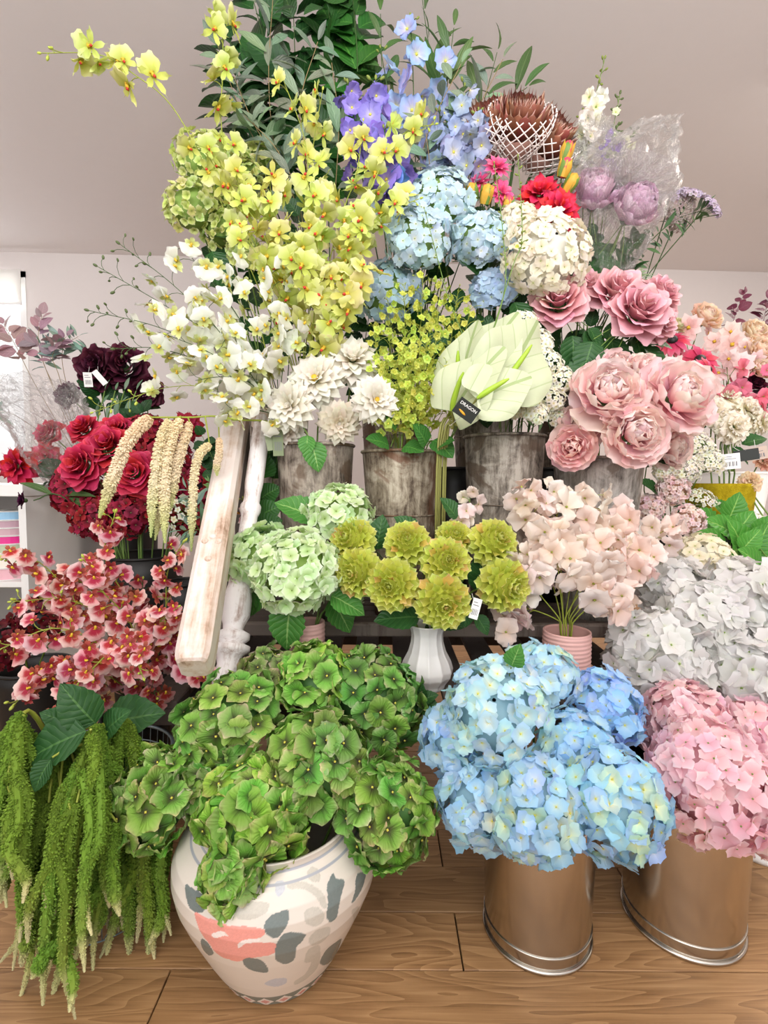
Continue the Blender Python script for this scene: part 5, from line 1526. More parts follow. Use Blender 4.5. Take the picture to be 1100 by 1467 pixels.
M_spadix = plain('spadix_green', '#a6c83c', .45, trans=.1, var=.08)
M_anst = plain('anthurium_stalk', '#8b8a4a', .5)
G = 'white-green anthuriums in the bundle'
for k, (px, py, L, Y, tipang, nx, nz, lab) in enumerate((
        (664, 530, 120, 1.36, 1.35, -.85, .0, 'thin upright anthurium spathe at the back left of the bundle'),
        (692, 515, 140, 1.34, 1.05, -.55, .35, 'anthurium spathe rising at the back of the bundle with a curled tip'),
        (733, 528, 156, 1.30, 1.0, .22, .10, 'largest anthurium spathe facing forward with veins and a green spadix'),
        (664, 565, 140, 1.27, .95, -.95, .25, 'anthurium spathe at the left seen from its edge'),
        (704, 562, 118, 1.22, .45, .02, .30, 'anthurium spathe in front with a short green spadix pointing right'))):
    c = P(px, py, Y); R = S(L, Y)
    n = nrm(np.array([nx, -1, nz])); xx = nrm(np.cross([0, 0, 1], n)); yy = np.cross(n, xx)
    td = nrm(math.cos(tipang) * xx + math.sin(tipang) * yy)
    Fr = np.stack([np.cross(td, n), td, n], 1)
    o_at = c - td * R * .20
    # the bundle stands in the gap between the second and third bucket
    foot = np.array([P(628, 640, 1.36)[0] + .006 * k, 1.405 + .004 * k, ZT + .001])
    tie = P(628 + 3 * k, 632, 1.34 + .004 * k)
    path = smooth_path([foot, tie, (tie + o_at) / 2 + n * -.02, o_at], 16)
    o = thing('anthurium', lab, 'flower', foot, G)
    put_stem(o, foot, path, .0034, M_anst, .9)
    obj('spathe', spathe_mesh(k, .03 + .012 * (k % 3)), o, eye(o_at - foot, Fr, R * .86))
    mb = MB(); q0 = o_at - foot + n * R * .02
    dd = nrm(td * .9 + n * .40)
    add_tube(mb, bez(q0, q0 + dd * R * .2 + n * R * .03, q0 + dd * R * .42, 8), [.0035, .0066, .0074, .0072, .0066, .006, .005, .002], 8)
    obj('spadix', mb.mesh('spadix', M_spadix), o)
o, R_, w_, h_ = price_tag('bouquet_tag', 'dark green card tag with white lettering on the anthurium bundle', 668, 588, 1.17, 34, 24, -.62, M_tagk, False, string_to=(644, 610, 1.28))
cu = bpy.data.curves.new('lettering', 'FONT'); cu.body = 'DRAGON'; cu.size = w_ * .19; cu.align_x = 'CENTER'; cu.materials.append(M_tagw)
_t = bpy.data.objects.new('lettering', cu); COL.objects.link(_t); bpy.context.view_layer.update()
lm = bpy.data.meshes.new_from_object(_t.evaluated_get(bpy.context.evaluated_depsgraph_get())); bpy.data.objects.remove(_t); bpy.data.curves.remove(cu)
obj('lettering', lm, o, eye(R_ @ np.array([0, h_ * .14, .0006]), R_))
v, f = ball_vf(1, 10, 4)
obj('printed_mark', MB().add(v * [w_ * .20, h_ * .07, .0004], f).mesh('printed_mark', plain('orange_print', '#e0a02c', .5)), o, eye(R_ @ np.array([-w_ * .1, -h_ * .22, .0006]), R_ @ rz(-.2)))

# small white statice


def umbel(name, lab, px, py, r, Y, con, n, fkey, fl, col, group=None, flat=.5, stemmat=None, d=(0, -.7, .7), nst=9, cat='flower', leaves=(), leafkey='leafd', stuff_green=None):
    """flat-topped cluster: many thin stalks from one stem, each with tiny florets"""
    c = P(px, py, Y); R = S(r, Y); d = nrm(d)
    path = stem_path(con, c - d * R * 1.1, d); o = thing(name, lab, cat, path[0], group); base = path[0]
    put_stem(o, base, path, .0022, stemmat or M_stem)
    Fz = frame_z(d, U(0, 6)); mb = MB(); top = path[-1]
    us = fib(n * 2)[:n] if n > 3 else fib(4)
    for k, u in enumerate(us):
        p = c + Fz @ (u * [1, 1, flat] * R * U(.82, 1.05))
        if k % max(1, n // nst) == 0: add_tube(mb, bez(top - base, (top + p) / 2 - base + d * R * .1, p - base, 4), .0009, 3)
        nn = nrm(Fz @ (u / [1, 1, flat]) + rng.normal(0, .3, 3))
        obj('floret', random.choice(TM[fkey]), o, eye(p - base, frame_z(nn, U(0, 6)), fl * U(.8, 1.2)), tint(col, .06))
    obj('flower_stalks', mb.mesh('flower_stalks', stemmat or M_stem), o)['kind'] = 'stuff'
    for (dx, dy, s, ang) in leaves:
        a0 = P(px + dx, py + dy, Y + .02); a1 = P(px + dx + s * math.cos(ang), py + dy - s * math.sin(ang), Y)
        put_leaf(o, base, leafkey, a0, a1 - a0, np.linalg.norm(a1 - a0))
        put_stem(o, base, bez(path[-3], (path[-3] + a0) / 2, a0, 4), .0012, stemmat, name='leaf_stalk')
    return o


G = 'small white filler flowers in the mottled bucket'
for px, py, r, Y, lab in ((754, 462, 15, 1.44, 'tiny white filler cluster topmost, beside the leftmost dusky rose'), (774, 490, 16, 1.42, 'tiny white filler cluster under the leftmost dusky rose'), (785, 520, 18, 1.40, 'tiny white filler cluster behind the edge of the largest spathe'),
                          (765, 540, 17, 1.36, 'tiny white filler cluster touching the largest spathe'), (800, 545, 19, 1.40, 'tiny white filler cluster furthest right beside the pale peonies'), (790, 572, 17, 1.38, 'tiny white filler cluster in the lower right of its bunch'),
                          (755, 572, 12, 1.34, 'tiny white filler cluster just below the anthuriums'), (768, 592, 15, 1.34, 'tiny white filler cluster drooping in front over the mottled bucket'), (802, 600, 15, 1.40, 'tiny white filler cluster drooping behind the small peony'), (738, 588, 11, 1.38, 'tiny cream filler cluster lowest under the anthurium tag')):
    umbel('statice', lab, px, py, r * 1.2, Y, 'b3', 40, 'tinywhite', .019, (1, 1, .95), G, .7, M_stemd, (U(-.2, .5), -.9, .5), 8)
br_k = 0
for (x0, y0, x1, y1) in ((725, 615, 740, 575), (735, 615, 765, 585), (715, 615, 715, 580), (760, 615, 790, 590), (745, 612, 752, 560)):
    branch('leafsage', 'feathery_foliage', ('feathery green leaf stem leaning left in the mottled bucket', 'feathery green leaf stem leaning right in the mottled bucket', 'feathery green leaf stem upright behind the bucket rim under the anthuriums', 'feathery green leaf stem furthest right by the peony', 'feathery green leaf stem tallest among the white filler')[br_k],
           [(x0, y0, 1.46), ((x0 + x1) / 2, (y0 + y1) / 2, 1.42), (x1, y1, 1.40)], 'b3', 12, .045, .45, .0014, M_stem, 'feathery leaves in the mottled bucket', (.62, .85, .45))
    br_k += 1

# blush peonies
G = 'blush peonies in the pale grey bucket'
for px, py, r, Y, dx, dy, lab, lv in (
        (884, 528, 30, 1.46, -.2, .5, 'blush peony bud standing highest behind the front peonies', ()),
        (922, 535, 32, 1.44, .2, .5, 'blush peony behind the two large ones on the right', ()),
        (955, 640, 36, 1.42, .5, -.3, 'blush peony half hidden at the lower right beside a dark leaf', ((-22, 12, 46, .45), (-20, 18, 36, -.1))),
        (836, 606, 36, 1.36, -.45, .0, 'cupped blush peony at the left between the large one and the small one', ()),
        (820, 640, 33, 1.32, -.5, -.35, 'deeper pink small peony hanging lowest at the left of the bucket', ()),
        (868, 567, 55, 1.30, -.1, .25, 'large creamy blush peony at the left front', ()),
        (968, 572, 57, 1.29, .2, .12, 'largest blush peony at the right with an open pink heart', ()),
        (905, 622, 48, 1.26, .05, -.2, 'blush peony in front over the bucket rim with ruffled lower petals', ())):
    layered('peony', 'blush_peony', lab, px, py, r * 1.05, Y, 'b4', PEONY, jt=15, col= (1, .86, .88) if 'deeper' in lab else (1, 1, 1), colv=.05, d=(dx, -1, dy + .25), group=G, leaves=lv, leafkey='leafd')
# dusky pink roses
G = 'dusky pink roses'
for px, py, r, Y, dx, dy, lab, lv in (
        (838, 415, 33, 1.60, -.1, .45, 'dusky pink rose second from the left, higher and smaller', ()),
        (945, 425, 34, 1.58, .4, .3, 'dusky pink rose at the upper right end of the row', ()),
        (885, 420, 42, 1.55, .0, .4, 'dusky pink rose in the middle at the top of the row', ((-10, 60, 60, 4.9), (20, 50, 55, 5.2))),
        (940, 462, 33, 1.54, .5, -.1, 'dusky pink rose lowest at the right end of the row', ((-30, 30, 60, .1), (-20, 34, 58, 5.6))),
        (800, 432, 42, 1.52, -.35, .1, 'dusky pink rose at the left end of the row beside the cream hydrangea', ((20, 45, 60, 4.8), (35, 40, 55, 5.3), (42, 36, 34, 5.4))),
        (915, 446, 46, 1.49, .1, .1, 'largest dusky pink rose in front at the right', ((-50, 55, 60, 4.6), (-65, 40, 58, 4.4), (-40, 75, 50, 5.5), (-75, 70, 44, 4.0)))):
    layered('rose', 'dusky_pink_rose', lab, px, py, r * .94, Y, 'u4', ROSE, (1, 1, 1), .05, d=(dx, -1, dy + .3), group=G, leaves=lv, leafkey='leafd')
# ================================================================= UPPER TIER
hyd('cream', 'cream_hydrangea', 'large cream hydrangea head between the blue hydrangeas and the dusky pink roses', 780, 368, 66, 1.52, 'u3', 90, .042, (1, 1, 1), .04, .85, coremat=M_cw, d=(.1, -.9, .35), leaves=((-45, 62, 60, 5.2),), leafkey='leafd')
hyd('cream', 'cream_hydrangea', 'smaller cream hydrangea head poking up behind the thin budded stems', 742, 318, 30, 1.58, 'u3', 34, .040, (1, 1, .99), .04, .85, coremat=M_cw, d=(-.1, -.8, .5))
G = 'dusty blue hydrangeas on the upper tier'
for px, py, r, Y, n, col, lab, lv in (
        (628, 290, 52, 1.62, 56, (1.04, 1.05, 1.0), 'dusty blue hydrangea head standing highest below the bright blue flower', ()),
        (560, 300, 46, 1.66, 44, (.96, 1.0, .98), 'dusty blue hydrangea head at the back left behind the yellow orchids', ()),
        (688, 345, 46, 1.58, 50, (1.0, 1.02, 1.0), 'dusty blue hydrangea head at the right beside the cream one', ((-40, 30, 55, .4), (-36, 20, 50, 5.8))),
        (600, 345, 54, 1.54, 56, (.97, 1.0, .98), 'dusty blue hydrangea head in the middle behind the yellow-green filler', ()),
        (556, 420, 50, 1.62, 46, (.74, .82, .84), 'hydrangea head darkened to dull teal-blue as shade, left of the yellow-green filler', ()),  # shade is put into this head's darker tint
        (705, 415, 34, 1.60, 34, (.86, .92, 1.0), 'dusty blue hydrangea head lowest above the anthuriums', ())):
    hyd('ublue', 'dusty_blue_hydrangea', lab, px, py, r, Y, 'u3' if px > 620 else 'u2', n, .046, col, .06, .86, group=G, leaves=lv, leafkey='leafd', jit=.35)
G = 'yellow-green hydrangeas on the upper tier'
for px, py, r, Y, n, lab, lv in (
        (372, 232, 32, 1.80, 40, 'yellow-green hydrangea head small and high in front of the olive leaves', ()),
        (330, 265, 50, 1.72, 60, 'yellow-green hydrangea head in the middle of the upper left bunch', ()),
        (292, 232, 44, 1.70, 52, 'yellow-green hydrangea head at the upper left edge of the display', ()),
        (276, 300, 42, 1.66, 52, 'yellow-green hydrangea head furthest left above the white orchids', ((20, 40, 60, .2), (25, 55, 62, 5.2))),
        (320, 330, 34, 1.70, 38, 'yellow-green hydrangea head low behind the yellow orchids', ((0, 20, 60, 4.4),)),
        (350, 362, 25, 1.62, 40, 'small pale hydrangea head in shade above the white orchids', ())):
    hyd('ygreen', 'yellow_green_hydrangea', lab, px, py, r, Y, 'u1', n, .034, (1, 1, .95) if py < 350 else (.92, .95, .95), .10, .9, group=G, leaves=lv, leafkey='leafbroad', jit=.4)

# yellow orchids
G = 'yellow orchid sprays'
BO = (430, 560, 1.60)
for pts, n, nb, lab in (
        ([BO, (330, 320, 1.55), (255, 165, 1.50), (190, 105, 1.47), (140, 78, 1.45), (60, 76, 1.44)], 7, 4, 'yellow orchid spray arching far out to the upper left against the wall'),
        ([BO, (350, 330, 1.60), (318, 190, 1.58), (320, 80, 1.56), (312, -15, 1.56)], 12, 1, 'yellow orchid spray rising past the top edge at the left of the olive leaves'),
        ([BO, (440, 330, 1.52), (438, 210, 1.5), (405, 112, 1.48)], 9, 1, 'yellow orchid spray standing tall in the middle before the olive leaves'),
        ([BO, (450, 330, 1.54), (448, 220, 1.54), (462, 130, 1.54)], 8, 1, 'yellow orchid spray with flowers stacked beside the tall middle one'),
        ([BO, (500, 350, 1.48), (545, 240, 1.46), (580, 190, 1.46), (622, 178, 1.46)], 8, 3, 'yellow orchid spray reaching right across the purple delphinium'),
        ([BO, (480, 340, 1.5), (510, 250, 1.5), (520, 175, 1.5)], 10, 1, 'yellow orchid spray in front of the purple delphinium'),
        ([BO, (500, 380, 1.46), (545, 310, 1.44), (600, 285, 1.42)], 11, 2, 'yellow orchid spray lying over the dusty blue hydrangeas'),
        ([BO, (370, 360, 1.52), (320, 260, 1.48), (285, 205, 1.46)], 12, 1, 'yellow orchid spray over the yellow-green hydrangeas at the left'),
        ([BO, (390, 370, 1.5), (350, 290, 1.47), (335, 240, 1.46)], 11, 0, 'yellow orchid spray left of the tall middle one, low in the bunch'),
        ([BO, (420, 390, 1.46), (395, 310, 1.44), (385, 255, 1.43)], 11, 0, 'yellow orchid spray below the tall middle one'),
        ([BO, (460, 410, 1.42), (450, 330, 1.40), (455, 270, 1.40)], 12, 0, 'yellow orchid spray at the front in the middle of the yellow mass'),
        ([BO, (480, 420, 1.42), (505, 350, 1.40), (520, 300, 1.40)], 12, 0, 'yellow orchid spray at the front right of the yellow mass'),
        ([BO, (450, 450, 1.40), (440, 400, 1.37), (425, 345, 1.36)], 12, 0, 'yellow orchid spray at the front, lowest in the middle of the yellow mass'),
        ([BO, (480, 460, 1.40), (500, 420, 1.37), (530, 380, 1.36)], 12, 0, 'yellow orchid spray at the front, lowest on the right beside the yellow-green filler'),
        ([BO, (470, 470, 1.41), (475, 430, 1.37), (480, 390, 1.36)], 10, 0, 'yellow orchid spray just above the white dahlias'),
        ([BO, (400, 420, 1.44), (365, 360, 1.42), (345, 330, 1.42)], 10, 0, 'yellow orchid spray dipping towards the white orchids')):
    spray('yorch', 'yellow_orchid_spray', lab, pts, 'u1', n, .098, .48 if len(pts) > 5 else (.36 if len(pts) > 4 else .18), col=(1, 1, .96), colv=.06, ped=(.012, .045), nb=nb, bud='pale', budr=.007, stemmat=M_stemy, group=G, budf=.97 if nb < 2 else .9, r=.0026, shrink=.8, flip=-1, upn=.7, face=.6)

# white orchids
G = 'white orchid sprays'
BW = (402, 600, 1.46)
for pts, n, nb, lab in (
        ([BW, (330, 490, 1.40), (250, 410, 1.34), (172, 350, 1.30)], 9, 8, 'white orchid spray pointing up left with the highest dark buds'),
        ([BW, (330, 500, 1.38), (240, 440, 1.31), (140, 382, 1.26)], 9, 8, 'white orchid spray with dark buds pointing left below the highest one'),
        ([BW, (320, 515, 1.37), (230, 470, 1.29), (128, 445, 1.24)], 9, 9, 'white orchid spray reaching furthest left with green buds'),
        ([BW, (310, 530, 1.36), (230, 500, 1.29), (165, 500, 1.26)], 10, 7, 'white orchid spray with curled bud stalks above the dark burgundy flowers'),
        ([BW, (320, 560, 1.36), (240, 555, 1.28), (135, 590, 1.24)], 8, 9, 'white orchid spray drooping lowest left with pale buds over the cream tassels'),
        ([BW, (350, 470, 1.42), (300, 400, 1.38), (262, 355, 1.36)], 9, 2, 'white orchid spray rising towards the yellow-green hydrangeas'),
        ([BW, (375, 480, 1.42), (345, 410, 1.40), (325, 378, 1.38)], 8, 0, 'white orchid spray rising below the small pale hydrangea'),
        ([BW, (395, 500, 1.42), (390, 430, 1.40), (385, 390, 1.38)], 9, 0, 'white orchid spray upright under the yellow orchids'),
        ([BW, (405, 530, 1.40), (420, 490, 1.36), (428, 455, 1.34)], 8, 0, 'white orchid spray just above the white dahlias'),
        ([BW, (350, 520, 1.36), (310, 470, 1.30), (280, 430, 1.28)], 11, 0, 'white orchid spray at the front in the middle of the white mass'),
        ([BW, (350, 540, 1.34), (300, 505, 1.28), (240, 480, 1.24)], 11, 1, 'white orchid spray at the front left of the white mass'),
        ([BW, (360, 550, 1.34), (320, 540, 1.28), (280, 545, 1.24)], 10, 0, 'white orchid spray at the front, low on the left'),
        ([BW, (375, 560, 1.36), (350, 520, 1.32), (335, 480, 1.30)], 10, 0, 'white orchid spray at the front above the whitewashed handle'),
        ([BW, (380, 590, 1.36), (345, 585, 1.32), (320, 595, 1.30)], 9, 0, 'white orchid spray touching the top end of the whitewashed handle')):
    spray('worch', 'white_orchid_spray', lab, pts, 'b1', n + 1, .080, .16, col=(1, 1, 1), colv=.03, ped=(.015, .055), nb=nb, bud='dark' if 'dark' in lab or 'green buds' in lab else 'pale', budr=.006, stemmat=M_stemy if 'pale' in lab else M_stemd, group=G, budf=.76 if nb > 4 else .96, r=.0018, shrink=.85, upn=1.1, face=.5, flip=-.3)

# olive and dark broadleaf foliage at the top
G = 'olive branches at the top'
for pts, n, lab in (
        ([(450, 480, 1.85), (400, 250, 1.80), (385, 120, 1.76), (392, -20, 1.74)], 22, 'olive branch rising out of the top of the picture'),
        ([(450, 480, 1.85), (400, 280, 1.82), (345, 160, 1.80), (310, 60, 1.78)], 20, 'olive branch leaning left behind the tall yellow orchid'),
        ([(450, 480, 1.85), (420, 280, 1.78), (365, 180, 1.72), (335, 110, 1.70)], 18, 'olive branch with bent twig in front at the left'),
        ([(455, 480, 1.85), (440, 250, 1.78), (430, 150, 1.74), (455, 60, 1.72)], 18, 'olive branch upright left of the blue delphinium'),
        ([(455, 480, 1.85), (430, 300, 1.76), (400, 220, 1.70), (350, 165, 1.68)], 16, 'olive branch low behind the yellow orchids'),
        ([(470, 480, 1.85), (480, 280, 1.80), (485, 180, 1.76), (475, 90, 1.74)], 16, 'olive branch between the dark leaves and the purple delphinium'),
        ([(600, 480, 1.85), (600, 300, 1.72), (610, 200, 1.66), (660, 92, 1.62)], 15, 'olive branch crossing the blue delphinium with a pale twig'),
        ([(600, 480, 1.85), (640, 300, 1.74), (665, 200, 1.70), (720, 85, 1.68)], 14, 'olive branch at the right behind the protea'),
        ([(600, 480, 1.85), (600, 320, 1.70), (615, 250, 1.65), (610, 190, 1.62)], 14, 'olive branch low in front of the grey-blue delphinium')):
    branch('leafolive', 'olive_branch', lab, pts, 'u1' if pts[0][0] < 500 else 'u2', int(n * 1.3), .12, .28, .0028, M_stemb, G, (.95, 1, .95), .14, .62)
G = 'dark broad-leaved stems at the top'
for pts, n, key, col, lab in (
        ([(455, 480, 1.95), (420, 250, 1.95), (395, 120, 1.93), (360, -10, 1.92)], 34, 'leafbroad', (.75, .85, .75), 'dark broad-leaved stem at the back left behind the olive branches'),
        ([(470, 480, 1.95), (470, 250, 1.93), (480, 110, 1.90), (470, 10, 1.88)], 34, 'leafbroad', (.85, .95, .75), 'dark broad-leaved stem in the middle of the top'),
        ([(480, 480, 1.93), (500, 250, 1.90), (512, 110, 1.86), (505, -10, 1.84)], 30, 'leafbroad', (1.1, 1.25, .8), 'brighter green broad-leaved stem left of the blue delphinium'),
        ([(470, 480, 1.95), (440, 260, 1.93), (425, 120, 1.92), (420, 10, 1.90)], 34, 'leafbroad', (.7, .8, .72), 'dark broad-leaved stem directly behind the tall middle orchid'),
        ([(460, 480, 1.95), (380, 260, 1.95), (350, 150, 1.93), (330, 60, 1.92)], 32, 'leafbroad', (.65, .75, .7), 'dark broad-leaved stem leaning to the upper left edge')):
    branch(key, 'broadleaf_stem', lab, pts, 'u1', n, .17, .25, .004, M_stemd, G, col, .15, .55)
G = 'narrow-leaved stems on the upper tier'
for pts, n, lab in (
        ([(600, 480, 1.90), (610, 260, 1.85), (620, 130, 1.82), (605, 0, 1.80)], 13, 'narrow-leaved stem among the blue delphiniums at the top'),
        ([(605, 480, 1.90), (640, 260, 1.85), (640, 130, 1.80), (650, 40, 1.78)], 12, 'narrow-leaved stem right of the tallest blue delphinium'),
        ([(610, 480, 1.90), (670, 260, 1.86), (690, 160, 1.84), (712, 75, 1.82)], 10, 'narrow-leaved stem rising behind the left protea'),
        ([(620, 480, 1.92), (700, 260, 1.88), (730, 150, 1.88), (755, 125, 1.88)], 8, 'narrow-leaved stem bending right above the protea'),
        ([(600, 480, 1.90), (575, 260, 1.86), (550, 130, 1.84), (545, 20, 1.82)], 11, 'narrow-leaved stem left of the tallest blue delphinium')):
    branch('leaflance', 'lance_leaf_stem', lab, pts, 'u2', n, .16, .35, .003, M_stemd, G, (1, 1, 1), .14, .45)

# delphiniums
for fk, pts, n, sz, col, lab in (
        ('delphb', [(590, 480, 1.85), (595, 250, 1.72), (592, 120, 1.68), (588, 25, 1.68)], 8, .10, (1, 1, 1), 'sky blue delphinium spike standing tallest at the top'),
        ('delphb', [(585, 480, 1.85), (570, 260, 1.74), (560, 160, 1.70), (545, 70, 1.70)], 8, .10, (.95, .97, 1), 'sky blue delphinium spike leaning left beside the tallest'),
        ('delphb', [(600, 480, 1.85), (625, 260, 1.76), (632, 160, 1.72), (640, 75, 1.72)], 6, .09, (1, 1, 1), 'sky blue delphinium spike leaning right with trumpet flowers'),
        ('delphpb', [(560, 480, 1.80), (520, 260, 1.60), (508, 190, 1.58), (498, 120, 1.58)], 13, .075, (1, 1, 1), 'purple delphinium spike at the left with pointed buds'),
        ('delphpb', [(565, 480, 1.80), (545, 280, 1.58), (535, 200, 1.55), (538, 115, 1.54)], 15, .085, (1, 1, 1.02), 'purple delphinium spike in the middle of the top bunch'),
        ('delphpb', [(570, 480, 1.80), (560, 290, 1.56), (560, 240, 1.53), (550, 185, 1.52)], 10, .095, (.92, .9, 1), 'deep violet delphinium spike just above the bright blue flower'),
        ('delphgb', [(610, 480, 1.85), (645, 280, 1.68), (655, 190, 1.64), (665, 125, 1.64)], 15, .075, (1, 1, 1), 'grey-blue delphinium spike left of the protea'),
        ('delphgb', [(615, 480, 1.85), (665, 290, 1.66), (680, 220, 1.61), (685, 160, 1.60)], 14, .070, (.95, .97, 1), 'grey-blue delphinium spike drooping at the edge of the left protea'),
        ('delphgb', [(605, 480, 1.85), (620, 300, 1.70), (628, 230, 1.66), (630, 160, 1.66)], 13, .075, (.9, .93, 1), 'grey-blue delphinium spike in shade behind the olive twig')):
    spray(fk, 'delphinium', lab, pts, 'u2', n, sz, .32, col=col, colv=.08, ped=(.01, .035), nb=3, bud='green', budr=.008, stemmat=M_stemd, group='delphiniums', part='blossom', budf=.95, face=.6, r=.003)
spray('anemb', 'anemone', 'bright cobalt blue flower above the dusty blue hydrangeas', [(570, 480, 1.85), (568, 300, 1.60), (566, 250, 1.52)], 'u2', 2, .10, .92, nb=0, ped=(.002, .01), stemmat=M_stemd, budf=1.0, face=.9, part='blossom')
spray('anemb', 'anemone', 'cobalt blue flower peeping out behind the highest dusty blue hydrangea', [(580, 480, 1.85), (595, 320, 1.70), (602, 262, 1.66)], 'u2', 2, .08, .94, col=(.7, .75, .9), nb=0, ped=(.002, .01), stemmat=M_stemd, budf=1.0, face=.7, part='blossom')

# protea under white nets
M_net = plain('white_foam_net', '#efe6e0', .6)


M_prot = plain('protea_base', '#b58a7c', .7, var=.15)


def protea(px, py, r, Y, d, lab, net):
    o = layered('protea', 'protea', lab, px, py, r * .96, Y, 'u3', PROTEA, (1, 1, 1), .10, d=d, group='copper proteas', head=(.56, .56, .75, -.35), coremat=M_prot, stem_r=.006, stemmat=M_stemd, depth=1.0)
    if not net: return
    c = P(px, py, Y); R = S(r, Y); d = nrm(d); Fz = frame_z(d, .3)
    n_ = thing('foam_net', net, 'net', c, 'white nets over the proteas')
    mb = MB()
    for s in (-1, 1):
        for k in range(18):
            t = np.linspace(0, 1, 17); a = k * 2 * math.pi / 18 + s * t * 1.5
            rr = R * (.34 + .66 * np.sin(np.clip(t * 1.1, 0, 1) * math.pi * .5)) + .004; zz = R * (-1.05 + 1.40 * t)
            p = np.stack([rr * np.cos(a), rr * np.sin(a), zz], 1) @ Fz.T
            add_tube(mb, p, .0019, 4)
    obj('net_mesh', mb.mesh('net_mesh', M_net), n_)['kind'] = 'stuff'


protea(703, 180, 40, 1.66, (-.35, -.75, .6), 'copper protea bloom at the left of the three, in a net, beside the grey-blue delphinium', 'white foam net around the left protea')
protea(745, 176, 44, 1.62, (.0, -.8, .6), 'copper protea bloom in the middle of the three, in a net', 'white foam net around the middle protea')
protea(786, 200, 42, 1.68, (.45, -.75, .45), 'copper protea bloom at the right of the three beside the cellophane', 'white foam net around the right protea')
# red and hot pink
G = 'red dahlias on the upper tier'
for px, py, r, Y, d, lab in ((772, 280, 34, 1.60, (-.2, -.9, .4), 'red dahlia at the upper left of the pair below the proteas'), (800, 305, 38, 1.56, (.25, -.9, .15), 'red dahlia at the lower right of the pair above the cream hydrangea')):
    layered('rdahlia', 'red_dahlia', lab, px, py, r, Y, 'u4', RDAHLIA, (1, 1, 1), .06, d=d, group=G)
G = 'hot pink star-shaped flowers'
for px, py, r, Y, d, lab in ((712, 240, 22, 1.58, (.1, -.9, .5), 'hot pink star-shaped flower highest under the middle protea'), (686, 262, 20, 1.62, (-.4, -.8, .4), 'hot pink star-shaped flower at the left over the orange buds'), (718, 277, 22, 1.60, (.3, -.9, .1), 'hot pink star-shaped flower lowest above the cream hydrangea')):
    layered('star', 'pink_star_flower', lab, px, py, r, Y, 'u3', STAR, (1, 1, 1), .06, d=d, group=G)
M_budy = plain('orange_yellow_bud', '#c99a35', .55, var=.2); M_budr = plain('red_bud_tip', '#d8415a', .5)


def big_bud(px, py, r, Y, con, d, lab, redtip):
    c = P(px, py, Y); R = S(r, Y); d = nrm(d); path = stem_path(con, c - d * R, d)
    o = thing('dahlia_bud', lab, 'flower', path[0], 'plump unopened buds'); put_stem(o, path[0], path, .0025, M_stemd)
    Fz = frame_z(d, U(0, 6))
    hd = obj('flower_head', MB().add(BALL_V * [.62, .62, .9], BALL_F).mesh('flower_head', M_budr if redtip else M_budy), o, eye(c - path[0], Fz, R))
    for k in range(9):
        a = k * .7; v, f, pc = petal_vf(L=1.7, W=.36, a=.75, b=.5, base=.4, cup=.30, curl=.62, nu=2, nv=4, seed=k, point=.8)
        m = MB().add(v, f, 0, pc).mesh('sepal', M_budy if k % 3 else M_stem)
        obj('sepal', m, hd, eye(rz(a) @ np.array([0, .50, -.85]), rz(a) @ rx(math.radians(68 + 6 * (k % 2)))))


big_bud(676, 276, 14, 1.60, 'u3', (-.3, -.5, .8), 'plump yellow-orange bud furthest left below the hot pink flowers', False)
big_bud(697, 278, 14, 1.58, 'u3', (.1, -.5, .8), 'plump yellow-orange bud between the two lower hot pink flowers', False)
big_bud(728, 292, 12, 1.58, 'u3', (.1, -.6, .7), 'small orange bud just above the small cream hydrangea', True)
big_bud(812, 216, 14, 1.60, 'u4', (.2, -.3, .9), 'red-tipped bud highest of the three beside the cellophane', True)
big_bud(809, 240, 14, 1.58, 'u4', (.2, -.4, .9), 'red-tipped bud in the middle of the three beside the cellophane', True)
big_bud(818, 262, 14, 1.57, 'u4', (.4, -.5, .7), 'yellow bud lowest of the three beside the cellophane', False)

# budded green stems crossing the cream hydrangea
for pts, n, lab in (([(640, 640, 1.42), (690, 520, 1.34), (735, 380, 1.33), (748, 340, 1.33), (742, 225, 1.36)], 20, 'thin green budded stem rising in front of the cream hydrangea up to the protea'),
                    ([(640, 640, 1.42), (685, 530, 1.35), (722, 420, 1.34), (720, 330, 1.35), (708, 235, 1.38)], 18, 'thin green budded stem curving left of the cream hydrangea'),
                    ([(640, 640, 1.42), (670, 520, 1.38), (640, 420, 1.40), (608, 300, 1.42)], 14, 'thin green budded stem in front of the dusty blue hydrangeas')):
    W = [P(*q) for q in pts]
    spray('bup', 'budded_stem', lab, pts, 'b2', 1, .012, .6, nb=n, bud='green', budr=.0048, stemmat=M_stem, budf=.62, ped=(.006, .014), r=.0022, group='thin budded stems')

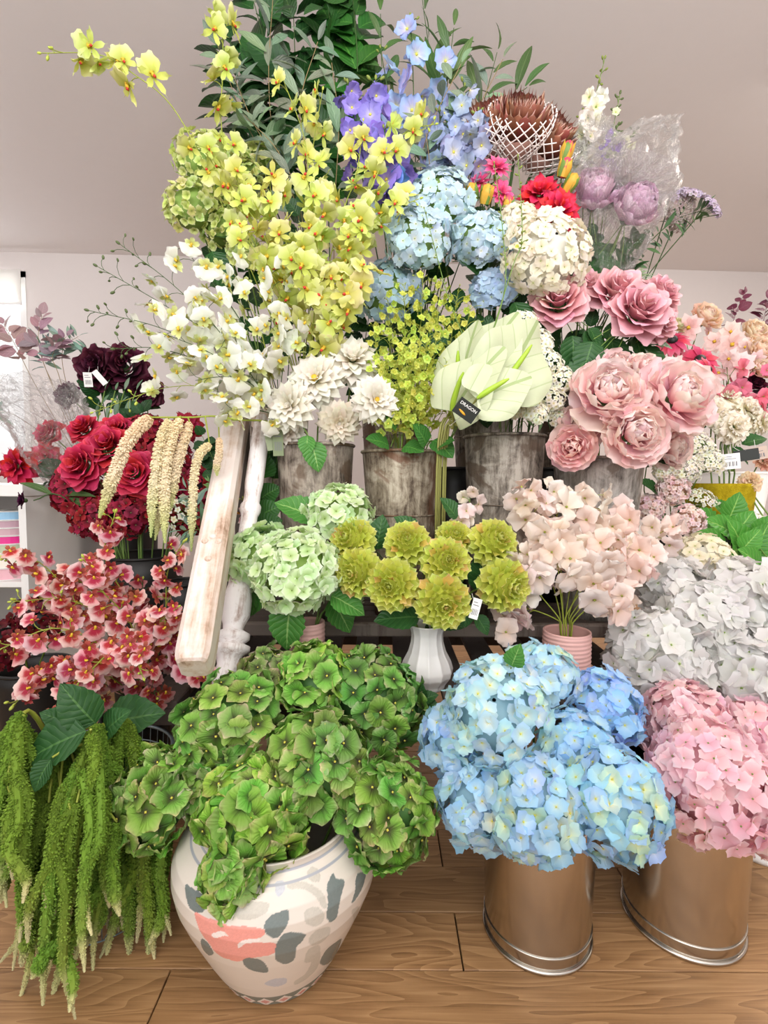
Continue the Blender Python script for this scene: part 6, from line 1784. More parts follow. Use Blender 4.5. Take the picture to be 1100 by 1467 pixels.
# white delphinium (stock) spikes, lilac sprigs
for fk, pts, n, sz, col, lab in (
        ('stockb', [(830, 480, 1.90), (835, 300, 1.74), (842, 190, 1.70), (866, 85, 1.70)], 22, .075, (1, 1, 1), 'white delphinium spike standing tallest at the upper right'),
        ('stockb', [(835, 480, 1.90), (850, 300, 1.78), (838, 230, 1.76), (835, 160, 1.76)], 16, .07, (1, 1, 1), 'white delphinium spike in front of the tallest one behind the cellophane'),
        ('delphpb', [(840, 480, 1.90), (865, 300, 1.76), (872, 220, 1.72), (885, 180, 1.72)], 8, .055, (1.25, 1.05, 1.1), 'lilac sprig with green buds behind the cellophane'),
        ('stockb', [(840, 480, 1.90), (870, 300, 1.80), (890, 220, 1.78), (912, 185, 1.78)], 5, .05, (.95, 1, .8), 'pale sprig with dark green buds leaning right above the cellophane'),
        ('stockb', [(840, 480, 1.90), (860, 280, 1.80), (875, 200, 1.80), (888, 135, 1.80)], 7, .04, (.85, .95, .7), 'thin greenish sprig with tiny buds between the white spikes')):
    spray(fk, 'delphinium', lab, pts, 'u4', n, sz, .40, col=col, colv=.05, ped=(.01, .03), nb=8, bud='green' if 'tallest' in lab else 'dark', budr=.007, stemmat=M_stem, part='blossom', budf=.82, face=.55, r=.0025)
# lilac peonies in cellophane
LP = [(9, .06, .34, 84, .62, .85), (9, .22, .26, 80, .72, .95), (10, .36, .14, 76, .80, 1), (10, .42, .0, 66, .82, 1.05), (9, .42, -.12, 40, .72, 1.05)]
G = 'lilac-pink peonies in cellophane'
for px, py, r, Y, d, lab, lv in ((850, 285, 40, 1.66, (-.15, -.8, .45), 'lilac-pink peony at the left inside the cellophane', ((5, 70, 50, 4.8), (-5, 60, 55, 5.4))), (903, 305, 42, 1.62, (.15, -.85, .35), 'lilac-pink peony at the right inside the cellophane', ((-30, 60, 60, 4.4), (-40, 90, 70, 5.6), (-15, 80, 50, 5.0), (-45, 60, 60, 4.9)))):
    layered('lpeony', 'lilac_peony', lab, px, py, r, Y, 'u4', LP, (1, 1, 1), .06, d=d, group=G, leaves=lv, leafkey='leafd')
t = NT('crinkled_cellophane')
tr = t.n('ShaderNodeBsdfTransparent'); gl = t.n('ShaderNodeBsdfGlossy'); gl.inputs['Roughness'].default_value = .12
lw = t.n('ShaderNodeLayerWeight'); lw.inputs['Blend'].default_value = .32
nz = t.noise(t.coord(), 45, 4, .65, 1.0); bn = t.bump(nz, .8, .02); t.l(bn, gl.inputs['Normal']); t.l(bn, lw.inputs['Normal'])
df_ = t.n('ShaderNodeBsdfTranslucent'); df_.inputs[0].default_value = (.95, .93, .92, 1)
m0 = t.n('ShaderNodeMixShader'); m0.inputs[0].default_value = .30; t.l(gl.outputs[0], m0.inputs[1]); t.l(df_.outputs[0], m0.inputs[2])
mx = t.n('ShaderNodeMixShader'); t.l(t.math('ADD', .06, t.math('MULTIPLY', lw.outputs['Facing'], .72)), mx.inputs[0])
t.l(tr.outputs[0], mx.inputs[1]); t.l(m0.outputs[0], mx.inputs[2]); t.l(mx.outputs[0], t.out.inputs[0])
M_cello = t.m


def cellophane(name, lab, ringpts, seed, amp=.035, sharp=.02):
    """crumpled clear wrap: a sleeve through circles (px, py, Y, radius px, squash)"""
    r = np.random.default_rng(seed); n = 64
    cs = np.array([P(a, b, c) for a, b, c, d, e in ringpts]); rs = np.array([S(d, c) for a, b, c, d, e in ringpts]); sq = np.array([e for *_, e in ringpts])
    m = 26; path = smooth_path(cs, m); tt = np.linspace(0, 1, m); R = np.interp(tt, np.linspace(0, 1, len(rs)), rs); Q = np.interp(tt, np.linspace(0, 1, len(rs)), sq)
    base = cs[0]; o = thing(name, lab, 'cellophane', base)
    T = np.gradient(path, axis=0)
    a = np.linspace(0, 2 * math.pi, n, endpoint=False); V = []
    ph = r.uniform(0, 6.28, 12)
    for i in range(m):
        Fz = frame_z(nrm(T[i]))
        wv = sum(np.sin(a * k + ph[k % 12] + tt[i] * 5 * (k % 3)) / k for k in (3, 5, 7, 9, 11))
        rr = R[i] * (1 + .16 * wv) + r.normal(0, amp * .28, n)
        V.append(path[i] - base + np.stack([rr * np.cos(a), rr * np.sin(a) * Q[i], r.normal(0, amp * .25, n)], 1) @ Fz.T)
    V = np.concatenate(V)
    i = np.arange(m - 1)[:, None] * n; j = np.arange(n)[None]; k2 = (j + 1) % n
    f = np.stack([i + j, i + k2, i + n + k2, i + n + j], 2).reshape(-1, 4)
    obj('wrap', MB().add(V, f).mesh('wrap', M_cello, False), o)


cellophane('cellophane_wrap', 'crumpled clear cellophane sleeve around the lilac-pink peonies', [(868, 405, 1.66, 26, .8), (875, 350, 1.66, 60, .8), (880, 290, 1.66, 92, .8), (905, 235, 1.68, 70, .6), (935, 200, 1.70, 44, .3)], 4)
cellophane('cellophane_wrap', 'crumpled clear cellophane behind the white delphinium spikes', [(845, 290, 1.78, 46, .7), (838, 250, 1.78, 62, .7), (825, 205, 1.78, 52, .6)], 9)
# queen anne's lace
G = 'lilac umbel flower stems at the right'
qs = [(1005, 290, 1.70), (940, 320, 1.72), (880, 380, 1.75)]
for px, py, r, Y, lab, d in ((1018, 296, 20, 1.70, 'lilac umbel flower head furthest right against the wall', (.6, -.5, .5)), (985, 278, 20, 1.72, 'lilac umbel flower head at the top, second from the right', (.1, -.5, .8)),
                             (958, 284, 19, 1.74, 'lilac umbel flower head nearest the cellophane', (-.1, -.5, .8)), (975, 305, 24, 1.74, 'brownish umbel flower head below the two upper lilac ones', (.2, -.6, -.3))):
    umbel('umbel_flower', lab, px, py, r, Y, 'u4', 90, 'queen', .015, (1, 1, 1) if 'brown' not in lab else (.75, .72, .55), G, .35, M_stemd, d, 14)
branch('leafsage', 'umbel_foliage', 'dark fringed green foliage stem under the lilac umbel flowers', [(850, 480, 1.88), (905, 380, 1.76), (960, 320, 1.74), (1010, 300, 1.73)], 'u4', 40, .06, .30, .003, M_stemd, None, (.38, .48, .25), .2, .7)
branch('leafsage', 'dried_grass', 'dry beige grass plume above the dusky pink roses', [(850, 480, 1.88), (880, 430, 1.78), (900, 400, 1.74), (935, 402, 1.72)], 'u4', 22, .05, .62, .002, M_stemb, None, (1.9, 1.45, 1.0), .1, .35)
for k, (pts, lab) in enumerate((([(850, 480, 1.85), (860, 420, 1.72), (850, 340, 1.70)], 'dark leafy stem under the lilac-pink peonies at the left'), ([(855, 480, 1.85), (885, 420, 1.72), (905, 350, 1.68)], 'dark leafy stem under the lilac-pink peonies at the right'))):
    branch('leafd', 'peony_foliage', lab, pts, 'u4', 9, .10, .45, .003, M_stemd, None, (.8, .85, .8), .1, .55)
for k, (pts, lab) in enumerate((([(812, 560, 1.88), (830, 530, 1.66), (845, 470, 1.60)], 'dark rose foliage stem below the left dusky pink roses'), ([(815, 560, 1.88), (870, 540, 1.66), (905, 480, 1.6)], 'dark rose foliage stem below the right dusky pink roses'), ([(820, 560, 1.88), (850, 545, 1.62), (870, 490, 1.56)], 'dark rose foliage stem in the middle below the dusky pink roses'))):
    branch('leafd', 'rose_foliage', lab, pts, 'u4', 12, .085, .25, .003, M_stemd, None, (.75, .8, .75), .12, .6)

# dark foliage filling the middle of the display behind the zinc buckets
for k, (con, pts, lab) in enumerate((
        ('u1', [(440, 560, 1.90), (470, 520, 1.70), (505, 460, 1.66)], 'dark leafy stem behind the white dahlias'),
        ('u2', [(540, 570, 1.90), (520, 530, 1.70), (530, 440, 1.68)], 'dark leafy stem behind the left of the yellow-green filler'),
        ('u2', [(560, 570, 1.90), (590, 530, 1.68), (610, 430, 1.66)], 'dark leafy stem behind the middle of the yellow-green filler'),
        ('u3', [(650, 570, 1.90), (650, 530, 1.68), (655, 440, 1.66)], 'dark leafy stem behind the thin upright anthurium'),
        ('u3', [(700, 570, 1.90), (740, 530, 1.68), (745, 440, 1.64)], 'dark leafy stem below the large cream hydrangea'),
        ('u4', [(800, 570, 1.90), (790, 540, 1.68), (770, 460, 1.66)], 'dark leafy stem behind the tiny white filler'),
        ('u3', [(680, 570, 1.90), (700, 560, 1.66), (690, 470, 1.62)], 'dark leafy stem behind the largest anthurium'),
        ('u2', [(560, 570, 1.92), (600, 420, 1.80), (620, 330, 1.76)], 'dark leafy stem behind the dusty blue hydrangeas'),
        ('u3', [(690, 570, 1.92), (690, 380, 1.82), (700, 290, 1.78)], 'dark leafy stem behind the hot pink flowers'),
        ('u4', [(810, 570, 1.92), (800, 400, 1.82), (790, 260, 1.80)], 'dark leafy stem behind the red dahlias'),
        ('u1', [(400, 570, 1.92), (350, 420, 1.82), (310, 330, 1.78)], 'dark leafy stem behind the yellow-green hydrangeas'),
        ('u1', [(410, 570, 1.90), (420, 420, 1.74), (430, 300, 1.72)], 'dark leafy stem behind the yellow orchid mass'))):
    branch('leafd', 'dark_foliage', lab, pts, con, 18, .105, .18, .003, M_stemd, 'dark leafy stems in the display', (.62, .70, .60), .12, .62)
# ================================================================= RIGHT BACKGROUND
G = 'white carnations in the yellow planter'
for px, py, r, Y, d, lab in ((1040, 570, 22, 1.84, (-.1, -.8, .6), 'white carnation at the top middle of the carnation bunch'), (1068, 588, 25, 1.84, (.3, -.8, .4), 'white carnation at the upper right'), (1022, 590, 24, 1.80, (-.4, -.8, .3), 'white carnation at the left beside the largest peony'),
                             (1050, 612, 27, 1.76, (.0, -.9, .1), 'white carnation lowest in front above the black tag'), (1090, 605, 20, 1.82, (.5, -.8, .1), 'white carnation furthest right at the picture edge')):
    layered('carn', 'white_carnation', lab, px, py, r, Y, 'felt', CARN, (1.1, 1.1, 1.12), .03, d=d, group=G, leaves=((-5, 30, 40, 5.8), (10, 26, 44, .4)) if py > 605 else (), leafkey='leafd')
G = 'gypsophila sprigs by the yellow planter'
for px, py, r, Y, lab in ((935, 655, 20, 1.62, 'gypsophila sprig furthest left, touching the pale grey bucket'), (965, 640, 24, 1.66, 'gypsophila sprig at the upper left over the peony leaf'), (995, 640, 25, 1.68, 'gypsophila sprig highest, under the white carnations'),
                          (1015, 662, 22, 1.66, 'gypsophila sprig at the right beside the white barcode tag'), (980, 672, 24, 1.60, 'gypsophila sprig lowest in front over the pink sedum'), (950, 678, 16, 1.62, 'gypsophila sprig low at the left above the sedum')):
    umbel('gypsophila', lab, px, py, r, Y, 'sedum', 60, 'tinywhite', .019, (1, 1, .97), G, .8, M_stem, (0, -.7, .6), 30)
G = 'pale pink sedum heads'
for px, py, r, Y, lab, lv in ((963, 700, 25, 1.60, 'pale pink sedum head highest, below the gypsophila', ((-20, 10, 34, 2.2), (-24, 14, 36, 4.6))), (985, 748, 27, 1.56, 'pale pink sedum head lowest, beside the green lacecap leaves', ()), (930, 728, 22, 1.60, 'pale pink sedum head behind the blush sweet peas', ((34, -10, 40, 5.4),))):
    hyd('sedum', 'pink_sedum', lab, px, py, r, Y, 'sedum', 90, .019, (1, 1, 1), .08, .85, group=G, leaves=lv, leafkey='leafd', coremat=plain('sedum_core', '#b08a72', .8) if 'sedum_core' not in bpy.data.materials else bpy.data.materials['sedum_core'], d=(0, -.85, .4))
G = 'white lacecap flowers with green centres'
for px, py, r, Y, lab in ((1006, 715, 20, 1.66, 'white lacecap flower head below the yellow planter'), (1080, 752, 26, 1.58, 'white lacecap flower head under the grey pot'), (1092, 790, 18, 1.52, 'white lacecap flower head at the right edge among bright leaves')):
    umbel('lacecap', lab, px, py, r, Y, 'lace', 34, 'tinywhite', .019, (1, 1, .97), G, .5, M_stem, (.1, -.6, .75), 12)
lf = thing('lacecap_foliage', 'bright green broad leaves of the lacecap plant at the right', 'foliage', CON['lace']['base'] + [0, 0, CON['lace']['z0'] - tz])
_lv = ((1030, 760, 1005, 735, 1.6), (1040, 750, 1060, 715, 1.62), (1030, 780, 1000, 770, 1.56), (1045, 775, 1075, 740, 1.56), (1070, 800, 1100, 760, 1.5), (1065, 800, 1060, 755, 1.52), (1060, 815, 1020, 800, 1.48), (1075, 830, 1110, 830, 1.46),
                            (1070, 830, 1060, 850, 1.44), (1050, 820, 1030, 845, 1.44), (1085, 800, 1130, 790, 1.5), (1040, 740, 1030, 720, 1.66), (1085, 840, 1075, 860, 1.42), (1095, 830, 1120, 850, 1.42), (1055, 790, 1040, 815, 1.48), (1100, 800, 1085, 845, 1.46), (1040, 790, 1015, 765, 1.5), (1055, 770, 1030, 745, 1.54), (1060, 790, 1085, 765, 1.48), (1075, 810, 1050, 830, 1.42), (1045, 805, 1005, 800, 1.46), (1090, 815, 1075, 790, 1.44), (1080, 770, 1105, 745, 1.52), (1065, 845, 1040, 860, 1.40))
for (x0, y0, x1, y1, Y) in _lv:
    l0, l1 = P(x0, y0, Y), P(x1, y1, Y - .03)
    put_leaf(lf, np.array(lf.location), 'leaf', l0, l1 - l0, np.linalg.norm(l1 - l0) * 1.25, (0, -.8, .6), (1.0, 1.1, .8))
    b, rim = bottom_in('lace', l0); put_stem(lf, np.array(lf.location), smooth_path([b, rim + [0, 0, .01], l0], 7), .0022, M_stem)
price_tag('price_tag', 'white barcode tag with a blue corner on the yellow planter', 1046, 661, 1.655, 24, 22, .1, M_tagw, string_to=(1045, 640, 1.68))
price_tag('price_tag', 'plain black tag beside the white barcode tag', 1069, 652, 1.66, 30, 16, .15, M_tagk, False, string_to=(1050, 640, 1.68))
price_tag('price_tag', 'beige barcode tag behind the black one', 1084, 650, 1.70, 26, 18, .2, plain('beige_card', '#c9b3a4', .6), True, string_to=(1080, 630, 1.72))
price_tag('price_tag', 'white tag among the pink flowers at the right', 1052, 528, 1.95, 22, 16, .1, M_tagw, True, string_to=(1040, 510, 1.97))
v, f = box_vf((0, 0, 0), (1, 1, 1))
# mixed pink flowers
for px, py, r, Y, d, lab in ((1003, 516, 32, 1.90, (-.1, -.9, .3), 'pink-red coneflower with a black cone in the middle of the bunch'), (963, 487, 28, 1.92, (-.4, -.7, .6), 'pink-red coneflower at the left touching the dusky roses'), (1014, 530, 24, 1.82, (.3, -.85, .1), 'pink-red coneflower lowest just above the largest peony')):
    layered('rud', 'coneflower', lab, px, py, r, Y, 'rback', RUD, (1, 1, 1), .06, d=d, group='pink-red coneflowers', centre=.26, cmat=M_black)
for k, (px, py, Y, n, lab) in enumerate(((1030, 480, 1.98, 5, 'pale pink cosmos stem in the middle of the right background'), (1062, 500, 1.96, 4, 'pale pink cosmos stem at the right under the peach ranunculus'), (985, 470, 2.0, 3, 'pale pink cosmos stem at the left behind the coneflowers'), (1040, 520, 1.9, 4, 'pale pink cosmos stem low in front of the white tag'))):
    spray('cosmos', 'cosmos', lab, [(1040, 600, 2.2), (px + 4, py + 40, Y + .02), (px, py, Y)], 'rback', n, .105, .62, col=(1, 1, 1) if k != 2 else (1, .97, .93), nb=0, ped=(.02, .07), stemmat=M_stem, group='pale pink cosmos', budf=1.0, face=.7)
for px, py, r, Y, col, lab in ((1078, 480, 24, 2.0, (1, 1, 1), 'peach ranunculus higher at the right'), (1086, 505, 25, 1.95, (1, .98, .95), 'peach ranunculus below the higher one at the right edge'), (1088, 532, 22, 1.90, (1.03, 1.03, 1.1), 'pale yellow tulip-like bloom above the hot pink blossoms'),
                               (1008, 458, 26, 2.05, (1.0, .96, .98), 'beige rose highest in the right background'), (970, 468, 14, 2.0, (.9, 1.02, .85), 'greenish white bud beside the dusky pink roses')):
    layered('peach', 'ranunculus', lab, px, py, r, Y, 'rback', PEONY[:5], col, .05, d=(.1, -.85, .45))
for k, (pts, lab) in enumerate((([(1040, 600, 2.2), (1050, 570, 1.95), (1080, 528, 1.86)], 'hot pink blossom spray above the white carnations'), ([(1045, 600, 2.2), (1070, 590, 1.92), (1100, 568, 1.84)], 'hot pink blossom spray at the right edge'), ([(1035, 600, 2.2), (1032, 580, 1.92), (1024, 560, 1.86)], 'hot pink blossom spray close to the largest peony'))):
    spray('spea', 'pink_blossom_spray', lab, pts, 'rback', 5, .085, .55, col=(.95, .34, .50), colv=.1, nb=1, bud='green', ped=(.015, .05), stemmat=M_stemd, group='hot pink blossom sprays', part='blossom', budf=1.0)
spray('cosmos', 'daisy_spray', 'small yellow and white daisy spray under the dusky roses at the right', [(1030, 600, 2.2), (960, 540, 1.9), (925, 505, 1.78)], 'rback', 9, .045, .55, col=(1.1, 1.15, .95), nb=2, ped=(.015, .05), stemmat=M_stem, budf=1.0)
layered('burg', 'burgundy_rose', 'dark burgundy bloom among the hot pink blossoms at the right', 1076, 552, 20, 1.92, 'rback', ROSE[:5], (1.1, 1, 1.2), .1, d=(.1, -.9, .3))
branch('leafburg', 'burgundy_eucalyptus', 'burgundy leaved stem standing alone against the wall at the right', [(1040, 600, 2.25), (1042, 500, 2.2), (1052, 455, 2.2), (1066, 420, 2.2)], 'rback', 12, .05, .52, .002, M_leafp, 'burgundy leaved stems', (1, 1, 1), .1, .6)
branch('leafburg', 'burgundy_eucalyptus', 'burgundy leaved stem at the right edge with larger leaves', [(1050, 600, 2.25), (1090, 520, 2.2), (1092, 470, 2.2), (1100, 430, 2.2)], 'rback', 20, .065, .45, .002, M_leafp, 'burgundy leaved stems', (1, 1, 1), .1, .6)
branch('leafd', 'mixed_foliage', 'dark green leaf stem under the pink flowers at the right', [(1040, 600, 2.2), (1000, 580, 1.98), (960, 540, 1.95)], 'rback', 14, .09, .3, .002, M_stemd, None, (.9, 1, .9), .1, .6)
branch('leafd', 'mixed_foliage', 'dark green leaf stem behind the white carnations', [(1060, 600, 2.2), (1075, 600, 2.0), (1110, 560, 1.98)], 'rback', 12, .09, .3, .002, M_stemd, None, (.8, .9, .8), .1, .6)
layered('carn', 'peach_carnation', 'peach carnation in the grey pot at the right edge', 1074, 690, 18, 1.72, 'greypot', CARN[:4], (1.02, .86, .70), .05, d=(-.4, -.8, .4))
layered('carn', 'peach_carnation', 'rusty pink carnation behind the beige tag at the right edge', 1092, 660, 18, 1.80, 'greypot', CARN[:4], (.9, .55, .48), .05, d=(.2, -.8, .5))
v, f, pc = petal_vf(L=.08, W=.022, a=.85, b=.6, nu=4, nv=6, cup=-.3)
cpos = CON['greypot']; q = nrm(np.array([-.35, -1, 0]))
obj('painted_petal', MB().add(v, f, 0, pc).mesh('painted_petal', plain('pink_paint', '#e06f92', .5)), cpos['o'], eye(q * .0705 + np.array([0, 0, .022]), np.stack([nrm(np.cross([0, 0, 1], q)), nrm(np.array([0, 0, 1.0]) + q * .22), q], 1)))

# ================================================================= LEFT BACKGROUND
G = 'red roses in the left background'
for px, py, r, Y, d, lab in ((120, 614, 22, 2.0, (-.2, -.8, .6), 'red rose at the top left under the cellophane edge'), (166, 618, 26, 1.96, (.1, -.8, .6), 'red rose at the top, behind the one in the middle'), (156, 640, 33, 1.86, (.0, -.85, .5), 'red rose in the middle beside the longest cream tassel'),
                             (117, 667, 33, 1.82, (-.2, -.95, .25), 'red rose facing forward at the lower left of the rose group'), (193, 678, 34, 1.80, (.2, -.95, .2), 'red rose behind the longest cream tassel'), (70, 622, 22, 2.0, (-.4, -.8, .4), 'pinkish red rose under the cellophane at the left')):
    layered('rrose', 'red_rose', lab, px, py, r, Y, 'redrose', ROSE, (1, 1, 1) if r > 24 else (1.05, 1.0, 1.1), .08, d=d, group=G)
for px, py, r, Y, d, lab in ((26, 668, 32, 1.94, (-.3, -.9, .0), 'red dahlia with drooping petals over the cabinet top'), (66, 655, 24, 2.0, (.3, -.9, .2), 'small red dahlia beside the drooping one on the cabinet side'), (268, 612, 26, 2.02, (.2, -.9, .3), 'dark crimson dahlia behind the group of cream tassels')):
    layered('rdahlia', 'crimson_dahlia', lab, px, py, r, Y, 'redrose', RDAHLIA, (.95, .9, .95) if px < 100 else (.55, .5, .6), .1, d=d)
G = 'dark red hydrangea mass in the left background'
for px, py, r, Y, lab in ((112, 702, 40, 1.92, 'dark red hydrangea head at the lower left of the red mass'), (140, 738, 38, 1.88, 'dark red hydrangea head lowest beside the end of the longest cream tassel'), (185, 735, 38, 1.86, 'dark red hydrangea head low in the middle of the red mass'),
                          (235, 660, 40, 1.94, 'dark red hydrangea head behind the group of cream tassels'), (230, 715, 40, 1.88, 'dark red hydrangea head low between the cream tassels'), (285, 690, 34, 1.96, 'dark red hydrangea head at the right of the red mass beside the handle'), (210, 622, 30, 2.02, 'dark red hydrangea head high under the white orchids'), (275, 740, 30, 1.95, 'dark red hydrangea head low at the right beside the white budded greenery')):
    hyd('dred', 'dark_red_hydrangea', lab, px, py, r, Y, 'redrose', 46, .044, (1, 1, 1), .14, .9, group=G, coremat=M_black, d=(0, -.95, .25))
branch('leafd', 'rose_foliage', 'dark foliage stem between the red roses and the cabinet', [(200, 700, 1.95), (120, 660, 1.98), (70, 690, 1.96)], 'redrose', 12, .09, .4, .003, M_stemd, None, (.5, .6, .6), .1, .6)
branch('leafd', 'rose_foliage', 'dark foliage stem behind the red roses', [(200, 700, 1.98), (190, 630, 2.04), (205, 590, 2.05)], 'redrose', 12, .09, .4, .003, M_stemd, None, (.5, .6, .6), .1, .6)
# cream amaranth: one stem arching from the white orchids
b, rim = bottom_in('b1', P(380, 600, 1.4))
path = smooth_path([b, rim, P(330, 600, 1.30), P(270, 598, 1.24), P(214, 598, 1.18)], 26)
o = thing('cream_amaranth', 'cream amaranth stem with long tassels hanging before the dark red flowers', 'flower', b)
put_stem(o, b, path, .003, M_stemy, .7)
for (x0, y0, Y0, xm, ym, x1, y1, k) in ((215, 598, 1.18, 185, 630, 142, 742, 1.15), (242, 602, 1.21, 228, 640, 216, 770, .95), (258, 600, 1.22, 240, 650, 236, 778, 1.0), (272, 606, 1.24, 258, 650, 244, 732, .95), (250, 610, 1.24, 245, 690, 222, 774, .8), (300, 636, 1.26, 282, 660, 274, 790, .85), (314, 628, 1.29, 314, 650, 311, 682, .7)):
    a0, mm, e = P(x0, y0, Y0), P(xm, ym, Y0 - .02), P(x1, y1, Y0 - .02)
    s = path[np.argmin(np.linalg.norm(path - a0, axis=1))]
    put_stem(o, b, bez(s, (s + a0) / 2 + [0, 0, .008], a0, 5), .002, M_stemy, .8, 'side_stem')
    obj('tassel', tassel_mesh(np.array([a0 - b, mm - b, (mm + e) / 2 - b + [-.004, 0, 0], e - b]), .0125 * k, int(900 * k), M_seedc, .30, .75), o)
# foliage between the red mass and the handle
umbel('white_bud_cluster', 'cluster of white club-shaped buds beside the whitewashed handle', 256, 735, 24, 1.60, 'creampot', 22, 'tinywhite', .026, (1, 1, .92), None, .8, M_stem, (-.5, -.7, .4), 22)
for pts, n, key, col, ln, lab in (
        ([(310, 780, 1.70), (290, 740, 1.62), (268, 700, 1.60)], 14, 'leafsage', (.95, 1, .9), .07, 'grey-green leaf stem behind the white bud cluster'),
        ([(315, 780, 1.70), (300, 760, 1.60), (262, 760, 1.56)], 14, 'leafsage', (.85, .95, .8), .07, 'grey-green leaf stem low beside the whitewashed handle'),
        ([(318, 780, 1.70), (310, 720, 1.64), (300, 690, 1.62)], 40, 'leafsage', (.9, 1.1, .45), .03, 'moss green wispy tuft beside the whitewashed handle'),
        ([(322, 780, 1.72), (312, 680, 1.70), (290, 625, 1.68)], 10, 'leafround', (.6, .75, .6), .06, 'round dark-leaved stem behind the top of the whitewashed handle'),
        ([(324, 780, 1.72), (325, 690, 1.74), (318, 640, 1.74)], 8, 'leafround', (1.5, 1.7, .9), .07, 'light green rounded leaf stem just left of the whitewashed handle')):
    branch(key, 'mixed_foliage', lab, pts, 'creampot', n, ln, .45, .002, M_stem, None, col, .12, .65)
# broad glossy leaves between the baluster and the first zinc bucket
gp = thing('glossy_leaf_bunch', 'bunch of broad glossy green leaves between the baluster and the first zinc bucket', 'foliage', np.array([P(386, 700, 1.60)[0], 1.60, ZT + .0005]))
gb = np.array(gp.location)
for (x0, y0, x1, y1, Y) in ((376, 690, 372, 640, 1.50), (392, 690, 398, 640, 1.56), (372, 715, 400, 695, 1.48), (368, 740, 402, 722, 1.45), (366, 760, 404, 742, 1.42), (380, 770, 345, 790, 1.45), (375, 720, 362, 700, 1.5), (390, 680, 380, 610, 1.6), (398, 760, 410, 770, 1.46)):
    l0, l1 = P(x0, y0, Y), P(x1, y1, Y - .03)
    put_leaf(gp, gb, 'leafround', l0, l1 - l0, np.linalg.norm(l1 - l0) * .9, (.1, -.9, .3), (.95, 1.1, .7))
    put_stem(gp, gb, bez(gb + [U(-.02, .02), 0, 0], (gb + l0) / 2 + [0, .03, 0], l0, 6), .002, M_stem)
spray('rorch', 'spotted_orchid_spray', 'single spotted orchid sprig between the baluster and the pale green hydrangeas', [(360, 800, 1.60), (352, 760, 1.46), (348, 715, 1.44)], 'creampot', 4, .05, .6, nb=2, bud='pale', stemmat=M_stemy, budf=.95)
# dark burgundy bunch, stems pointing down, tags
G = 'blackish burgundy blooms at the left'
for px, py, r, Y, d, lab in ((140, 528, 32, 2.22, (-.1, -.9, .2), 'blackish burgundy bloom at the left of the dark pair with a white tag'), (178, 525, 32, 2.24, (.2, -.9, .2), 'blackish burgundy bloom at the right of the dark pair'), (208, 562, 24, 2.26, (.3, -.9, -.1), 'blackish burgundy bloom lower right behind the white orchids'),
                             (96, 566, 18, 2.2, (-.3, -.9, .2), 'small purple-black bloom at the edge of the left cellophane')):
    layered('burg', 'burgundy_bloom', lab, px, py, r, Y, 'leftdark', ROSE[:], (1, 1, 1) if r > 20 else (1.0, .8, 1.5), .1, d=d, group=G)
branch('leafbroad', 'dark_foliage', 'dark blue-green leafy stem under the burgundy blooms', [(160, 650, 2.3), (150, 590, 2.26), (135, 510, 2.26)], 'leftdark', 14, .10, .45, .004, M_stemd, None, (.55, .7, .75), .1, .6)
branch('leafbroad', 'dark_foliage', 'dark leafy stem right of the burgundy blooms', [(170, 650, 2.3), (190, 600, 2.26), (200, 560, 2.26)], 'leftdark', 12, .10, .4, .004, M_stemd, None, (.4, .5, .6), .1, .6)
for k, (x0, x1) in enumerate(((138, 150), (150, 165), (160, 178), (172, 195))):
    branch('leafsage', 'grass_stem', ('long green grass stem leaning right, first from the cellophane', 'long green grass stem second from the cellophane', 'long green grass stem third from the cellophane', 'long green grass stem nearest the white orchids')[k], [(150, 660, 2.3), (x0, 620, 2.18), (x1, 560, 2.18)], 'leftdark', 3, .08, .5, .006, M_stem, 'long green stems at the left', (.7, .8, .6), .1, .2)
price_tag('price_tag', 'white price tag hanging on the dark burgundy bloom at the left', 126, 544, 2.1, 11, 20, .08, M_tagw, True, string_to=(128, 525, 2.16))
price_tag('price_tag', 'white slanted tag right of the hanging one among the burgundy blooms', 143, 541, 2.12, 8, 22, .7, M_tagw, False, string_to=(140, 525, 2.16))
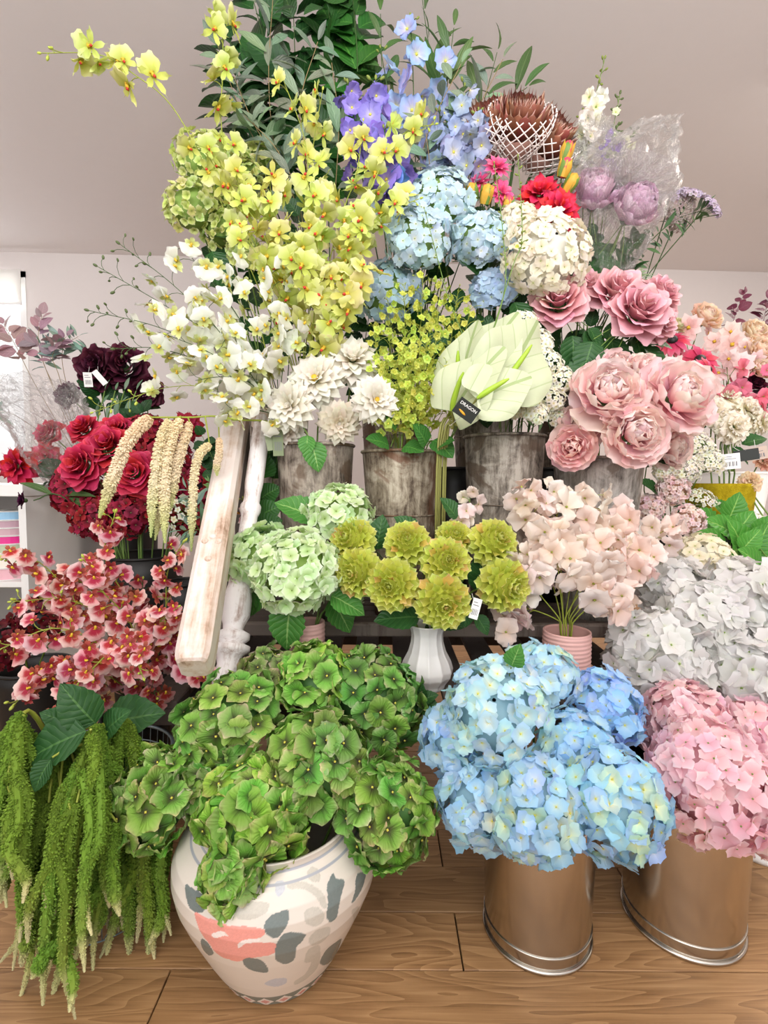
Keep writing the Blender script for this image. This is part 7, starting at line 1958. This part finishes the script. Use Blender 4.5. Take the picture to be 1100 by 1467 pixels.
# lilac and sage leaf sprays before the window
for pts, n, key, ln, col, lab in (
        ([(120, 660, 2.3), (70, 540, 2.2), (55, 490, 2.2), (60, 452, 2.2)], 16, 'leaflilac', .075, (1, 1, 1), 'lilac-brown leafy spray tallest in front of the window edge'),
        ([(115, 660, 2.3), (50, 550, 2.2), (25, 500, 2.18), (5, 465, 2.18)], 18, 'leaflilac', .08, (1.08, .95, .95), 'lilac-brown leafy spray leaning left against the bright window'),
        ([(120, 660, 2.3), (85, 540, 2.2), (75, 510, 2.2), (95, 482, 2.2)], 14, 'leaflilac', .075, (1, .95, 1), 'lilac-brown leafy spray leaning right below the tallest'),
        ([(125, 660, 2.3), (95, 550, 2.24), (90, 500, 2.24), (112, 482, 2.24)], 24, 'leafsage', .09, (1, 1, 1.05), 'sage green narrow-leaved spray beside the burgundy blooms'),
        ([(125, 660, 2.3), (80, 560, 2.24), (60, 510, 2.24), (75, 490, 2.24)], 22, 'leafsage', .09, (.9, .95, 1), 'sage green narrow-leaved spray behind the lilac-brown ones'),
        ([(110, 660, 2.3), (30, 600, 2.2), (0, 590, 2.2), (-20, 600, 2.2)], 16, 'leafsage', .08, (.7, .9, .85), 'dull green fern-like spray under the left cellophane')):
    branch(key, 'leafy_spray', lab, pts, 'leftdark', n, ln, .50, .002, M_stemb, None, col, .12, .65)
cellophane('cellophane_wrap', 'crumpled clear cellophane over the red roses in front of the window', [(110, 690, 2.02, 40, .6), (80, 640, 2.02, 62, .6), (60, 590, 2.02, 66, .5), (50, 545, 2.05, 50, .3)], 21, .04)
# deep purple tulip on a long stalk lying over the cabinet
tp = thing('purple_tulip', 'deep purple bloom on a long stalk in front of the cabinet corner', 'flower', CON['redrose']['base'] + [0, 0, CON['redrose']['z0']])
tb = np.array(tp.location); c0 = P(36, 717, 1.80)
put_stem(tp, tb, smooth_path([tb, CON['redrose']['top'] + [-.08, -.05, .01], P(90, 712, 1.84), c0 + [.03, 0, 0]], 14), .003, M_stemd)
hd = obj('flower_head', MB().add(BALL_V * .25, BALL_F).mesh('flower_head', M_stemd), tp, eye(c0 - tb, frame_z((-.8, -.6, .1)), .034))
for k in range(8): obj('petal', TM['burg'][k % 3], hd, eye(rz(k * .9) @ np.array([0, .1, 0]), rz(k * .9) @ rx(.9 - .5 * (k % 2)), 1.0), (1.0, .7, 1.6))
for (x0, x1, y1) in ((80, 60, 700), (90, 110, 705), (95, 120, 720)):
    l0, l1 = P(x0, 712, 1.84), P(x1, y1, 1.82); put_leaf(tp, tb, 'leaflance', l0, l1 - l0, .13)
